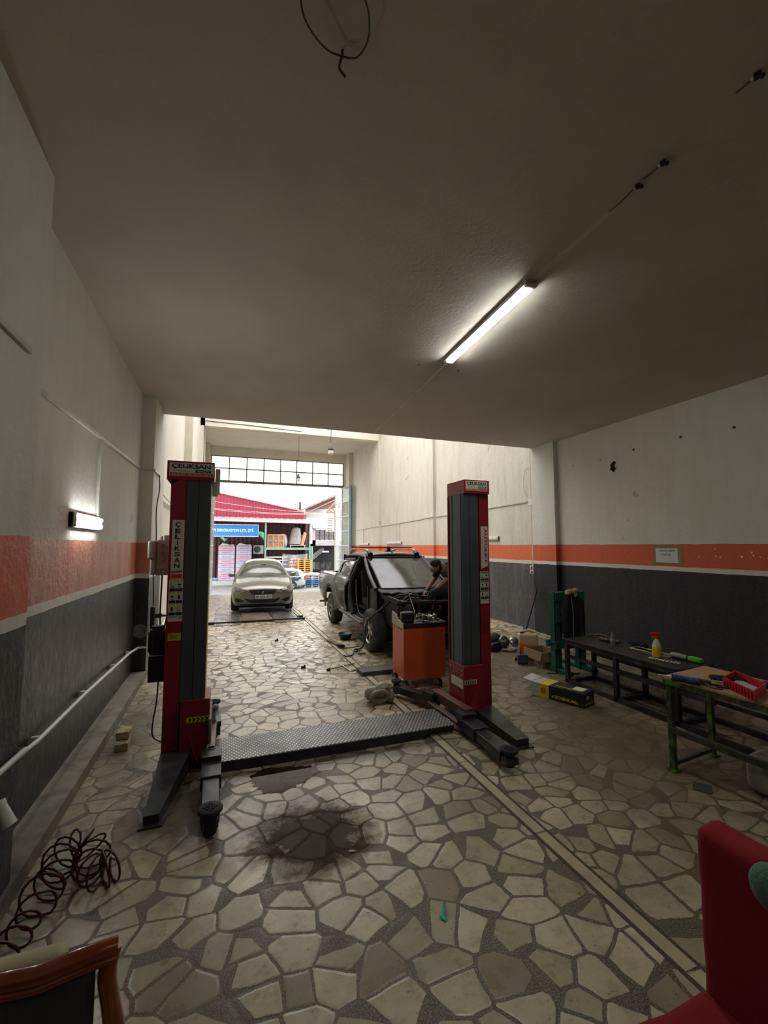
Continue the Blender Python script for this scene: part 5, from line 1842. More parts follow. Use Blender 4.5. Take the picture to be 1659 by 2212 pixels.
# shirt and trousers as slightly larger shells
skin('tshirt', [(3.99, 6.84, 1.17), sp1, sp2, chest, (3.80, 6.86, 1.535), (3.81, 6.67, 1.48), (3.735, 6.62, 1.37), (3.695, 6.60, 1.315), (3.80, 7.04, 1.48), (3.745, 7.10, 1.36), (3.73, 7.10, 1.305)],
     [(0, 1), (1, 2), (2, 3), (3, 4), (3, 5), (5, 6), (6, 7), (3, 8), (8, 9), (9, 10)],
     [(0.15, 0.17), (0.145, 0.165), (0.15, 0.175), (0.125, 0.15), 0.07, 0.075, 0.065, 0.062, 0.075, 0.065, 0.062], M_TEE, MAN)
skin('trousers', [(3.99, 6.84, 1.12), (3.95, 6.74, 1.11), (3.70, 6.70, 1.105), (3.45, 6.68, 1.09), (3.435, 6.72, 0.92), (3.45, 6.80, 0.76), (3.99, 6.95, 1.10), (3.80, 7.12, 1.085), (3.59, 7.24, 1.06), (3.595, 7.22, 0.90)],
     [(0, 1), (1, 2), (2, 3), (3, 4), (4, 5), (0, 6), (6, 7), (7, 8), (8, 9)],
     [(0.155, 0.165), 0.11, 0.098, 0.082, 0.068, 0.062, 0.11, 0.098, 0.08, 0.068], M_TROU, MAN)
# head: skull, face, ear, hair
hc = Vector((3.625, 6.86, 1.535))
b = MB()
b.ball(hc, (0.088, 0.078, 0.105), 20)
b.ball(hc + Vector((-0.055, 0, -0.045)), (0.055, 0.058, 0.062), 14)
b.ball(hc + Vector((-0.096, 0, -0.045)), (0.022, 0.014, 0.016), 10)
b.ball(hc + Vector((0.012, -0.078, -0.008)), (0.016, 0.010, 0.026), 10)
b.ball(hc + Vector((0.012, 0.078, -0.008)), (0.016, 0.010, 0.026), 10)
b.ball(hc + Vector((-0.088, 0, -0.085)), (0.014, 0.024, 0.007), 8)
for s in (-1, 1):
    b.ball(hc + Vector((-0.085, 0.030 * s, -0.015)), (0.010, 0.014, 0.008), 8)
b.build('head', M_SKIN, MAN)
b = MB()
b.ball(hc + Vector((0.006, 0, 0.022)), (0.100, 0.088, 0.098), 20)
b.ball(hc + Vector((0.05, 0, -0.01)), (0.06, 0.076, 0.075), 16)
b.ball(hc + Vector((-0.03, 0, 0.045)), (0.075, 0.074, 0.065), 16)
b.build('hair', M_HAIR, MAN)
def hand(base, d, side, par):
    base, d = Vector(base), Vector(d).normalized()
    up_ = Vector((0, 0, 1))
    n = d.cross(up_).normalized()
    k = n.cross(d).normalized()
    vs, es, rs = [base, base + d * 0.045, base + d * 0.085], [(0, 1), (1, 2)], [(0.024, 0.016), (0.034, 0.014), (0.036, 0.013)]
    o = skin('hand', vs, es, rs, M_SKIN, par, sub=2)
    for i, (of, ln) in enumerate(((-0.027, 0.068), (-0.009, 0.076), (0.009, 0.070), (0.026, 0.056))):
        p = base + d * 0.075 + n * of
        q1 = p + d * ln * 0.42 + k * (-0.006)
        q2 = q1 + d * ln * 0.26 - k * 0.018
        q3 = q2 - k * 0.022 + d * 0.004
        skin('finger', [p, q1, q2, q3], [(0, 1), (1, 2), (2, 3)], [0.009, 0.0088, 0.008, 0.007], M_SKIN, o, sub=1)
    p = base + d * 0.025 + n * 0.026 * side
    skin('thumb', [p, p + d * 0.022 + n * 0.024 * side, p + d * 0.05 + n * 0.03 * side - k * 0.01], [(0, 1), (1, 2)], [0.011, 0.010, 0.008], M_SKIN, o, sub=1)
hand((3.50, 6.74, 1.085), (-0.5, 0.2, -0.45), 1, MAN)
hand((3.53, 7.04, 1.095), (-0.5, -0.1, -0.45), -1, MAN)
# ------------------------------------------------------------------ where a ray of the survey meets a plane (for measured positions)
_f = Vector((math.sin(R(20.1)) * math.cos(R(4.5)), math.cos(R(20.1)) * math.cos(R(4.5)), math.sin(R(4.5))))
_r = Vector((math.cos(R(20.1)), -math.sin(R(20.1)), 0))
_u = _r.cross(_f)
def at(px, py, y=None, x=None, z=None):
    d = _f + _r * ((px - 829.5) / 935) + _u * ((1106 - py) / 935)
    o = Vector((0, 0, 1.9))
    t = (y / d.y) if y is not None else ((x / d.x) if x is not None else ((z - 1.9) / d.z))
    return o + d * t

# ------------------------------------------------------------------ tool cart
M_ORG = mat('orange_cart_paint', (0.50, 0.085, 0.02), 0.38, var=0.12, scale=2)
TC = thing('tool_cart', 'orange steel tool cart with loaded black top tray on castors', 'tool cart', (2.585, 5.66, 0), R(-4))
def lb(): return MB()
b = lb(); b.b2(-0.30, 0.30, -0.25, 0.25, 0.13, 0.80, bev=0.006); b.build('cabinet', M_ORG, TC, world=False)
b = lb()
b.b2(-0.302, 0.31, -0.256, 0.256, 0.80, 0.845, bev=0.006)
b.b2(-0.302, -0.285, -0.256, 0.256, 0.845, 0.87); b.b2(0.29, 0.31, -0.256, 0.256, 0.845, 0.87)
b.b2(-0.302, 0.31, 0.24, 0.256, 0.845, 0.87); b.b2(-0.302, 0.31, -0.256, -0.242, 0.845, 0.862)
b.build('top_tray', M_BLK, TC, world=False)
b = lb()
b.prism([(-0.304, -0.25, 0.80), (-0.304, -0.25, 0.87), (-0.304, -0.06, 0.89), (-0.304, 0.02, 0.94), (-0.304, 0.24, 0.97), (-0.304, 0.25, 0.80)], (-0.008, 0, 0))
b.build('side_bracket', mat('bare_bracket', (0.35, 0.33, 0.31), 0.4, 0.4), TC, world=False)
b = lb()
for y in (-0.14, -0.02):
    b.lathe([(0, 0), (0.011, 0), (0.009, 0.004), (0, 0.005)], (-0.302, y, 0.77), (-1, 0, 0), seg=8)
b.build('rivets', M_BLK, TC, world=False)
for (x, y) in ((-0.24, -0.19), (-0.26, 0.20), (0.24, -0.19), (0.24, 0.20)):
    b = lb()
    b.lathe([(0.012, -0.018), (0.05, -0.018), (0.058, -0.01), (0.058, 0.01), (0.05, 0.018), (0.012, 0.018)], (x - 0.02, y - 0.02, 0.058), (1, 0.25, 0), seg=24)
    c = b.build('castor', M_RUB, TC, world=False)
    b = lb()
    b.lathe([(0, 0.02), (0.03, 0.02), (0.034, 0.024), (0, 0.026)], (x - 0.02, y - 0.02, 0.058), (1, 0.25, 0), seg=14)
    b.lathe([(0, -0.02), (0.03, -0.02), (0.034, -0.024), (0, -0.026)], (x - 0.02, y - 0.02, 0.058), (1, 0.25, 0), seg=14)
    b.box((x - 0.012, y, 0.122), (0.07, 0.07, 0.02), bev=0.004)
    b.bar((x - 0.05, y - 0.01, 0.12), (x - 0.048, y - 0.02, 0.055), 0.006, 0.05)
    b.bar((x + 0.014, y, 0.12), (x + 0.010, y - 0.015, 0.055), 0.006, 0.05)
    b.build('fork', M_STEEL, c, world=False)
def onto_cart(x, y, z=0.0):
    return MW[TC.name] @ Vector((x, y, z))
t = thing('power_tool_case', 'dark teal case standing on the left of the tool cart', 'case', onto_cart(-0.19, -0.08, 0.846), R(-4))
b = lb(); b.box((0, 0, 0.075), (0.175, 0.13, 0.148), bev=0.03, seg=3); b.build('shell', mat('dark_teal_plastic', (0.008, 0.017, 0.02), 0.4), t, world=False)
b = lb(); b.box((0.0, -0.068, 0.03), (0.12, 0.008, 0.02), bev=0.003); b.box((0, -0.068, 0.12), (0.11, 0.006, 0.012), bev=0.003); b.build('catch', M_BLK, t, world=False)
b = lb(); b.tube([(-0.085, -0.03, 0.02), (-0.105, -0.03, 0.10), (-0.09, -0.03, 0.155)], 0.010, seg=8, smooth=5); b.build('handle', M_STEEL, t, world=False)
b = lb()
p0 = onto_cart(-0.085, -0.06, 0.85)
b.tube([p0, p0 + Vector((0.02, 0.03, 0.15)), p0 + Vector((0.035, 0.30, 0.40))], 0.0045, seg=6)
b.ball(p0 + Vector((0.035, 0.30, 0.40)), 0.012, 10)
b.ball(p0 + Vector((0.0, 0.0, 0.06)), 0.011, 8)
tag(b.build('pick_up_rod', M_STEEL), 'thin steel rod with ball tip leaning up from the tool cart', 'tool')
random.seed(21)
def spanner(L):
    b = lb(); b.box((0, 0, 0), (L, 0.012, 0.006), bev=0.002)
    for s in (-1, 1):
        b.tube([(s * L / 2 + 0.012 * s + 0.016 * math.cos(a), 0.016 * math.sin(a), 0) for a in [(-s * 0 + k * 0.45 + (0 if s < 0 else PI) + 0.7) for k in range(12)]], 0.005, seg=6)
    return b
def socket(r, h):
    b = lb(); b.lathe([(r * 0.6, 0), (r, 0), (r, h * 0.5), (r * 0.85, h * 0.6), (r * 0.85, h), (r * 0.5, h), (r * 0.5, h * 0.4), (0, h * 0.4)], seg=12)
    return b
def ratchet(L):
    b = lb(); b.tube([(-L / 2, 0, 0), (0, 0, 0.002), (L / 2 - 0.03, 0, 0)], [0.010, 0.006, 0.007], seg=8, smooth=3)
    b.ball((L / 2 - 0.01, 0, 0), (0.028, 0.016, 0.010), 12)
    return b
def pliers():
    b = lb()
    b.tube([(-0.08, 0.025, 0), (-0.03, 0.012, 0), (0, 0.0, 0), (0.05, -0.006, 0)], 0.006, seg=6, smooth=4)
    b.tube([(-0.08, -0.025, 0), (-0.03, -0.012, 0), (0, 0.0, 0.004), (0.05, 0.006, 0)], 0.006, seg=6, smooth=4)
    return b
M_OILY = mat('oily_steel', (0.16, 0.14, 0.11), 0.4, 0.8, var=0.6, scale=25)
M_RAG = mat('grey_rag', (0.33, 0.29, 0.25), 0.9, var=0.3, bump=0.5)
M_RUSTY = mat('rusty_part', (0.13, 0.07, 0.035), 0.7, 0.2, var=0.6, scale=30)
kinds = []
labs = {'spanner': 'steel spanner among the small parts on the tool cart tray', 'socket': 'steel socket among the small parts on the tool cart tray', 'ratchet': 'chrome ratchet handle lying on the tool cart tray', 'pliers': 'pliers lying on the tool cart tray', 'bolt': 'brown rusty nut or bolt in the tool cart tray'}
def put(o, x, y, z, rz, rx=0.0):
    p = onto_cart(x, y, z)
    o.location = p
    o.rotation_euler = (rx, 0, rz)
first = {}
for k in range(34):
    kd = ['socket', 'spanner', 'bolt', 'socket', 'ratchet', 'bolt', 'pliers', 'bolt'][k % 8]
    x = random.uniform(-0.04, 0.26)
    y = random.uniform(-0.20, 0.19)
    z = 0.852 + 0.02 * (k % 3) + 0.025 * random.random()
    if kd not in first:
        bb = {'socket': lambda: socket(0.017, 0.04), 'spanner': lambda: spanner(0.13), 'bolt': lambda: lb().lathe([(0, 0), (0.016, 0), (0.016, 0.01), (0.007, 0.011), (0.007, 0.05), (0, 0.05)], seg=6), 'ratchet': lambda: ratchet(0.20), 'pliers': pliers}[kd]()
        o = bb.build({'bolt': 'bolt'}.get(kd, kd), {'socket': M_CHROME, 'spanner': M_STEEL, 'bolt': M_RUSTY, 'ratchet': M_CHROME, 'pliers': M_OILY}[kd])
        first[kd] = o
    else:
        o = first[kd].copy()
        COL.objects.link(o)
    tag(o, labs[kd], 'tool' if kd != 'bolt' else 'bolt', 'small tools and parts on the cart tray')
    put(o, x, y, z, random.uniform(0, 6.28), random.uniform(-0.5, 0.5) if kd in ('socket', 'bolt') else random.uniform(-0.15, 0.15))
b = lb(); b.ball((0, 0, 0.03), (0.035, 0.03, 0.035), 12); b.ball((0.03, 0.01, 0.015), (0.03, 0.03, 0.02), 10); b.ball((-0.02, -0.01, 0.05), (0.02, 0.02, 0.015), 10)
o = tag(b.build('rag', M_RAG), 'crumpled pale rag on the middle of the tool cart tray', 'rag'); put(o, 0.06, 0.10, 0.88, 0)
b = lb(); b.lathe([(0, 0), (0.035, 0), (0.04, 0.03), (0.035, 0.07), (0, 0.075)], seg=16)
o = tag(b.build('black_cup', M_BLK), 'small black cup among the tools on the cart', 'cup'); put(o, 0.08, -0.05, 0.855, 0)
b = lb(); b.ball((0, 0, 0.03), (0.028, 0.028, 0.03), 12); b.ball((0.04, 0, 0.02), (0.025, 0.02, 0.02), 10)
o = tag(b.build('white_fitting', M_PVC), 'white rounded plastic fitting on the tool cart tray', 'fitting'); put(o, 0.13, -0.08, 0.875, 0.3)

# ------------------------------------------------------------------ things lying on the paving
M_TANP = mat('stained_tan_plastic', (0.27, 0.235, 0.17), 0.4, var=0.3, dirt=(0.10, 0.085, 0.055), dscale=8)
t = thing('plastic_container', 'stained tan plastic container lying on its side before the cover plate', 'container', (1.86, 5.10, 0))
b = MB()
b.ball((1.88, 5.16, 0.115), (0.12, 0.11, 0.115), 24)
b.ball((1.77, 5.20, 0.09), (0.12, 0.10, 0.09), 20)
b.ball((1.93, 5.08, 0.085), (0.06, 0.08, 0.085), 16)
b.build('body', M_TANP, t)
b = MB()
hp = []
for k in range(14):
    a = 2 * PI * k / 14
    hp.append((1.79 + 0.105 * math.cos(a), 5.03 - 0.02 * math.sin(a), 0.105 + 0.062 * math.sin(a)))
b.tube(hp, 0.027, seg=12, closed=True, smooth=3)
b.build('handle', M_TANP, t)
b = MB(); b.lathe([(0.03, 0), (0.03, 0.03), (0.022, 0.035), (0.02, 0.01), (0, 0.01)], (1.90, 5.04, 0.19), (0.3, -0.4, 0.85), seg=16); b.build('neck', M_TANP, t)
b = MB(); b.b2(1.93, 2.72, 6.20, 6.50, 0.0, 0.06, bev=0.012)
o = b.build('support_plank', mat('dark_plank', (0.075, 0.068, 0.058), 0.6, var=0.3, bump=0.3)); tag(o, 'thick dark plank on the floor running under the orange cart', 'plank')
t = thing('wheel_brace', 'cross shaped wheel brace with one dark socket end on the paving', 'wheel brace', (1.8, 6.68, 0))
b = MB(); b.cyl((1.53, 6.66, 0.018), (2.0, 6.86, 0.018), 0.009, seg=8); b.build('bar', M_OILY, t)
b = MB(); b.cyl((1.51, 6.65, 0.02), (1.56, 6.675, 0.02), 0.02, seg=10); b.build('socket_end', M_BLK, t)
b = MB(); b.cyl((1.76, 6.93, 0.03), (1.84, 6.50, 0.012), 0.011, seg=8); b.tube([(1.84, 6.50, 0.012), (1.93, 6.52, 0.012), (1.97, 6.56, 0.012)], 0.010, seg=8); b.build('bright_bar', M_CHROME, t)
for (x, y, rz, lab) in ((1.20, 6.95, 0.1, 'small black clip lying alone on the pale paving'), (1.02, 9.05, 0.6, 'small dark scrap on the far paving near the strip'),):
    b = lb(); b.box((0, 0, 0.015), (0.07, 0.035, 0.03), bev=0.006); b.box((0.02, 0.0, 0.035), (0.02, 0.03, 0.02), bev=0.004)
    o = tag(b.build('plastic_clip', M_BLK), lab, 'clip', 'black scraps on the paving'); o.location = (x, y, 0.0); o.rotation_euler = (0, 0, rz)
b = MB()
b.box((2.02, 8.62, 0.02), (0.10, 0.22, 0.035), (0, 0, 0.1), bev=0.006); b.box((2.06, 8.35, 0.02), (0.09, 0.24, 0.035), (0, 0, 0.15), bev=0.006)
tag(b.build('wood_block', mat('oily_wood', (0.16, 0.13, 0.075), 0.7, var=0.3)), 'oily wooden block on the paving strip before the pickup', 'block')
b = MB()
b.box((2.09, 8.08, 0.03), (0.10, 0.16, 0.06), (0, 0, 0.2), bev=0.01); b.box((2.05, 8.02, 0.05), (0.04, 0.06, 0.04), (0, 0, 0.5), bev=0.008)
tag(b.build('brake_caliper', M_ENG), 'dark oily brake part at the near end of the wooden block', 'brake part')
t = thing('basin', 'dark green plastic basin on the floor beside the pickup front wheel', 'basin', (2.36, 8.75, 0))
b = MB(); b.lathe([(0, 0.004), (0.10, 0.0), (0.145, 0.115), (0.158, 0.118), (0.16, 0.126), (0.14, 0.124), (0.098, 0.012), (0, 0.012)], (2.36, 8.75, 0), seg=32); b.build('bowl', mat('dark_green_plastic', (0.012, 0.05, 0.038), 0.35), t)
b = MB(); b.lathe([(0, 0.03), (0.105, 0.03)], (2.36, 8.75, 0), seg=24); b.build('old_oil', mat('old_oil', (0.012, 0.010, 0.006), 0.08, spec=0.8), t)
b = MB(); b.b2(2.62, 3.6, 8.3, 8.75, 0, 0.09, bev=0.02)
tag(b.build('drip_tray', M_BLK), 'black tray lying under the pickup behind its front wheel', 'tray')
b = MB()
b.tube([(1.98, 7.42, 0.02), (2.02, 7.36, 0.012), (2.12, 7.42, 0.012), (2.2, 7.55, 0.02), (2.28, 7.62, 0.03), (2.34, 7.55, 0.05)], 0.010, seg=6, smooth=5)
b.tube([(2.05, 7.98, 0.012), (2.18, 7.95, 0.012), (2.3, 7.93, 0.02), (2.42, 8.0, 0.02)], 0.009, seg=6, smooth=5)
b.tube([(2.24, 7.75, 0.03), (2.30, 7.60, 0.06), (2.26, 7.45, 0.02), (2.36, 7.38, 0.03)], 0.012, seg=6, smooth=5)
tag(b.build('loose_cable', M_CABLE), 'tangled loose black cables on the floor by the pickup wheel', 'cable')
b = MB(); b.box((2.24, 7.72, 0.03), (0.05, 0.04, 0.05), (0.2, 0.2, 0.3), bev=0.01)
tag(b.build('cable_connector', M_PVC), 'white plug lying among the cables by the pickup wheel', 'plug')
b = MB(); b.prism([(2.62, 6.95, 0.0), (2.70, 6.92, 0.0), (2.95, 6.62, 0.0), (2.90, 6.60, 0.0)], (0, 0, 0.012))
tag(b.build('scrap_strip', mat('pale_strip', (0.3, 0.29, 0.27), 0.6)), 'pale strip of scrap lying behind the pickup front tyre', 'strip')

# puddle: thin sheet of water with a ragged shore
random.seed(9)
pts = []
for k in range(64):
    a = 2 * PI * k / 64
    rx, ry = 0.27, 0.17
    j = 1 + random.uniform(-0.09, 0.09) + 0.12 * math.sin(3 * a + 1)
    x = 0.50 + rx * math.cos(a) * j
    y = 3.80 + ry * math.sin(a) * j * (1.25 if math.sin(a) < 0 else 1)
    pts.append((x, min(y, 4.02), 0.003))
bm_ = bmesh.new()
vv = [bm_.verts.new(p) for p in pts]
bmesh.ops.triangle_fill(bm_, edges=[bm_.edges.new((vv[i], vv[(i + 1) % 64])) for i in range(64)], use_beauty=True)
b = MB(); b.merge(bm_)
mw = bpy.data.materials.new('dirty_water')
nt, N, L, pb = nodes(mw)
N.remove(pb)
tr = N.new('ShaderNodeBsdfTransparent'); tr.inputs[0].default_value = (0.42, 0.37, 0.30, 1)
gl = N.new('ShaderNodeBsdfGlossy'); gl.inputs['Roughness'].default_value = 0.03; gl.inputs[0].default_value = (0.9, 0.9, 0.9, 1)
fr = N.new('ShaderNodeFresnel'); fr.inputs[0].default_value = 1.33
mx = N.new('ShaderNodeMixShader'); L.new(fr.outputs[0], mx.inputs[0]); L.new(tr.outputs[0], mx.inputs[1]); L.new(gl.outputs[0], mx.inputs[2]); L.new(mx.outputs[0], N['Material Output'].inputs[0])
o = b.build('water_puddle', mw); tag(o, 'shallow brown water puddle at the near edge of the lift cover plate', 'puddle')
b = MB()
b.prism([(1.085, 2.12, 0.004), (1.10, 2.10, 0.004), (1.125, 2.14, 0.012), (1.155, 2.20, 0.004), (1.15, 2.215, 0.006), (1.12, 2.17, 0.010)], (0, 0, 0.002))
b.box((1.10, 2.12, 0.006), (0.02, 0.035, 0.004), (0.2, 0, 0.5)); b.box((1.13, 2.165, 0.008), (0.012, 0.03, 0.004), (0.1, 0.2, -0.5))
tag(b.build('sweet_wrapper', mat('green_foil', (0.04, 0.42, 0.22), 0.3, 0.3)), 'small shiny green wrapper lying on the near paving', 'wrapper')
b = MB(); b.cyl((0.775, 2.75, 0.006), (0.81, 2.745, 0.006), 0.0055, seg=8)
tag(b.build('cigarette_butt', mat('paper_white', (0.75, 0.74, 0.70), 0.7)), 'white cigarette end beside the dark oil patch', 'cigarette end')
b = MB(); b.tube([(3.62, 2.28, 0.004), (3.67, 2.2, 0.006), (3.70, 2.12, 0.004)], 0.0025, seg=5)
tag(b.build('cable_tie', M_PVC), 'thin white cable tie on the floor before the green table', 'cable tie')
b = MB(); b.box((3.80, 2.24, 0.003), (0.14, 0.12, 0.006), (0, 0, 0.6))
b2o = b.build('dark_tile', mat('dark_tile', (0.05, 0.045, 0.04), 0.7)); tag(b2o, 'flat dark tile on the floor right of the green table leg', 'tile'); b2o.location = at(1517, 1702, z=0) - Vector((3.80, 2.24, 0))

# ------------------------------------------------------------------ right side of the shop
# parts pile against the far wall
def part(name, label, cat, bb, m, grp=None):
    return tag(bb.build(name, m), label, cat, grp)
b = MB(); b.lathe([(0, 0), (0.09, 0), (0.11, 0.03), (0.11, 0.09), (0.06, 0.10), (0.05, 0.16), (0, 0.16)], (4.86, 6.95, 0.12), (0.2, -0.9, 0.2), seg=22)
part('brake_drum', 'round dusty brake drum in the heap by the grey wall', 'brake drum', b, M_OILY)
b = MB(); b.lathe([(0, 0), (0.06, 0), (0.10, 0.02), (0.10, 0.05), (0.03, 0.06), (0, 0.07)], (5.05, 6.85, 0.12), (0.1, -0.8, 0.5), seg=22)
part('steel_disc', 'shiny steel disc in the heap left of the jerrycan', 'disc', b, M_STEEL)
b = MB(); b.tube([(4.55, 7.1, 0.14), (4.75, 7.05, 0.20), (4.92, 7.15, 0.17)], [0.09, 0.10, 0.07], seg=12, smooth=4)
part('air_filter_housing', 'grey green rounded housing on top of the parts heap', 'housing', b, mat('grey_green_plastic', (0.10, 0.11, 0.09), 0.6))
b = MB(); b.box((4.68, 6.95, 0.07), (0.26, 0.22, 0.14), (0, 0, 0.4), bev=0.03); b.lathe([(0, 0), (0.07, 0), (0.07, 0.05), (0, 0.05)], (4.62, 6.84, 0.08), (0, -1, 0), seg=16)
part('gearbox_part', 'dark oily gearbox part in the heap by the grey wall', 'machine part', b, M_ENG)
b = MB(); b.tube([(4.75, 6.75, 0.03), (4.9, 6.62, 0.03), (5.02, 6.7, 0.03), (5.1, 6.55, 0.02)], 0.022, seg=8, smooth=4)
part('metal_rod', 'bent metal rod lying in front of the parts heap', 'rod', b, M_OILY)
b = MB(); b.box((5.02, 6.62, 0.04), (0.16, 0.12, 0.05), (0, 0.1, 0.3), bev=0.01)
part('steel_block', 'small worn steel block at the right of the parts heap', 'block', b, M_OILY)
# jerrycan
jm = bpy.data.materials.new('jerrycan_plastic')
nt, N, L, pb = nodes(jm)
tc = N.new('ShaderNodeTexCoord').outputs['Object']
sp = N.new('ShaderNodeSeparateXYZ'); L.new(tc, sp.inputs[0])
cc = mixc(N, L, mth(N, L, 'GREATER_THAN', sp.outputs[2], 0.22), (0.72, 0.26, 0.012), (0.62, 0.50, 0.36))
L.new(cc, pb.inputs['Base Color']); pb.inputs['Roughness'].default_value = 0.4
pb.inputs['Subsurface Weight'].default_value = 0.25
pb.inputs['Subsurface Radius'].default_value = (0.05, 0.03, 0.02)
t = thing('jerrycan', 'pale plastic jerrycan half full of orange liquid by the wall', 'jerrycan', (4.98, 6.33, 0), R(-35))
b = lb()
b.box((0, 0, 0.20), (0.32, 0.20, 0.40), bev=0.06, seg=4)
b.build('body', jm, t, world=False)
b = lb()
b.tube([(-0.10, 0, 0.38), (-0.07, 0, 0.425), (0.05, 0, 0.43), (0.12, 0, 0.38)], 0.024, seg=10, smooth=4)
b.build('handle', jm, t, world=False)
b = lb(); b.lathe([(0.034, 0), (0.034, 0.03), (0.026, 0.032), (0, 0.032)], (-0.11, -0.04, 0.385), seg=16); b.build('cap', M_BLK, t, world=False)
# oil bottle
t = thing('oil_container', 'small dark blue oil container in front of the jerrycan', 'container', (4.575, 5.97, 0), R(-25))
b = lb(); b.box((0, 0, 0.075), (0.155, 0.10, 0.15), bev=0.022, seg=3); b.build('body', mat('navy_plastic', (0.02, 0.025, 0.06), 0.35), t, world=False)
b = lb(); b.box((0.01, -0.051, 0.075), (0.11, 0.003, 0.09), bev=0.001); b.build('label', mat('blue_label', (0.05, 0.06, 0.20), 0.4, var=0.9, scale=40), t, world=False)
# leaning square tube
b = MB(); b.bar((4.60, 6.16, 0.02), (6.515, 7.96, 0.97), 0.06, 0.06, bev=0.004)
tag(b.build('steel_tube', mat('leaning_tube', (0.02, 0.02, 0.02), 0.3, 0.3)), 'long dark steel tube leaning up against the right wall pilaster', 'tube')
# cardboard box
M_CARD = mat('cardboard', (0.28, 0.185, 0.105), 0.85, var=0.1, bump=0.1)
t = thing('cardboard_box', 'open brown cardboard box with one flap folded down by the green press', 'box', (4.88, 5.84, 0))
b = MB()
X0, X1, Y0, Y1, Hb = 4.69, 5.04, 5.63, 6.06, 0.24
b.b2(X0, X1, Y0, Y1, 0.0, 0.006); b.b2(X0, X0 + 0.006, Y0, Y1, 0.006, Hb); b.b2(X1 - 0.006, X1, Y0, Y1, 0.006, Hb); b.b2(X0, X1, Y0, Y0 + 0.006, 0.006, Hb); b.b2(X0, X1, Y1 - 0.006, Y1, 0.006, Hb)
b.build('carton', M_CARD, t)
b = MB()
b.prism([(X0, Y0, Hb), (X0, Y1, Hb), (X0 - 0.035, Y1 - 0.01, Hb - 0.13), (X0 - 0.035, Y0 + 0.01, Hb - 0.13)], (-0.004, 0, 0))
b.prism([(X0, Y0, Hb), (X1, Y0, Hb), (X1 - 0.01, Y0 - 0.03, Hb - 0.14), (X0 + 0.01, Y0 - 0.03, Hb - 0.14)], (0, -0.004, 0))
b.build('flap', M_CARD, t)
b = MB(); b.b2(X0 - 0.003, X0 - 0.001, Y0 + 0.1, Y0 + 0.2, 0.04, 0.11); b.build('paper_label', M_PVC, t)
# press
M_GRN = mat('press_green', (0.012, 0.115, 0.08), 0.45, var=0.2, dirt=(0.01, 0.05, 0.04), dscale=3)
t = thing('workshop_press', 'green H frame workshop press standing behind the black bench', 'press', (5.03, 5.45, 0))
b = MB()
for x in (4.80, 5.27):
    b.b2(x - 0.06, x + 0.06, 5.40, 5.415, 0.0, 1.19); b.b2(x - 0.06, x - 0.045, 5.40, 5.50, 0.0, 1.19); b.b2(x + 0.045, x + 0.06, 5.40, 5.50, 0.0, 1.19)
b.build('upright', M_GRN, t)
for z0, z1 in ((1.07, 1.19), (0.74, 0.83)):
    b = MB(); b.b2(4.76, 5.32, 5.38, 5.40, z0, z1); b.b2(4.76, 5.32, 5.50, 5.52, z0, z1); b.build('crossbeam', M_GRN, t)
b = MB(); b.b2(4.70, 5.36, 5.34, 5.38, 0.36, 0.46); b.b2(4.70, 5.36, 5.52, 5.56, 0.36, 0.46); b.cyl((4.66, 5.45, 0.42), (4.76, 5.45, 0.42), 0.02, seg=8); b.build('press_bed', M_GRN, t)
for x in (4.80, 5.27):
    b = MB(); b.bar((x, 5.15, 0.03), (x, 5.80, 0.03), 0.09, 0.06, bev=0.005); b.build('foot', M_GRN, t)
b = MB()
for x in (4.88, 5.19):
    b.tube([(x, 5.42, 1.06), (x, 5.42, 0.95), (x, 5.42, 0.85)], 0.012, seg=8)
b.cyl((5.03, 5.45, 0.83), (5.03, 5.45, 1.05), 0.045, seg=14)
b.build('spring', M_STEEL, t)
# overall hung on the press and the cap on top of it
t = thing('work_overall', 'black work overall hanging in front of the green press', 'overall', (5.0, 5.33, 0.4))
b = MB()
def cloth(u, v):
    a = 2 * PI * u
    z = 1.17 - 0.80 * v
    wx = (0.095 + 0.055 * math.sin(min(v * 2.6, 1) * PI / 2)) * (1 - 0.25 * max(0, v - 0.55))
    fold = 1 + 0.13 * math.sin(5 * a + 3 * v) * min(1, v * 2) + 0.05 * math.sin(11 * a)
    return Vector((4.985 + 0.02 * math.sin(4 * v) + wx * math.cos(a) * fold, 5.31 + 0.055 * math.sin(a) * fold, z))
b.grid(cloth, 48, 18, closed_u=True)
b.build('torso_cloth', mat('black_cloth', (0.010, 0.010, 0.013), 0.9, var=0.4, bump=0.4, bscale=20), t)
for s, xx in ((-1, 4.85), (1, 5.13)):
    b = MB(); b.tube([(4.985 + s * 0.07, 5.30, 1.14), (xx, 5.28, 1.0), (xx + 0.01 * s, 5.28, 0.80), (xx + 0.0, 5.29, 0.62)], [0.05, 0.055, 0.05, 0.04], seg=12, smooth=5); b.build('sleeve', MATS['black_cloth'], t)
b = MB(); b.tube([(4.93, 5.245, 1.13), (4.935, 5.22, 0.9), (4.93, 5.225, 0.6), (4.95, 5.22, 0.35), (4.94, 5.24, 0.12)], 0.006, seg=6, smooth=4); b.build('belt', mat('pale_belt', (0.20, 0.18, 0.15), 0.7), t)
b = MB()
b.ball((4.98, 5.30, 1.205), (0.10, 0.07, 0.04), 16); b.ball((5.04, 5.27, 1.225), (0.05, 0.05, 0.04), 12); b.ball((4.90, 5.28, 1.18), (0.05, 0.04, 0.025), 12); b.ball((5.02, 5.25, 1.165), (0.035, 0.02, 0.04), 10)
tag(b.build('work_glove', mat('beige_leather', (0.33, 0.25, 0.19), 0.8, var=0.2)), 'crumpled beige glove on top of the hanging black overall', 'glove')
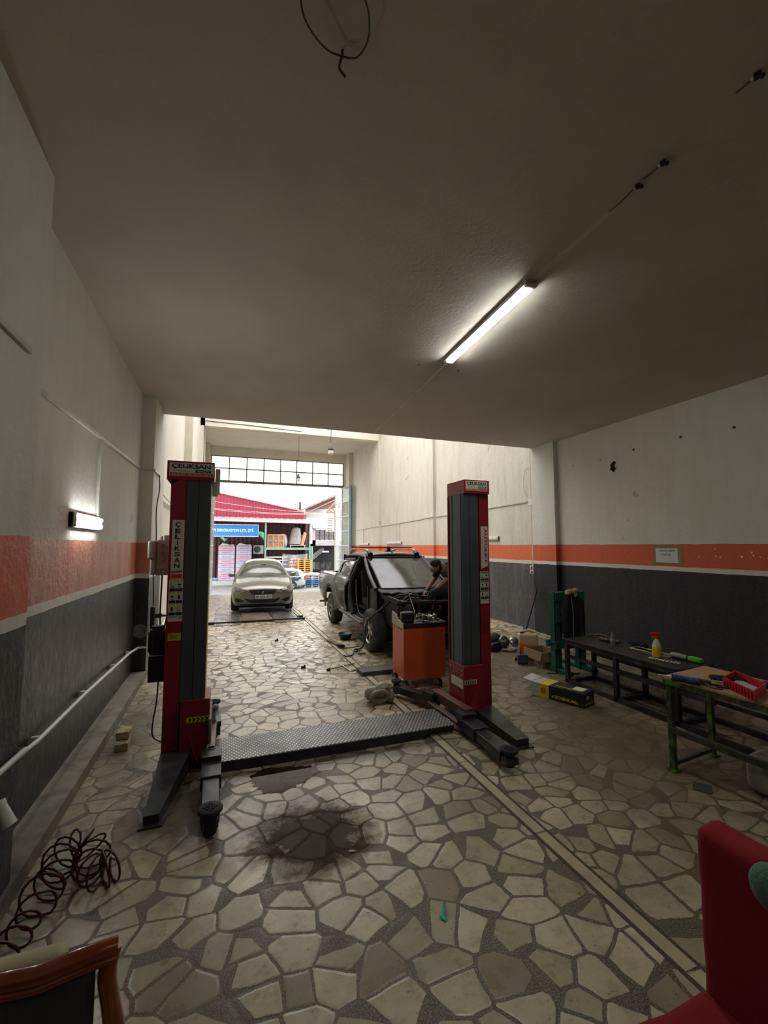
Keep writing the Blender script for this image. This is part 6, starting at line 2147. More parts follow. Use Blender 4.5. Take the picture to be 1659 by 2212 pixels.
b = MB(); b.tube([(4.56, 5.38, 0.01), (4.68, 5.33, 0.012), (4.78, 5.36, 0.01), (4.88, 5.25, 0.012), (5.0, 5.2, 0.01)], 0.008, seg=6, smooth=5)
tag(b.build('loose_cable', M_CABLE), 'black cable snaking on the floor at the foot of the press', 'cable')

# black bench
M_BB = mat('bench_black', (0.022, 0.021, 0.020), 0.45, 0.2, var=0.4, dirt=(0.055, 0.05, 0.04), dscale=6, rvar=0.15)
t = thing('workbench', 'long low black steel workbench along the black wall', 'workbench', (4.80, 3.9, 0))
b = MB(); b.b2(4.53, 5.08, 3.33, 5.0, 0.575, 0.60, bev=0.004); b.build('bench_top', M_BB, t)
b = MB()
for x in (4.56, 5.04):
    b.bar((x, 2.25, 0.025), (x, 4.98, 0.025), 0.05, 0.05); b.bar((x, 3.0, 0.36), (x, 4.98, 0.36), 0.035, 0.045); b.bar((x, 3.35, 0.55), (x, 4.98, 0.55), 0.035, 0.05)
for y in (4.96, 4.15, 3.38):
    b.bar((4.56, y, 0.025), (5.04, y, 0.025), 0.04, 0.04); b.bar((4.56, y, 0.55), (5.04, y, 0.55), 0.035, 0.05)
b.bar((5.04, 2.25, 0.22), (5.04, 4.98, 0.22), 0.03, 0.04)
b.build('frame', M_BB, t)
for y in (4.96, 4.15, 3.38):
    for x in (4.56, 5.04):
        b = MB(); b.bar((x, y, 0.0), (x, y, 0.575), 0.05, 0.05); b.build('leg', M_BB, t)
ZB = 0.6
t = thing('water_bottle', 'small clear water bottle on the black bench', 'bottle', (4.81, 4.41, ZB))
b = MB(); b.lathe([(0, 0), (0.030, 0), (0.032, 0.01), (0.030, 0.05), (0.032, 0.10), (0.028, 0.125), (0.013, 0.145), (0.013, 0.155)], (4.81, 4.41, ZB), seg=20); b.build('bottle_body', glassmat(bpy.data.materials.new('pet_plastic'), tint=(0.75, 0.8, 0.88), refl=0.5, milk=0.25, mcol=(0.5, 0.55, 0.65), rough=0.1), t)
b = MB(); b.lathe([(0.0325, 0.06), (0.0325, 0.095)], (4.81, 4.41, ZB), seg=20); b.build('bottle_label', mat('bottle_label', (0.35, 0.40, 0.55), 0.4, var=0.6, scale=60), t)
b = MB(); b.lathe([(0, 0.17), (0.015, 0.17), (0.015, 0.153)], (4.81, 4.41, ZB), seg=14); b.build('bottle_cap', mat('cap_blue', (0.03, 0.06, 0.25), 0.4), t)
t = thing('spray_bottle', 'spray bottle with red trigger head and yellow label on the bench', 'spray bottle', (4.80, 3.78, ZB))
sc_ = Vector((4.80, 3.78, ZB))
b = MB(); b.lathe([(0, 0), (0.046, 0), (0.050, 0.012), (0.050, 0.10), (0.046, 0.14), (0.030, 0.185), (0.017, 0.21), (0.017, 0.222), (0, 0.222)], sc_, seg=24); b.build('bottle_body', mat('milky_bottle', (0.55, 0.50, 0.40), 0.35), t)
b = MB(); b.lathe([(0.0508, 0.018), (0.0512, 0.03), (0.0512, 0.118)], sc_, seg=24); b.build('bottle_label', mat('yellow_bottle_label', (0.80, 0.42, 0.01), 0.4, var=0.25, scale=30), t)
b = MB()
b.cyl(sc_ + Vector((0, 0, 0.215)), sc_ + Vector((0, 0, 0.25)), 0.020, 0.018, seg=14)
b.bar(sc_ + Vector((-0.055, 0.018, 0.272)), sc_ + Vector((0.04, -0.014, 0.268)), 0.026, 0.032, bev=0.008)
b.bar(sc_ + Vector((-0.058, 0.02, 0.272)), sc_ + Vector((-0.072, 0.025, 0.272)), 0.018, 0.018, bev=0.004)
b.tube([sc_ + Vector((-0.022, 0.008, 0.26)), sc_ + Vector((-0.042, 0.014, 0.235)), sc_ + Vector((-0.045, 0.015, 0.205))], 0.006, seg=6, smooth=4)
b.build('trigger_head', mat('spray_red', (0.62, 0.03, 0.03), 0.35), t)
b = MB()
for k in range(4):
    ph = 0.15 * k
    b.tube([(5.08 - 0.05 * k * 0.3 + (0.20 - 0.02 * k) * math.cos(a * PI / 9 + ph) * 0.55 + 0.0, 3.98 + (0.27 - 0.03 * k) * math.sin(a * PI / 9 + ph), ZB + 0.006 + 0.006 * k + 0.006 * math.sin(a)) for a in range(18)], 0.005, seg=6, smooth=3, closed=True)
o = b.build('cable_coil', mat('cream_cable', (0.55, 0.47, 0.34), 0.5)); tag(o, 'loose coil of cream cable on the bench behind the spray bottle', 'cable')
o.data.transform(Matrix.Translation((-0.14, 0, 0)))
t = thing('blister_strip', 'shiny blister strip lying before the spray bottle on the bench', 'blister strip', (4.72, 3.62, ZB))
b = MB(); b.box((4.70, 3.62, ZB + 0.006), (0.075, 0.34, 0.004), (0, 0, 0.28)); b.build('backing', mat('silver_foil', (0.55, 0.55, 0.52), 0.2, 0.9, var=0.4, scale=50), t)
b = MB()
for k in range(9):
    for s in (-1, 1):
        q = Matrix.Rotation(0.28, 3, 'Z') @ Vector((0.018 * s, -0.15 + k * 0.037, 0))
        b.ball((4.70 + q.x, 3.62 + q.y, ZB + 0.011), (0.013, 0.014, 0.007), 8)
b.build('blisters', MATS['silver_foil'], t)
t = thing('scrub_brush', 'grey and bright green sponge brush on the end of the bench', 'brush', (4.98, 3.50, ZB))
b = MB(); b.tube([(4.96, 3.72, ZB + 0.03), (4.96, 3.64, ZB + 0.035), (4.97, 3.55, ZB + 0.03)], [0.028, 0.032, 0.028], seg=12, smooth=4); b.ball((4.95, 3.70, ZB + 0.03), (0.03, 0.04, 0.028), 12); b.build('handle', mat('dusty_grey_plastic', (0.28, 0.27, 0.25), 0.5), t)
b = MB(); b.box((4.98, 3.46, ZB + 0.032), (0.07, 0.14, 0.055), (0, 0, 0.1), bev=0.018); b.build('pad', mat('lime_foam', (0.12, 0.50, 0.03), 0.8, bump=0.4), t)
b = MB(); b.tube([(4.95, 4.95, ZB + 0.02), (5.02, 4.80, ZB + 0.05), (5.03, 4.62, ZB + 0.022)], 0.014, seg=8, smooth=3); b.cyl((4.9, 4.72, ZB + 0.025), (4.98, 4.45, ZB + 0.025), 0.022, seg=10)
tag(b.build('torque_wrench', M_OILY), 'dark torque wrench lying at the far end of the bench', 'wrench')
b = MB(); b.ball((5.02, 4.22, ZB + 0.05), (0.05, 0.13, 0.05), 14); b.ball((5.0, 4.12, ZB + 0.04), (0.04, 0.07, 0.04), 12)
tag(b.build('black_bag', MATS['black_cloth']), 'crumpled black bag on the bench behind the water bottle', 'bag')
b = MB(); b.cyl((5.02, 4.55, ZB), (5.02, 4.55, ZB + 0.04), 0.03, 0.02, seg=10)
tag(b.build('small_cap', M_OILY), 'small pointed metal cap on the far end of the bench', 'cap')

# green table
M_GT = mat('chipped_green_paint', (0.085, 0.17, 0.03), 0.55, var=0.4, scale=12, dirt=(0.035, 0.028, 0.02), dscale=14, dth=(0.46, 0.56))
M_GTD = mat('dark_chipped_rail', (0.035, 0.04, 0.03), 0.55, var=0.5, scale=12, dirt=(0.08, 0.10, 0.04), dscale=16)
t = thing('workshop_table', 'small wood topped table with chipped green steel frame', 'table', (3.95, 2.2, 0))
b = MB()
ZT2 = 0.765
b.prism([(3.575, 2.78, ZT2), (4.25, 2.87, ZT2), (4.30, 1.5, ZT2), (3.68, 1.45, ZT2)], (0, 0, 0.018))
b.build('table_top', mat('worn_ply', (0.40, 0.25, 0.14), 0.7, var=0.2, scale=5, dirt=(0.14, 0.09, 0.05), dscale=5, dth=(0.5, 0.75), stretch=(1, 4, 1)), t)
b = MB()
b.bar((3.595, 2.77, ZT2 - 0.022), (3.69, 1.45, ZT2 - 0.022), 0.04, 0.045); b.bar((3.595, 2.77, ZT2 - 0.022), (4.24, 2.85, ZT2 - 0.022), 0.04, 0.045); b.bar((4.24, 2.85, ZT2 - 0.022), (4.29, 1.5, ZT2 - 0.022), 0.04, 0.045)
b.build('apron', M_GT, t)
for (x, y) in ((3.63, 2.755), (4.22, 2.82), (3.72, 1.47), (4.27, 1.52)):
    b = MB(); b.bar((x, y, 0.012), (x, y, ZT2 - 0.04), 0.042, 0.042); b.box((x, y, 0.007), (0.08, 0.08, 0.014)); b.build('leg', M_GT, t)
b = MB()
b.bar((3.61, 2.76, 0.345), (3.69, 1.47, 0.345), 0.035, 0.045); b.build('rail', M_GTD, t)
b = MB(); b.bar((3.63, 2.755, 0.06), (4.22, 2.82, 0.06), 0.03, 0.03); b.build('brace', M_GTD, t)
ZG = ZT2 + 0.019
t = thing('sealant_gun', 'sealant gun with blue cartridge and white nozzle on the green table', 'sealant gun', (3.80, 2.80, ZG))
a0, a1 = at(1452, 1462, z=0.825), at(1510, 1472, z=0.815)
dd_ = (a1 - a0).normalized()
b = MB(); b.cyl(a0, a1, 0.024, seg=16); b.build('cartridge', mat('cartridge_blue', (0.05, 0.09, 0.26), 0.35, var=0.7, scale=14), t)
b = MB(); b.lathe([(0.018, 0), (0.008, 0.02), (0.003, 0.10), (0, 0.10)], a0, -dd_, seg=10); b.build('nozzle', M_PVC, t)
b = MB()
b.lathe([(0.028, -0.006), (0.028, 0.006), (0.02, 0.006)], a0, dd_, seg=16)
b.bar(a0 - Vector((0, 0, 0.027)), a1 - Vector((0, 0, 0.027)), 0.03, 0.004)
b.lathe([(0.028, -0.004), (0.028, 0.006), (0, 0.006)], a1, dd_, seg=16)
e = a1 + dd_ * 0.03
b.bar(a1, e + dd_ * 0.05, 0.02, 0.045, bev=0.006)
b.tube([e + dd_ * 0.02, e + dd_ * 0.09 + Vector((0.03, -0.02, -0.02)), e + dd_ * 0.15 + Vector((0.05, -0.06, -0.022))], 0.009, seg=8, smooth=4)
b.tube([e, e + dd_ * 0.05 + Vector((-0.03, -0.03, -0.02)), e + dd_ * 0.09 + Vector((-0.02, -0.05, -0.022))], 0.007, seg=8, smooth=4)
b.cyl(e, e + dd_ * 0.22, 0.004, seg=6)
b.build('frame', mat('rusty_gun_frame', (0.11, 0.085, 0.06), 0.5, 0.4, var=0.4), t)
t = thing('red_tray', 'ribbed red plastic tray on the green table', 'tray', (4.0, 2.3, ZG))
b = MB()
c0, c1, c2 = at(1562, 1483, z=ZG), at(1631, 1517, z=ZG), at(1759, 1500, z=ZG)
e1, e2 = (c1 - c0), (c2 - c1)
e2 = Vector((0.30, 0.09, 0)); c2 = c1 + e2; c3 = c0 + e2
hh = Vector((0, 0, 0.075))
mid = (c0 + c2) / 2
def exp(p, k): return mid + (p - mid) * k
lo = [exp(p, 0.97) for p in (c0, c1, c2, c3)]
hi = [exp(p, 1.0) + hh for p in (c0, c1, c2, c3)]
inn = [exp(p, 0.92) + hh for p in (c0, c1, c2, c3)]
inl = [exp(p, 0.90) + Vector((0, 0, 0.006)) for p in (c0, c1, c2, c3)]
fs = [(0, 1, 2, 3)]
for i in range(4):
    j = (i + 1) % 4
    fs += [(i, j, 4 + j, 4 + i), (4 + i, 4 + j, 8 + j, 8 + i), (8 + i, 8 + j, 12 + j, 12 + i)]
fs.append((12, 13, 14, 15))
b._faces(lo + hi + inn + inl, fs)
b.build('tray_body', mat('tray_red', (0.50, 0.012, 0.035), 0.4, var=0.1), t)
b = MB()
for k in range(10):
    p = c0.lerp(c1, (k + 0.6) / 10.5)
    q = (c0 - mid).normalized() * 0.001
    n_ = Vector((-e1.y, e1.x, 0)).normalized() * -1
    b.bar(p + n_ * 0.002 + Vector((0, 0, 0.006)), p + n_ * 0.002 + Vector((0, 0, 0.066)), 0.008, 0.008, bev=0.003)
b.build('ribs', MATS['tray_red'], t)
b = MB(); b.prism([exp(p, 0.62) + Vector((0, 0, 0.03)) for p in (c0, c1, c2, c3)], (0, 0, 0.003)); b.build('paper_inside', mat('paper_grey', (0.45, 0.44, 0.42), 0.7), t)
b = MB()
cb = at(1560, 1466, z=ZG + 0.015)
b.ball(cb, (0.09, 0.07, 0.02), 14); b.ball(cb + Vector((0.06, -0.09, 0.005)), (0.08, 0.07, 0.025), 14); b.ball(cb + Vector((0.09, -0.16, 0.0)), (0.07, 0.05, 0.02), 12); b.ball(cb + Vector((-0.04, 0.02, 0.008)), (0.05, 0.06, 0.02), 10)
tag(b.build('black_rag', MATS['black_cloth']), 'crumpled black rag between the sealant gun and red tray', 'rag')
b = MB(); cz = at(1655, 1480, z=ZG + 0.02); b.ball(cz, (0.05, 0.04, 0.022), 12); b.ball(cz + Vector((0.04, 0.02, 0.0)), (0.04, 0.03, 0.018), 10)
tag(b.build('black_glove', MATS['black_cloth']), 'black glove at the right edge behind the red tray', 'glove')
b = MB(); q0 = at(1540, 1470, z=ZG + 0.012); q1 = at(1566, 1474, z=ZG + 0.012); b.cyl(q0, q1, 0.004, seg=6)
tag(b.build('white_stick', M_PVC), 'short white stick pointing at the red tray', 'stick')

# sack and pail below the table
M_SACK = mat('pale_sack', (0.33, 0.31, 0.26), 0.85, var=0.2, scale=5, bump=0.4, bscale=18, dirt=(0.14, 0.12, 0.09), dscale=4)
b = MB(); b.box((4.22, 2.02, 0.14), (0.62, 0.75, 0.28), (0, 0, 0.1), bev=0.07, seg=3)
tag(b.build('cement_sack', M_SACK), 'full pale sack lying on the floor under the green table', 'sack')
b = MB(); b.box((4.28, 1.96, 0.39), (0.55, 0.62, 0.20), (0.03, 0, -0.08), bev=0.06, seg=3)
tag(b.build('cement_sack', M_SACK), 'upper pale sack stacked on the one under the green table', 'sack')
b = MB(); b.box((4.30, 1.9, 0.50), (0.42, 0.40, 0.02), (0.03, 0, -0.1), bev=0.004)
tag(b.build('cardboard_sheet', M_CARD), 'brown cardboard piece on the upper sack under the green table', 'cardboard')
b = MB(); pz = at(1533, 1592, z=0.0); b.box(pz + Vector((0.03, 0, 0.11)), (0.10, 0.03, 0.22), (0.12, 0, 0.3), bev=0.004)
tag(b.build('paper_bag', mat('dirty_white_paper', (0.30, 0.28, 0.24), 0.8, var=0.3)), 'small dirty white bag standing behind the green table leg', 'bag')

# shock absorber carton
MB_ = thing('shock_absorber_carton', 'long black and yellow carton lying on the floor with an open white flap', 'carton', (3.76, 4.735, 0))
A = Vector((3.758, 4.735, 0.0)); Dl = Vector((0.231, -0.634, 0)); Dw = Vector((0.250, 0.092, 0)); Hc = 0.165
Lc = Dl.length
def seg_box(f0, f1, m, name):
    b = MB()
    p = [A + Dl * f0, A + Dl * f1, A + Dl * f1 + Dw, A + Dl * f0 + Dw]
    b.prism(p, (0, 0, Hc))
    return b.build(name, m, MB_)
M_CBK = mat('carton_black', (0.018, 0.018, 0.017), 0.45); M_CYL = mat('carton_yellow', (0.62, 0.47, 0.012), 0.45); M_CWH = mat('carton_white', (0.42, 0.44, 0.43), 0.5)
seg_box(0.0, 0.14, M_CWH, 'white_end'); seg_box(0.14, 0.35, M_CYL, 'yellow_band'); seg_box(0.35, 1.0, M_CBK, 'black_body')
nrm = Dl.normalized().cross(Vector((0, 0, 1)))   # outward of the long near side
nn = Vector((Dl.y, -Dl.x, 0)).normalized()
if nn.dot(Dw) > 0: nn = -nn
dl = Dl.normalized()
text('lettering', 'MONROE', M_CYL, MB_, A + Dl * 0.86 + nn * 0.001 + Vector((0, 0, 0.068)), -dl, (0, 0, -1), 0.27, 0.038, off=0.03)
for s0, s1 in ((0.87, 0.91), (0.44, 0.40)):
    b = MB(); b.prism([A + Dl * s0 + nn * 0.001 + Vector((0, 0, 0.030)), A + Dl * s1 + nn * 0.001 + Vector((0, 0, 0.030)), A + Dl * s0 + nn * 0.001 + Vector((0, 0, 0.068))], nn * 0.0008); b.build('logo_wing', M_CYL, MB_)
cc_ = A + Dl * 0.245 + nn * 0.001 + Vector((0, 0, 0.085))
b = MB(); b.tube([cc_ + dl * 0.036 * math.cos(a * PI / 12) + Vector((0, 0, 0.036 * math.sin(a * PI / 12))) for a in range(24)], 0.0022, seg=4, closed=True); 
b.build('round_mark', M_INK, MB_)
b = MB()
for k in range(5):
    ww = [0.018, 0.028, 0.030, 0.028, 0.018][k]
    b.bar(cc_ - dl * ww + Vector((0, 0, 0.022 - 0.011 * k)), cc_ + dl * ww + Vector((0, 0, 0.022 - 0.011 * k)), 0.001, 0.004)
b.build('mark_lines', M_INK, MB_)
dw = Dw.normalized()
text('lettering', 'MONROE', M_CYL, MB_, A + Dl * 0.44 + Dw * 0.22 + Vector((0, 0, Hc)), dl, dw, 0.30, 0.030, off=0.03)
b = MB(); b.prism([A + Dl * 0.72 + Dw * 0.35 + Vector((0, 0, Hc + 0.0005)), A + Dl * 0.92 + Dw * 0.35 + Vector((0, 0, Hc + 0.0005)), A + Dl * 0.92 + Dw * 0.85 + Vector((0, 0, Hc + 0.0005)), A + Dl * 0.72 + Dw * 0.85 + Vector((0, 0, Hc + 0.0005))], (0, 0, 0.001)); b.build('paper_label', M_LABEL, MB_)
E1 = A + Dl
b = MB(); b.prism([E1 + Dw * 0.30 + dl * 0.0005 + Vector((0, 0, 0.085)), E1 + Dw * 0.48 + dl * 0.0005 + Vector((0, 0, 0.085)), E1 + Dw * 0.48 + dl * 0.0005 + Vector((0, 0, 0.125)), E1 + Dw * 0.30 + dl * 0.0005 + Vector((0, 0, 0.125))], dl * 0.001); b.build('end_label', M_LABEL, MB_)
text('lettering', 'MONROE', M_CYL, MB_, E1 + Dw * 0.12 + dl * 0.001 + Vector((0, 0, 0.02)), dw, (0, 0, 1), 0.19, 0.028, off=0.02)
b = MB(); b.prism([A + Vector((0, 0, Hc)), A + Dw + Vector((0, 0, Hc)), A + Dw - dl * 0.15 + Vector((-0.0, 0, Hc + 0.015)), A - dl * 0.13 + Vector((0.01, 0, Hc + 0.01))], (0, 0, 0.003)); b.build('flap', mat('flap_white', (0.60, 0.55, 0.47), 0.7), MB_)
b = MB(); b.prism([A + Vector((0, 0, 0.03)), A + Vector((0, 0, 0.13)), A - dl * 0.07 + nn * 0.08 + Vector((0, 0, 0.05))], nn * 0.003); b.build('flap', MATS['flap_white'], MB_)

# ---- right wall fittings
ducts = (((6.64, 8.35, 2.94), (6.64, 13.05, 2.88), None, 'thin duct on the right wall running behind the red lift post'),
         ((6.545, 13.1, 2.88), (6.545, 14.0, 2.875), None, 'short duct piece across the middle pilaster of the right wall'),
         ((6.64, 14.05, 2.87), (6.64, 18.55, 2.80), (16.3, 2.09), 'thin duct above the pickup roof with a drop to an unlit lamp'),
         ((6.525, 18.62, 2.8), (6.525, 19.78, 2.79), None, 'short duct piece across the furthest pilaster of the right wall'),
         ((6.64, 19.85, 2.79), (6.64, 22.8, 2.74), (21.2, 2.05), 'thin duct nearest the street door with a drop to a lamp'))
for p, q, drop, lab in ducts:
    t = thing('cable_duct', lab, 'cable duct', p, group='right wall ducts')
    b = MB(); b.bar(p, q, 0.03, 0.02, up=(1, 0, 0)); b.build('duct', M_TRUNK, t)
    if drop:
        b = MB(); b.bar((6.64, drop[0], drop[1]), (6.64, drop[0], 2.8), 0.03, 0.02, up=(1, 0, 0)); b.build('drop', M_TRUNK, t)
b = MB(); b.bar((6.625, 8.17, 1.46), (6.625, 8.17, ZC + 0.3), 0.045, 0.03, up=(1, 0, 0))
o = b.build('conduit', mat('painted_conduit', (0.48, 0.40, 0.33), 0.5)); tag(o, 'vertical beige conduit at the pilaster corner of the right wall', 'conduit')
b = MB(); b.b2(6.59, 6.62, 8.12, 8.26, 2.84, 2.98, bev=0.006)
tag(b.build('junction_box', M_PVC), 'small white junction box on the conduit, halfway up the right wall', 'junction box')
t = thing('wall_socket', 'white double wall socket below the white stripe by the conduit', 'socket', (6.60, 8.17, 1.35))
for z in (1.41, 1.31):
    b = MB(); b.b2(6.575, 6.62, 8.10, 8.24, z - 0.045, z + 0.045, bev=0.01); s_ = b.build('socket_box', mat('aged_ivory', (0.45, 0.40, 0.33), 0.5), t)
    b = MB(); b.lathe([(0, 0), (0.025, 0), (0.025, 0.004), (0, 0.004)], (6.575, 8.17, z), (-1, 0, 0), seg=14); b.build('socket_face', M_BLK, s_)
b = MB(); b.tube([(6.615, 8.19, 3.72), (6.60, 8.35, 3.68), (6.61, 8.42, 3.45), (6.61, 8.40, 3.2), (6.60, 8.30, 3.05)], 0.006, seg=6, smooth=5)
tag(b.build('loop_cable', mat('beige_cable', (0.35, 0.30, 0.24), 0.5)), 'thin beige cable looping beside the vertical conduit', 'cable')
t = thing('paper_notice', 'white paper notice taped with brown tape on the orange band', 'notice', (6.66, 4.98, 1.75))
b = MB(); b.b2(6.6625, 6.665, 4.735, 5.235, 1.585, 1.925); b.build('brown_tape', mat('brown_tape', (0.27, 0.155, 0.05), 0.35, var=0.15, scale=14), t)
b = MB(); b.b2(6.660, 6.6624, 4.815, 5.185, 1.635, 1.865); b.build('paper', mat('notice_paper', (0.60, 0.59, 0.56), 0.5, var=0.06, scale=25), t)
text('lettering', 'VERESİYEMİZ', M_INK, t, (6.6598, 5.13, 1.812), (0, -1, 0), (0, 0, 1), 0.27, 0.036, off=0.012)
text('lettering', 'YOKTUR..', M_INK, t, (6.6598, 5.09, 1.745), (0, -1, 0), (0, 0, 1), 0.18, 0.034, off=0.012)
for k, (y, z, lab) in enumerate(((5.51, 3.584, 'dark wall plug just right of the broken hole'), (4.67, 3.605, 'dark wall plug high on the right wall, second from the right edge'), (3.913, 3.562, 'dark wall plug high on the right wall nearest the picture edge'), (6.23, 3.54, 'small dark wall plug left of the broken hole'), (6.92, 3.546, 'small dark wall plug beside the pilaster, furthest left'))):
    b = MB(); r_ = 0.024 if k < 3 else 0.013
    b.lathe([(0, 0.004), (r_ * 0.5, 0.005), (r_, 0.001)], (6.665, y, z), (-1, 0, 0), seg=9)
    tag(b.build('wall_plug', mat('plug_grime', (0.07, 0.075, 0.06), 0.9, var=0.5)), lab, 'wall plug', 'old plug holes high on the right wall')
b = MB(); b.cyl((6.73, 5.895, 3.37), (6.70, 5.885, 3.37), 0.05, seg=10)
tag(b.build('pipe_end', M_PVC), 'white pipe end showing inside the broken wall hole', 'pipe')
random.seed(31)
b = MB()
for k in range(9):
    y, z = random.uniform(3.6, 4.5), random.uniform(1.72, 1.88)
    b.box((6.6648, y, z), (0.0008, random.uniform(0.008, 0.03), random.uniform(0.006, 0.03)), (random.uniform(-1, 1), 0, 0))
tag(b.build('paint_scratches', M_PVC), 'pale scratches in the orange paint right of the notice', 'scratches')

# ------------------------------------------------------------------ foreground
# coiled hose
M_HOSE = mat('dark_red_hose', (0.075, 0.006, 0.008), 0.3, var=0.2)
path = catmull([(-0.90, 2.42, 0.10), (-0.865, 2.58, 0.09), (-0.855, 2.75, 0.085), (-0.85, 2.92, 0.085), (-0.82, 3.0, 0.10), (-0.83, 3.10, 0.12), (-0.77, 3.18, 0.14), (-0.69, 3.14, 0.10), (-0.68, 3.02, 0.09), (-0.61, 2.96, 0.085), (-0.54, 3.0, 0.085)], 26)
pts = []
ang = 0.0
for i in range(len(path)):
    d = (path[min(i + 1, len(path) - 1)] - path[max(i - 1, 0)]).normalized()
    u_, v_, _ = frame_z(d)
    rr2 = 0.083 * (1 + 0.12 * math.sin(i * 0.11)) * (0.8 if i < 60 else 1.0)
    ang += 0.40 if i < 110 else 0.52
    p = path[i] + (u_ * math.cos(ang) + v_ * math.sin(ang)) * rr2
    p.z = max(p.z, 0.008)
    pts.append(p)
t = thing('coiled_air_hose', 'dark red coiled air hose tangled on the floor by the left wall', 'air hose', (-0.78, 2.9, 0))
b = MB(); b.tube(pts, 0.0062, seg=7); b.build('hose_coil', M_HOSE, t)
b = MB(); b.tube([pts[-1], pts[-1] + Vector((0.03, 0.01, -0.02))], 0.01, seg=8); b.cyl((-0.92, 3.12, 0.02), (-0.96, 3.14, 0.03), 0.010, seg=8); b.build('fitting', M_STEEL, t)

# wooden armchair, seen from behind its back
M_WOOD = mat('red_brown_varnish', (0.24, 0.045, 0.013), 0.22, var=0.3, scale=4, coat=0.6, stretch=(1, 6, 1), dirt=(0.12, 0.02, 0.01), dscale=3, dth=(0.5, 0.8))
WC = thing('wooden_armchair', 'varnished red brown wooden armchair with dark padded back at lower left', 'chair', (-0.5, 1.0, 0))
b = MB()
rail = [at(255, 2040, y=1.27), at(205, 2058, y=1.262), at(150, 2080, y=1.258), at(80, 2108, y=1.255), at(0, 2125, y=1.255)]
m0 = rail[-1]
left = [Vector((2 * (-0.50) - p.x, p.y, p.z)) for p in rail[::-1]]
allp = rail + left[0:]
b.tube(allp, [0.018, 0.019, 0.021, 0.021, 0.020, 0.020, 0.021, 0.021, 0.021, 0.019, 0.018], seg=12, smooth=5)
b.tube([p + Vector((0, -0.014, -0.018)) for p in allp], 0.009, seg=8, smooth=5)
b.build('top_rail', M_WOOD, WC)
for s in (0, 1):
    f = (lambda p: p) if not s else (lambda p: Vector((-1.0 - p.x, p.y, p.z)))
    st2 = [at(248, 2040, y=1.27), at(232, 2100, y=1.262), at(238, 2160, y=1.265), at(246, 2212, y=1.27)]
    st2 += [st2[-1] + Vector((0.01, 0.02, -0.12)), st2[-1] + Vector((-0.01, 0.04, -0.30)), Vector((st2[-1].x, 1.27, 0.0))]
    b = MB(); b.tube([f(p) for p in st2], [0.018, 0.020, 0.020, 0.022, 0.022, 0.022, 0.016], seg=10, smooth=5)
    b.build('back_post', M_WOOD, WC)
    b = MB(); x_ = f(Vector((-0.25, 0, 0))).x
    b.tube([(x_, 0.74, 0.0), (x_, 0.75, 0.25), (x_, 0.74, 0.44), (x_, 0.78, 0.62)], [0.016, 0.02, 0.024, 0.02], seg=10, smooth=4)
    b.build('front_leg', M_WOOD, WC)
    b = MB(); b.tube([(x_, 1.26, 0.66), (x_, 1.09, 0.67), (x_, 0.86, 0.66), (x_, 0.76, 0.62)], 0.02, seg=10, smooth=4)
    b.build('armrest', M_WOOD, WC)
b = MB()
def bk(u, v):
    x = -0.74 + 0.48 * u
    top = 0.925 - 0.0 * u
    z = 0.50 + (0.915 - 0.50) * v
    return Vector((x, 1.268 - 0.008 * math.sin(PI * u) * math.sin(PI * v), z))
b.grid(bk, 8, 8)
b.build('back_cover', mat('worn_dark_leather', (0.03, 0.031, 0.029), 0.5, var=0.5, scale=5, dirt=(0.075, 0.072, 0.065), dscale=10, dth=(0.5, 0.75)), WC, solid=0.01)
b = MB(); b.box((-0.53, 1.312, 0.725), (0.40, 0.05, 0.44), bev=0.02, seg=3); b.box((-0.5, 1.0, 0.46), (0.46, 0.48, 0.10), bev=0.03, seg=3)
b.build('cushion', mat('cream_upholstery', (0.55, 0.52, 0.33), 0.7, var=0.05), WC)
b = MB(); b.b2(-0.74, -0.26, 0.76, 1.26, 0.36, 0.42, bev=0.01); b.build('seat_frame', M_WOOD, WC)

# red chair on the right
M_RF = mat('red_chair_fabric', (0.26, 0.006, 0.016), 0.9, var=0.12, scale=5, bump=0.25, bscale=220)
RC = thing('red_armchair', 'dark red fabric chair cut off by the right edge of the picture', 'chair', (1.45, 0.8, 0))
def rounded(c, d, amp=0.008, seed=0, bev=0.04, cuts=5):
    bm = bmesh.new()
    bmesh.ops.create_cube(bm, size=1.0)
    bmesh.ops.scale(bm, vec=d, verts=bm.verts)
    bmesh.ops.bevel(bm, geom=bm.edges[:], offset=bev, segments=4, profile=0.6, affect='EDGES')
    bmesh.ops.subdivide_edges(bm, edges=[e for e in bm.edges if e.calc_length() > 0.08], cuts=cuts, use_grid_fill=True)
    from mathutils import noise as _n
    for v in bm.verts:
        k = _n.noise(v.co * 7 + Vector((seed, 0, 0)))
        v.co += v.co.normalized() * k * amp
    for f in bm.faces: f.smooth = True
    b = MB(); b.merge(bm, Matrix.Translation(c)); return b
b = rounded((1.60, 0.80, 0.66), (0.13, 0.62, 0.58), 0.02, 1, 0.045)
b.build('backrest', M_RF, RC)
b = rounded((1.28, 0.80, 0.36), (0.58, 0.63, 0.13), 0.01, 5, 0.045)
b.build('seat', M_RF, RC)
b = MB(); b.tube([(1.53, 1.09, 0.418), (1.535, 0.8, 0.42), (1.53, 0.5, 0.418)], 0.010, seg=8); b.build('piping', M_RF, RC)
for (x, y) in ((1.05, 1.06), (1.05, 0.54), (1.58, 1.06), (1.58, 0.54)):
    b = MB(); b.cyl((x, y, 0), (x, y, 0.31), 0.018, 0.022, seg=12); b.build('leg', M_BLK, RC)
b = MB(); cp = at(1672, 1922, x=1.50); b.ball(cp, (0.045, 0.06, 0.065), 18)
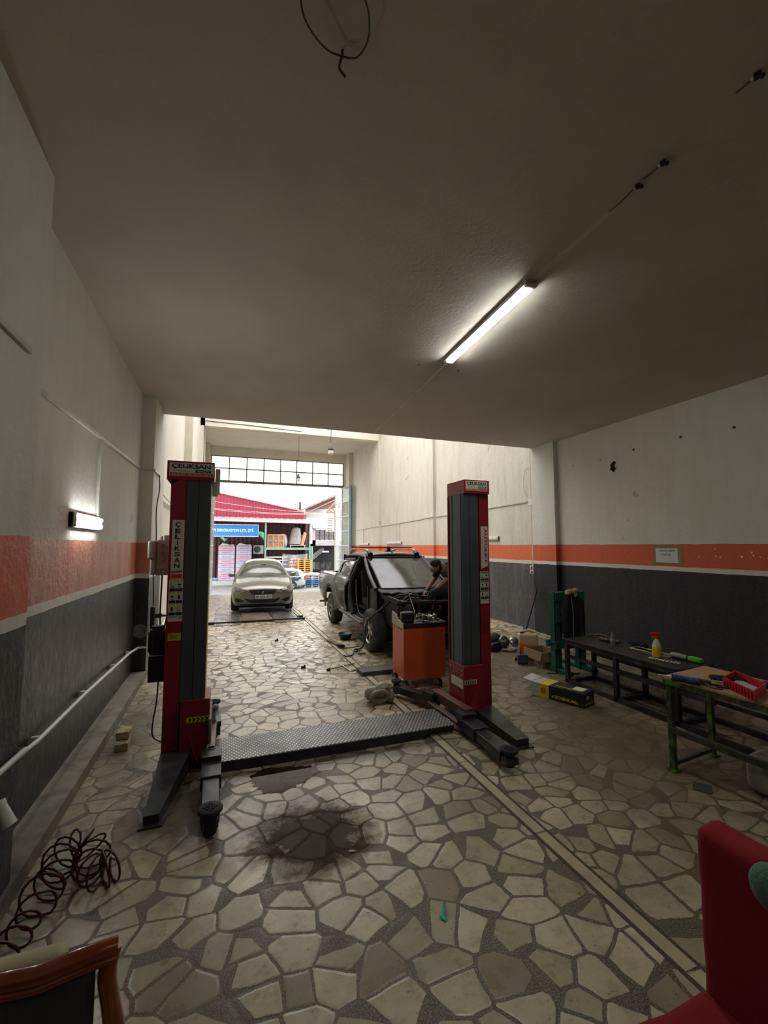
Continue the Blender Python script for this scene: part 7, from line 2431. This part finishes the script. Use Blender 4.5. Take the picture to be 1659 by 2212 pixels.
tag(b.build('green_cushion', mat('green_fleece', (0.10, 0.24, 0.17), 0.95, bump=0.5, bscale=150)), 'fuzzy green cushion leaning on the red chair back', 'cushion')
# ------------------------------------------------------------------ across the street
def q1(a, c, Y):
    """survey point of the street view at distance Y"""
    return at(420 + a / 4.1475, 880 + c / 4.1475, y=Y)
def corr(name, cA, cB, period=0.18, ax=0, rough=0.5):
    m = bpy.data.materials.new(name)
    nt, N, L, b = nodes(m)
    tc = N.new('ShaderNodeTexCoord').outputs['Object']
    sp = N.new('ShaderNodeSeparateXYZ'); L.new(tc, sp.inputs[0])
    s_ = mth(N, L, 'SINE', mth(N, L, 'MULTIPLY', sp.outputs[ax], 2 * PI / period))
    n1 = noise(N, L, tc, 1.2, 6, 0.6)
    L.new(mixc(N, L, mrange(N, L, n1, 0.35, 0.7), cA, cB), b.inputs['Base Color'])
    b.inputs['Roughness'].default_value = rough
    bp = N.new('ShaderNodeBump'); bp.inputs['Distance'].default_value = 0.03; bp.inputs['Strength'].default_value = 0.9
    L.new(s_, bp.inputs['Height']); L.new(bp.outputs[0], b.inputs['Normal'])
    return m
def corr_sheet(b, x0, x1, y, zb, zt, period=0.22, amp=0.035):
    """real corrugation: wavy wall in x; zb, zt functions of x"""
    n = int((x1 - x0) / period * 6)
    vs = []
    for i in range(n + 1):
        x = x0 + (x1 - x0) * i / n
        yy = y + amp * math.sin(2 * PI * (x - x0) / period)
        vs += [(x, yy, zb(x)), (x, yy, zt(x))]
    b._faces(vs, [(2 * i, 2 * i + 2, 2 * i + 3, 2 * i + 1) for i in range(n)])
M_CRIM = mat('crimson_sheet', (0.22, 0.016, 0.042), 0.5, var=0.15)
M_MAR = mat('maroon_sheet', (0.075, 0.022, 0.028), 0.6, var=0.25)
M_PINKR = mat('pink_roof_sheet', (0.42, 0.22, 0.22), 0.5, var=0.2)
M_GUT = mat('gutter_white', (0.45, 0.45, 0.45), 0.5)
M_GPOST = mat('pale_green_post', (0.20, 0.30, 0.22), 0.5, var=0.2)
M_SIGNB = mat('sign_blue', (0.025, 0.16, 0.42), 0.4, var=0.05)
M_SIGNW = mat('sign_white', (0.62, 0.66, 0.68), 0.4)
M_CONC = mat('street_concrete', (0.22, 0.22, 0.215), 0.8, var=0.25, scale=1.5, bump=0.2)
BD = thing('warehouse', 'crimson corrugated warehouse with a lean-to canopy across the street', 'building', (2, 34, -1))
b = MB()
L0, R0 = -9.0, 5.62
sl = (4.508 - 5.737) / (5.523 + 0.777)
corr_sheet(b, L0, R0, 33.0, lambda x: 3.9, lambda x: min(4.508 + sl * (x - 5.523), 6.9))
b.build('gable_wall', M_CRIM, BD)
b = MB(); b.bar((-3.5, 32.93, 4.53 + sl * (-3.5 - 5.523)), (5.75, 32.93, 4.53 + sl * (5.75 - 5.523)), 0.10, 0.07); b.build('gable_edge', mat('edge_tan', (0.30, 0.20, 0.16), 0.6), BD)
b = MB()
corr_sheet(b, L0, 6.2, 34.0, lambda x: -0.9, lambda x: 3.9, period=0.30, amp=0.05)
b.b2(L0, 5.7, 33.1, 40.0, 3.85, 3.9)
b.b2(5.7, 5.75, 33.0, 40.0, -0.9, 4.4)
b.build('back_wall', M_MAR, BD)
b = MB()
n = 90
vs = []
for i in range(n + 1):
    x = -7.0 + 13.0 * i / n
    a = 0.02 * math.sin(i * 2.1)
    zz1 = 3.78 - 0.012 * (x + 7)
    vs += [(x, 31.0, zz1 + a), (x, 33.0, zz1 + 0.30 + a)]
b._faces(vs, [(2 * i, 2 * i + 2, 2 * i + 3, 2 * i + 1) for i in range(n)])
b.build('canopy_roof', M_PINKR, BD, solid=0.02)
b = MB(); b.bar((-7.0, 30.92, 3.70), (6.0, 30.92, 3.55), 0.14, 0.13, bev=0.02); b.cyl((5.75, 30.9, 3.5), (5.75, 30.9, 2.2), 0.06, seg=10); b.build('gutter', M_GUT, BD)
RK = thing('storage_rack', 'pale green steel rack with a loaded shelf under the canopy', 'rack', (4.15, 32.3, -0.95))
for x in (2.62, 5.70):
    b = MB(); b.bar((x, 31.1, -0.95), (x, 31.1, 3.55), 0.11, 0.11); b.build('post', M_GPOST, RK)
b = MB(); b.bar((2.62, 31.1, 1.72), (5.70, 31.1, 1.70), 0.12, 0.14); b.bar((2.62, 33.5, 1.72), (5.70, 33.5, 1.70), 0.12, 0.14); b.b2(2.65, 5.7, 31.1, 33.6, 1.76, 1.79); b.build('shelf', M_GPOST, RK)
t = thing('company_sign', 'blue company sign with white lettering under the canopy', 'sign', (0.4, 31.3, 2.5))
b = MB(); b.b2(-3.2, 2.16, 31.22, 31.30, 2.54, 3.38); b.build('sign_frame', M_SIGNW, t)
b = MB(); b.b2(-3.15, 2.11, 31.19, 31.22, 2.59, 3.33); b.build('sign_face', M_SIGNB, t)
text('lettering', 'YAPI DEKORASYON LTD. ŞTİ.', M_SIGNW, t, (-1.05, 31.185, 2.84), (1, 0, 0), (0, 0, 1), 2.88, 0.28, off=0.02)
t = thing('air_conditioner', 'white outdoor air conditioner unit on the maroon wall', 'air conditioner', (2.27, 33.7, 1.3))
b = MB(); b.b2(1.96, 2.68, 33.3, 33.65, 1.33, 1.95, bev=0.02); b.build('casing', M_SIGNW, t)
b = MB(); b.lathe([(0.24, 0), (0.24, 0.01), (0.06, 0.02), (0, 0.03)], (2.24, 33.3, 1.65), (0, -1, 0), seg=24); b.build('fan_guard', mat('fan_dark', (0.10, 0.10, 0.10), 0.5), t)
# two wrapped stacks of packs
M_PK = [mat('pack_lilac', (0.44, 0.36, 0.47), 0.35, var=0.1), mat('pack_pink', (0.50, 0.34, 0.42), 0.35, var=0.1), mat('pack_blue', (0.40, 0.44, 0.52), 0.35, var=0.1)]
M_PKT = mat('pack_print', (0.10, 0.08, 0.16), 0.5)
for s, (x0, x1) in enumerate(((-0.43, 0.66), (0.74, 1.80))):
    for k in range(8):
        z0 = -0.50 + 0.30 * k
        t = thing('insulation_pack', ('bottom', 'second', 'third', 'fourth', 'fifth', 'sixth', 'seventh', 'top')[k] + ' pink lilac pack of the ' + ('left' if s == 0 else 'right') + ' stack across the street', 'pack', ((x0 + x1) / 2, 33.0, z0), group='packs stacked before the maroon wall')
        b = MB(); b.b2(x0, x1, 32.5, 33.4, z0 + 0.004, z0 + 0.296, bev=0.02); b.build('wrapped_pack', M_PK[(k + s * 2) % 3], t)
        text('lettering', 'Baupanelment', M_PKT, t, (x0 + 0.28, 32.497, z0 + 0.10), (1, 0, 0), (0, 0, 1), 0.55, 0.07, off=0.02)
for s, x in enumerate((0.12, 1.27)):
    b = MB()
    b.prism([(x - 0.52, 32.55, 1.905), (x + 0.50, 32.5, 1.905), (x + 0.48, 32.6, 2.02), (x + 0.2, 32.7, 2.0), (x - 0.3, 32.6, 2.12)], (0, 0.7, 0))
    tag(b.build('plastic_film', mat('film_white', (0.55, 0.53, 0.55), 0.3)), 'crumpled plastic film on top of the %s pack stack' % ('left', 'right')[s], 'film', 'film covers on the pack stacks')
b = MB(); b.b2(-3.2, 2.05, 32.3, 33.8, -0.98, -0.51)
tag(b.build('loading_platform', mat('platform_white', (0.40, 0.41, 0.42), 0.6)), 'low white platform carrying the two pack stacks', 'platform')
b = MB()
for k, (x, z) in enumerate(((-0.60, -0.42), (-0.52, -0.38), (-0.66, -0.36))):
    b.ball((x, 32.4, z), (0.10, 0.08, 0.09), 8)
tag(b.build('blue_bag', mat('bag_blue', (0.12, 0.28, 0.50), 0.4)), 'crumpled blue bag left of the pack stacks', 'bag')
# green netting
M_NET = mat('green_net', (0.07, 0.34, 0.22), 0.8, var=0.3)
for s, (x, z, a, c, lab) in enumerate(((2.42, 2.85, 0.28, 0.33, 'green cloth tied at the right end of the blue sign'), (-0.1, 2.45, 0.22, 0.14, 'green cloth scrap hanging below the blue sign'))):
    b = MB()
    def fn(u, v, x=x, z=z, a=a, c=c):
        return Vector((x + (u - 0.5) * 2 * a * (1 - 0.55 * v), 31.1 + 0.06 * math.sin(u * 9) * (1 + v), z - c * v * (1.0 + 0.6 * u) + 0.06 * math.sin(u * 6)))
    b.grid(fn, 14, 8)
    tag(b.build('green_cloth', M_NET, solid=0.01), lab, 'cloth', 'green cloths by the blue sign')
# shelf goods
M_CRW = mat('crate_wood', (0.38, 0.22, 0.14), 0.75, var=0.2)
t = thing('wooden_crate', 'slatted wooden crate on the warehouse shelf', 'crate', (3.3, 31.9, 1.8))
b = MB(); b.b2(2.85, 3.88, 31.5, 32.4, 1.84, 2.66); b.build('contents', mat('crate_inside', (0.30, 0.17, 0.12), 0.8), t)
b = MB()
for x in (2.83, 3.18, 3.54, 3.90): b.b2(x - 0.05, x + 0.05, 31.46, 31.5, 1.79, 2.70)
for z in (1.84, 2.26, 2.68): b.b2(2.78, 3.95, 31.44, 31.47, z - 0.05, z + 0.05)
b.build('slats', M_CRW, t)
b = MB(); b.ball((4.02, 32.0, 2.2), (0.22, 0.3, 0.48), 14); b.ball((3.9, 32.1, 2.6), (0.3, 0.3, 0.2), 12)
tag(b.build('white_sack', mat('sack_offwhite', (0.45, 0.40, 0.38), 0.8, var=0.2)), 'off white sack behind the wooden crate on the shelf', 'sack')
b = MB()
def tarp(u, v):
    a = 2 * PI * u
    wv = 0.28 + 0.22 * v
    return Vector((4.82 + 0.1 * (1 - v) * 0.8 + wv * math.cos(a) * (1 + 0.08 * math.sin(7 * a)), 32.2 + 0.35 * math.sin(a), 3.15 - 1.1 * v))
b.grid(tarp, 30, 8, closed_u=True); b.ball((4.9, 32.2, 3.12), (0.3, 0.35, 0.16), 12)
tag(b.build('covered_machine', mat('grey_tarp', (0.33, 0.31, 0.29), 0.85, var=0.25)), 'tall object under a grey cover on the warehouse shelf', 'covered object')
b = MB(); b.bar((5.30, 32.0, 1.95), (5.55, 32.2, 2.9), 0.05, 0.30); b.bar((5.15, 32.1, 1.95), (5.35, 32.3, 2.7), 0.05, 0.2)
tag(b.build('timber_board', M_CRW), 'timber boards leaning at the right end of the shelf', 'board')
b = MB(); b.b2(4.35, 5.5, 31.6, 32.5, 1.93, 1.98); b.b2(4.4, 4.45, 31.6, 31.65, 1.79, 1.93); b.b2(5.4, 5.45, 31.6, 31.65, 1.79, 1.93)
tag(b.build('low_table', M_GUT), 'low pale table under the grey covered object', 'table')
# white fence, tarp and pallet of bags
t = thing('metal_railing', 'pale metal railing below the warehouse shelf', 'railing', (3.2, 31.3, -0.9))
for z in (0.35, 0.62, 0.90, 1.12):
    b = MB(); b.b2(2.7, 4.15, 31.3, 31.34, z - 0.05, z + 0.05); b.build('rail', M_GUT, t)
for x in (2.75, 3.85):
    b = MB(); b.b2(x - 0.04, x + 0.04, 31.28, 31.33, -0.9, 1.15); b.build('railing_post', M_GUT, t)
b = MB()
def wt(u, v): return Vector((3.86 + 1.75 * u, 31.6 + 0.12 * math.sin(u * 11), 1.36 - 0.08 * math.sin(PI * u) * (1 - v) - 1.1 * v))
b.grid(wt, 24, 8)
tag(b.build('white_tarp', mat('white_tarp', (0.46, 0.47, 0.50), 0.5, var=0.12), solid=0.015), 'white plastic tarp hung below the shelf', 'tarp')
for k in range(5):
    b = MB(); b.b2(4.30, 5.05, 31.0, 31.5, 0.02 + 0.21 * k, 0.22 + 0.21 * k, bev=0.05)
    tag(b.build('printed_bag', mat('bag_print', (0.45, 0.30, 0.28), 0.6, var=0.8, scale=8)), ('lowest', 'second', 'middle', 'fourth', 'top')[k] + ' printed bag of the stack before the white tarp', 'bag', 'printed bags before the white tarp')
b = MB(); b.b2(4.25, 5.1, 30.95, 31.55, -0.90, 0.0)
tag(b.build('bag_base', M_GUT), 'pale base under the printed bags', 'base')
# pallets
def pallet(name, label, cx, cy, z, m, grp, W=0.98, D=0.9, rz=0.0):
    b = MB()
    for k in range(5): b.b2(-W / 2, W / 2, -D / 2 + k * D / 4 - 0.04 if k else -D / 2, -D / 2 + k * D / 4 + 0.05, 0.11, 0.135)
    for x in (-W / 2 + 0.05, 0, W / 2 - 0.05): b.b2(x - 0.055, x + 0.055, -D / 2, D / 2, 0.03, 0.11)
    b.b2(-W / 2, W / 2, -D / 2, -D / 2 + 0.09, 0.0, 0.03); b.b2(-W / 2, W / 2, D / 2 - 0.09, D / 2, 0.0, 0.03)
    o = b.build(name, m); tag(o, label, 'pallet', grp); o.location = (cx, cy, z); o.rotation_euler = (0, 0, rz); return o
M_YP = mat('yellow_pallet', (0.55, 0.30, 0.06), 0.7, var=0.15); M_BP = mat('blue_pallet', (0.05, 0.20, 0.42), 0.6, var=0.2); M_WP = mat('pale_pallet', (0.42, 0.38, 0.33), 0.75, var=0.15)
for k in range(7):
    pallet('pallet', ('lowest', 'second', 'third', 'fourth', 'fifth', 'sixth', 'top')[k] + ' yellow pallet of the tall stack beside the road', 5.30, 31.2, -0.02 + 0.137 * k, M_YP, 'yellow pallets in a stack')
for k in range(6):
    pallet('pallet', ('lowest', 'second', 'third', 'fourth', 'fifth', 'sixth')[k] + ' pale pallet under the yellow stack', 5.30, 31.2, -0.95 + 0.147 * k, M_WP, 'pale pallets below the yellow ones')
px_ = 5.62
for k, (m, lab) in enumerate(((M_WP, 'pale bottom pallet of the blue stack by the road'), (M_BP, 'lower blue pallet of the stack by the road'), (M_BP, 'middle blue pallet of the stack by the road'), (M_BP, 'upper blue pallet of the stack by the road'), (M_WP, 'pale pallet above the blue ones'), (M_WP, 'pale top pallet carrying the white sacks'))):
    pallet('pallet', lab, px_, 30.0, -0.93 + 0.137 * k, m, 'pallets with sacks by the road', W=1.05)
for k in range(3):
    b = MB(); b.box((px_ - 0.3 + 0.32 * k, 29.9, -0.02 + 0.02 * (k % 2)), (0.40, 0.55, 0.17), bev=0.06, seg=3)
    tag(b.build('filled_sack', mat('sack_white', (0.50, 0.49, 0.52), 0.7, var=0.1)), ('left', 'middle', 'right')[k] + ' white sack on the blue pallet stack', 'sack', 'white sacks on the pallet stack')

# estate car, its dark side reflection laid on as colour
EC = thing('estate_car', 'white estate car with a dark blue reflection painted on its side, along the far kerb', 'car', (5.05, 29.4, -0.97), R(90))
st3 = [(0.02, 0.62, 0.68, 0.50, 0.40, 0.80, 0.95, 0.02), (0.10, 0.74, 0.78, 0.58, 0.30, 0.85, 1.15, 0.02), (0.45, 0.78, 0.82, 0.58, 0.24, 0.88, 1.36, 0.03), (1.4, 0.78, 0.82, 0.58, 0.22, 0.88, 1.40, 0.03), (2.3, 0.78, 0.82, 0.57, 0.22, 0.87, 1.38, 0.03), (2.85, 0.78, 0.82, 0.62, 0.22, 0.86, 1.05, 0.03), (3.1, 0.78, 0.82, 0.68, 0.22, 0.84, 0.93, 0.03), (3.8, 0.74, 0.78, 0.6, 0.25, 0.68, 0.78, 0.02), (3.98, 0.6, 0.66, 0.5, 0.30, 0.58, 0.66, 0.02)]
bmb = subdivided(car_body(st3), 2)
bvh = BVHTree.FromBMesh(bmb)
b = MB(); b.merge(bmb); b.build('body', mat('white_car', (0.48, 0.50, 0.53), 0.3, var=0.03, coat=0.5), EC, world=False)
def ecp(name, outline, m, off=0.006, par=None):
    bm = patch(bvh, outline, 'x', off, 'yz', 0.12)
    b = MB(); b.merge(bm); return b.build(name, m, EC, world=False)
ecp('side_reflection', [(0.28, 0.87), (0.33, 0.75), (0.48, 0.69), (0.60, 0.60), (0.95, 0.66), (1.32, 0.56), (1.34, 0.28), (3.5, 0.30), (3.4, 0.85), (1.5, 0.88)], mat('estate_reflection_blue', (0.05, 0.075, 0.11), 0.3))  # dark blue patch paints the reflection on the white side
ecp('side_window', [(0.42, 0.92), (0.55, 1.28), (2.3, 1.30), (2.75, 0.95)], M_CGLASS, 0.008)
ecp('red_decal', [(0.62, 0.46), (0.90, 0.56), (0.78, 0.46)], M_LRED, 0.01)
b = MB(); b.box((-0.72, 0.07, 0.80), (0.12, 0.08, 0.26), bev=0.02); b.build('rear_light', mat('tail_red', (0.40, 0.02, 0.03), 0.3), EC, world=False)
for yy_ in (0.95, 3.22):
    for s in (-1, 1):
        c = Vector((0.73 * s, yy_, 0.30))
        if s < 0:
            b = MB(); b.merge(patch(bvh, [(yy_ + 0.35 * math.cos(R(a)), 0.30 + 0.35 * math.sin(R(a))) for a in range(0, 181, 15)], 'x', 0.009, 'yz', 0.1)); b.build('wheel_arch', M_BLK, EC, world=False)
        b = MB(); b.lathe([(0.19, -0.09), (0.27, -0.09), (0.30, -0.05), (0.30, 0.05), (0.27, 0.10), (0.19, 0.10)], c, (s, 0, 0), seg=28); wh = b.build('wheel', M_TIRE, EC, world=False)
        b = MB(); b.lathe([(0, 0.06), (0.06, 0.07), (0.10, 0.04), (0.17, 0.05), (0.195, 0.10)], c, (s, 0, 0), seg=20)
        for k in range(5):
            a = 2 * PI * k / 5
            b.bar(c + Vector((0.08 * s, 0.03 * math.cos(a), 0.03 * math.sin(a))), c + Vector((0.09 * s, 0.18 * math.cos(a), 0.18 * math.sin(a))), 0.045, 0.02, up=(1, 0, 0))
        b.build('rim', mat('rim_white', (0.5, 0.5, 0.5), 0.4), wh, world=False)

# workshop building on the right with a dark open garage
RB = thing('garage_building', 'pale two storey workshop with a dark open garage and stairs', 'building', (9, 38, -1))
M_RW = mat('workshop_wall', (0.36, 0.34, 0.34), 0.8, var=0.25, scale=0.8)
Yb = 37.0
def rectb(b, a0, c0, a1, c1, Y, d):
    p, q = q1(a0, c0, Y), q1(a1, c1, Y)
    b.b2(min(p.x, q.x), max(p.x, q.x), Y, Y + d, min(p.z, q.z), max(p.z, q.z))
b = MB()
rectb(b, 995, 900, 1400, 1000, Yb, 0.3)
rectb(b, 1040, 1000, 1400, 1092, Yb, 0.3)
rectb(b, 1040, 1190, 1400, 1240, Yb, 0.3)
rectb(b, 1040, 1080, 1085, 1240, Yb, 0.3)
rectb(b, 1040, 1240, 1058, 1560, Yb, 0.3)
b.build('front_wall', M_RW, RB)
b = MB(); rectb(b, 1060, 1055, 1180, 1085, Yb - 0.3, 0.3); b.build('rolled_shutter', M_GUT, RB)
b = MB(); rectb(b, 1040, 1240, 1400, 1600, Yb + 5, 0.2); b.build('garage_back', mat('garage_dark', (0.03, 0.03, 0.032), 0.9), RB)
b = MB(); rectb(b, 1040, 1238, 1400, 1245, Yb, 5.0); b.build('garage_ceiling', MATS['garage_dark'], RB)
b = MB()
p0, p1 = q1(1180, 1185, Yb), q1(1085, 1092, Yb)
rectb(b, 1085, 1095, 1262, 1190, Yb + 0.12, 0.05); b.build('window_glass', mat('window_dark', (0.05, 0.055, 0.06), 0.1, spec=0.8), RB)
b = MB()
for a in (1088, 1128, 1170, 1212, 1255): rectb(b, a - 3, 1092, a + 3, 1192, Yb, 0.1)
rectb(b, 1085, 1140, 1262, 1145, Yb, 0.1)
b.build('window_frame', mat('frame_brown', (0.12, 0.07, 0.05), 0.5), RB)
b = MB()
for k in range(8):
    rectb(b, 1052 + k * 13, 1338 - k * 11 - 0, 1068 + k * 13, 1338 - k * 11 + 30, Yb + 2.0, 0.9)
b.build('stairs', M_RW, RB)
b = MB(); rectb(b, 1130, 1288, 1205, 1297, Yb + 3.0, 0.1); b.build('tube_lamp', mat('garage_lamp', (1, 1, 1), 0.4, emit=2.2), RB)
b = MB()
g0, g1 = q1(1000, 905, Yb - 0.2), q1(1310, 770, Yb - 0.2)
b.bar(g0 + Vector((-0.6, 0, -0.25)), g1, 0.5, 0.14); b.bar(g0 + Vector((-0.1, 0, -0.45)), g1 + Vector((0, 0, -0.35)), 0.3, 0.10)
b.build('roof_edge', mat('roof_red_brown', (0.26, 0.15, 0.13), 0.7, var=0.3), RB)
b = MB()
b.prism([g0 + Vector((0, 0.1, 0)), g1 + Vector((0, 0.1, 0)), Vector((g1.x, g1.y + 0.1, q1(1310, 905, Yb).z)), g0 + Vector((0, 0.1, -0.05))], (0, 0.2, 0))
b.build('gable', mat('gable_brown', (0.16, 0.09, 0.08), 0.8), RB)
b = MB(); rectb(b, 1165, 865, 1245, 905, Yb - 0.05, 0.1); b.build('gable_window', M_SIGNW, RB)
b = MB()
for k in range(3):
    rectb(b, 1080 + 50 * k, 1390 + 12 * (k % 2), 1125 + 50 * k, 1450, Yb + 2.0, 1.2)
b.build('stored_goods', mat('dim_goods', (0.05, 0.05, 0.055), 0.7, var=0.8, scale=3), RB)
# lean-to frame and hanging white sign near the door
LT = thing('timber_lean_to', 'brown timber lean-to frame just outside the right door jamb', 'lean-to', (7.2, 27.5, -0.9))
Yl = 27.5
def barq(b, a0, c0, a1, c1, Y, wd=0.10): b.bar(q1(a0, c0, Y), q1(a1, c1, Y), wd, wd)
b = MB(); barq(b, 1258, 940, 1262, 1530, Yl, 0.10); b.build('timber_post', mat('timber_brown', (0.30, 0.17, 0.12), 0.8, var=0.2), LT)
b = MB(); barq(b, 1180, 940, 1290, 815, Yl, 0.09); barq(b, 1185, 945, 1275, 940, Yl, 0.08); barq(b, 1200, 915, 1240, 945, Yl, 0.07); barq(b, 1225, 890, 1265, 940, Yl, 0.07)
b.build('roof_truss', MATS['timber_brown'], LT)
b = MB(); barq(b, 1240, 1552, 1300, 1552, Yl, 0.25); b.build('post_foot', M_CONC, LT)
t = thing('hanging_sign', 'white signboard with orange and dark print on the timber lean-to', 'sign', tuple(q1(1212, 1115, Yl - 0.1)))
p, q = q1(1182, 975, Yl - 0.15), q1(1250, 1112, Yl - 0.15)
b = MB(); b.b2(p.x, q.x, Yl - 0.18, Yl - 0.06, q.z, p.z); b.build('board', M_SIGNW, t)
W_, H_ = q.x - p.x, p.z - q.z
for k, f in enumerate((0.10, 0.40, 0.78)):
    b = MB(); b.b2(p.x + W_ * 0.12, p.x + W_ * (0.85 - 0.1 * k), Yl - 0.19, Yl - 0.181, p.z - H_ * (f + 0.07), p.z - H_ * f)
    b.build('orange_print', mat('print_orange', (0.60, 0.22, 0.05), 0.5), t)
for f in (0.27, 0.58, 0.92):
    b = MB(); b.b2(p.x + W_ * 0.15, p.x + W_ * 0.8, Yl - 0.19, Yl - 0.181, p.z - H_ * (f + 0.05), p.z - H_ * f)
    b.build('dark_print', mat('print_dark', (0.12, 0.12, 0.14), 0.5), t)
# rooftop sign
t = thing('rooftop_sign', 'white rooftop signboard seen above the crimson gable', 'sign', tuple(q1(905, 915, 42)))
p, q = q1(868, 845, 42), q1(938, 935, 42)
b = MB(); b.b2(p.x, q.x, 42, 42.08, q.z, p.z); b.build('board', M_SIGNW, t)
b = MB(); b.b2(q.x, q.x + 0.18, 41.9, 43.4, q.z, p.z); b.build('board_side', M_BSTEEL, t)
text('lettering', 'Oto', M_PKT, t, (p.x + 0.06, 41.995, q.z + (p.z - q.z) * 0.56), (1, 0, 0), (0, 0, 1), (q.x - p.x) * 0.75, (p.z - q.z) * 0.30, off=0.01)
text('lettering', 'Genel', M_LRED, t, (p.x + 0.06, 41.995, q.z + (p.z - q.z) * 0.16), (1, 0, 0), (0, 0, 1), (q.x - p.x) * 0.85, (p.z - q.z) * 0.28, off=0.01)
b = MB()
for k in range(3): b.bar(Vector((p.x + 0.2 + 0.5 * k, 42.1, q.z - 1.4)), Vector((p.x + 0.2 + 0.5 * k, 42.1, q.z)), 0.05, 0.05)
b.build('sign_leg', M_STEEL, t)
# cables over the street
for k, (a0, c0, a1, c1) in enumerate(((100, 800, 1180, 960), (100, 890, 1200, 945), (120, 900, 1100, 950))):
    b = MB(); A_, B_ = q1(a0 - 400, c0 - 30, 30 - k * 0.3), q1(a1 + 300, c1 + 10, 31)
    M_ = (A_ + B_) / 2 - Vector((0, 0, 0.25)); b.tube([A_, M_, B_], 0.012, seg=5, smooth=6)
    tag(b.build('overhead_cable', mat('pale_cable', (0.45, 0.42, 0.42), 0.5)), ('highest', 'middle', 'lowest')[k] + ' overhead cable crossing before the crimson gable', 'cable', 'overhead cables across the street')
for i, (a, c) in enumerate(((1045, 1110), (1045, 1190))):
    b = MB(); p = q1(a, c, 30.98); b.cyl(p + Vector((0, 0, -0.25)), p + Vector((0, 0, 0.2)), 0.09, seg=12)
    tag(b.build('rolled_bag', M_SIGNW), ('upper', 'lower')[i] + ' white roll tied to the right canopy post', 'roll', 'white rolls on the canopy post')
b = MB(); b.bar((5.78, 30.8, -0.9), (5.78, 30.8, 1.9), 0.09, 0.09)
tag(b.build('green_pole', mat('teal_pole', (0.03, 0.26, 0.16), 0.5)), 'green pole in front of the right canopy post', 'pole')
# kerb and pavement across
b = MB(); b.b2(-12, 20, 31.9, 34, -0.97, -0.82)
struct(b.build('kerb', M_CONC))
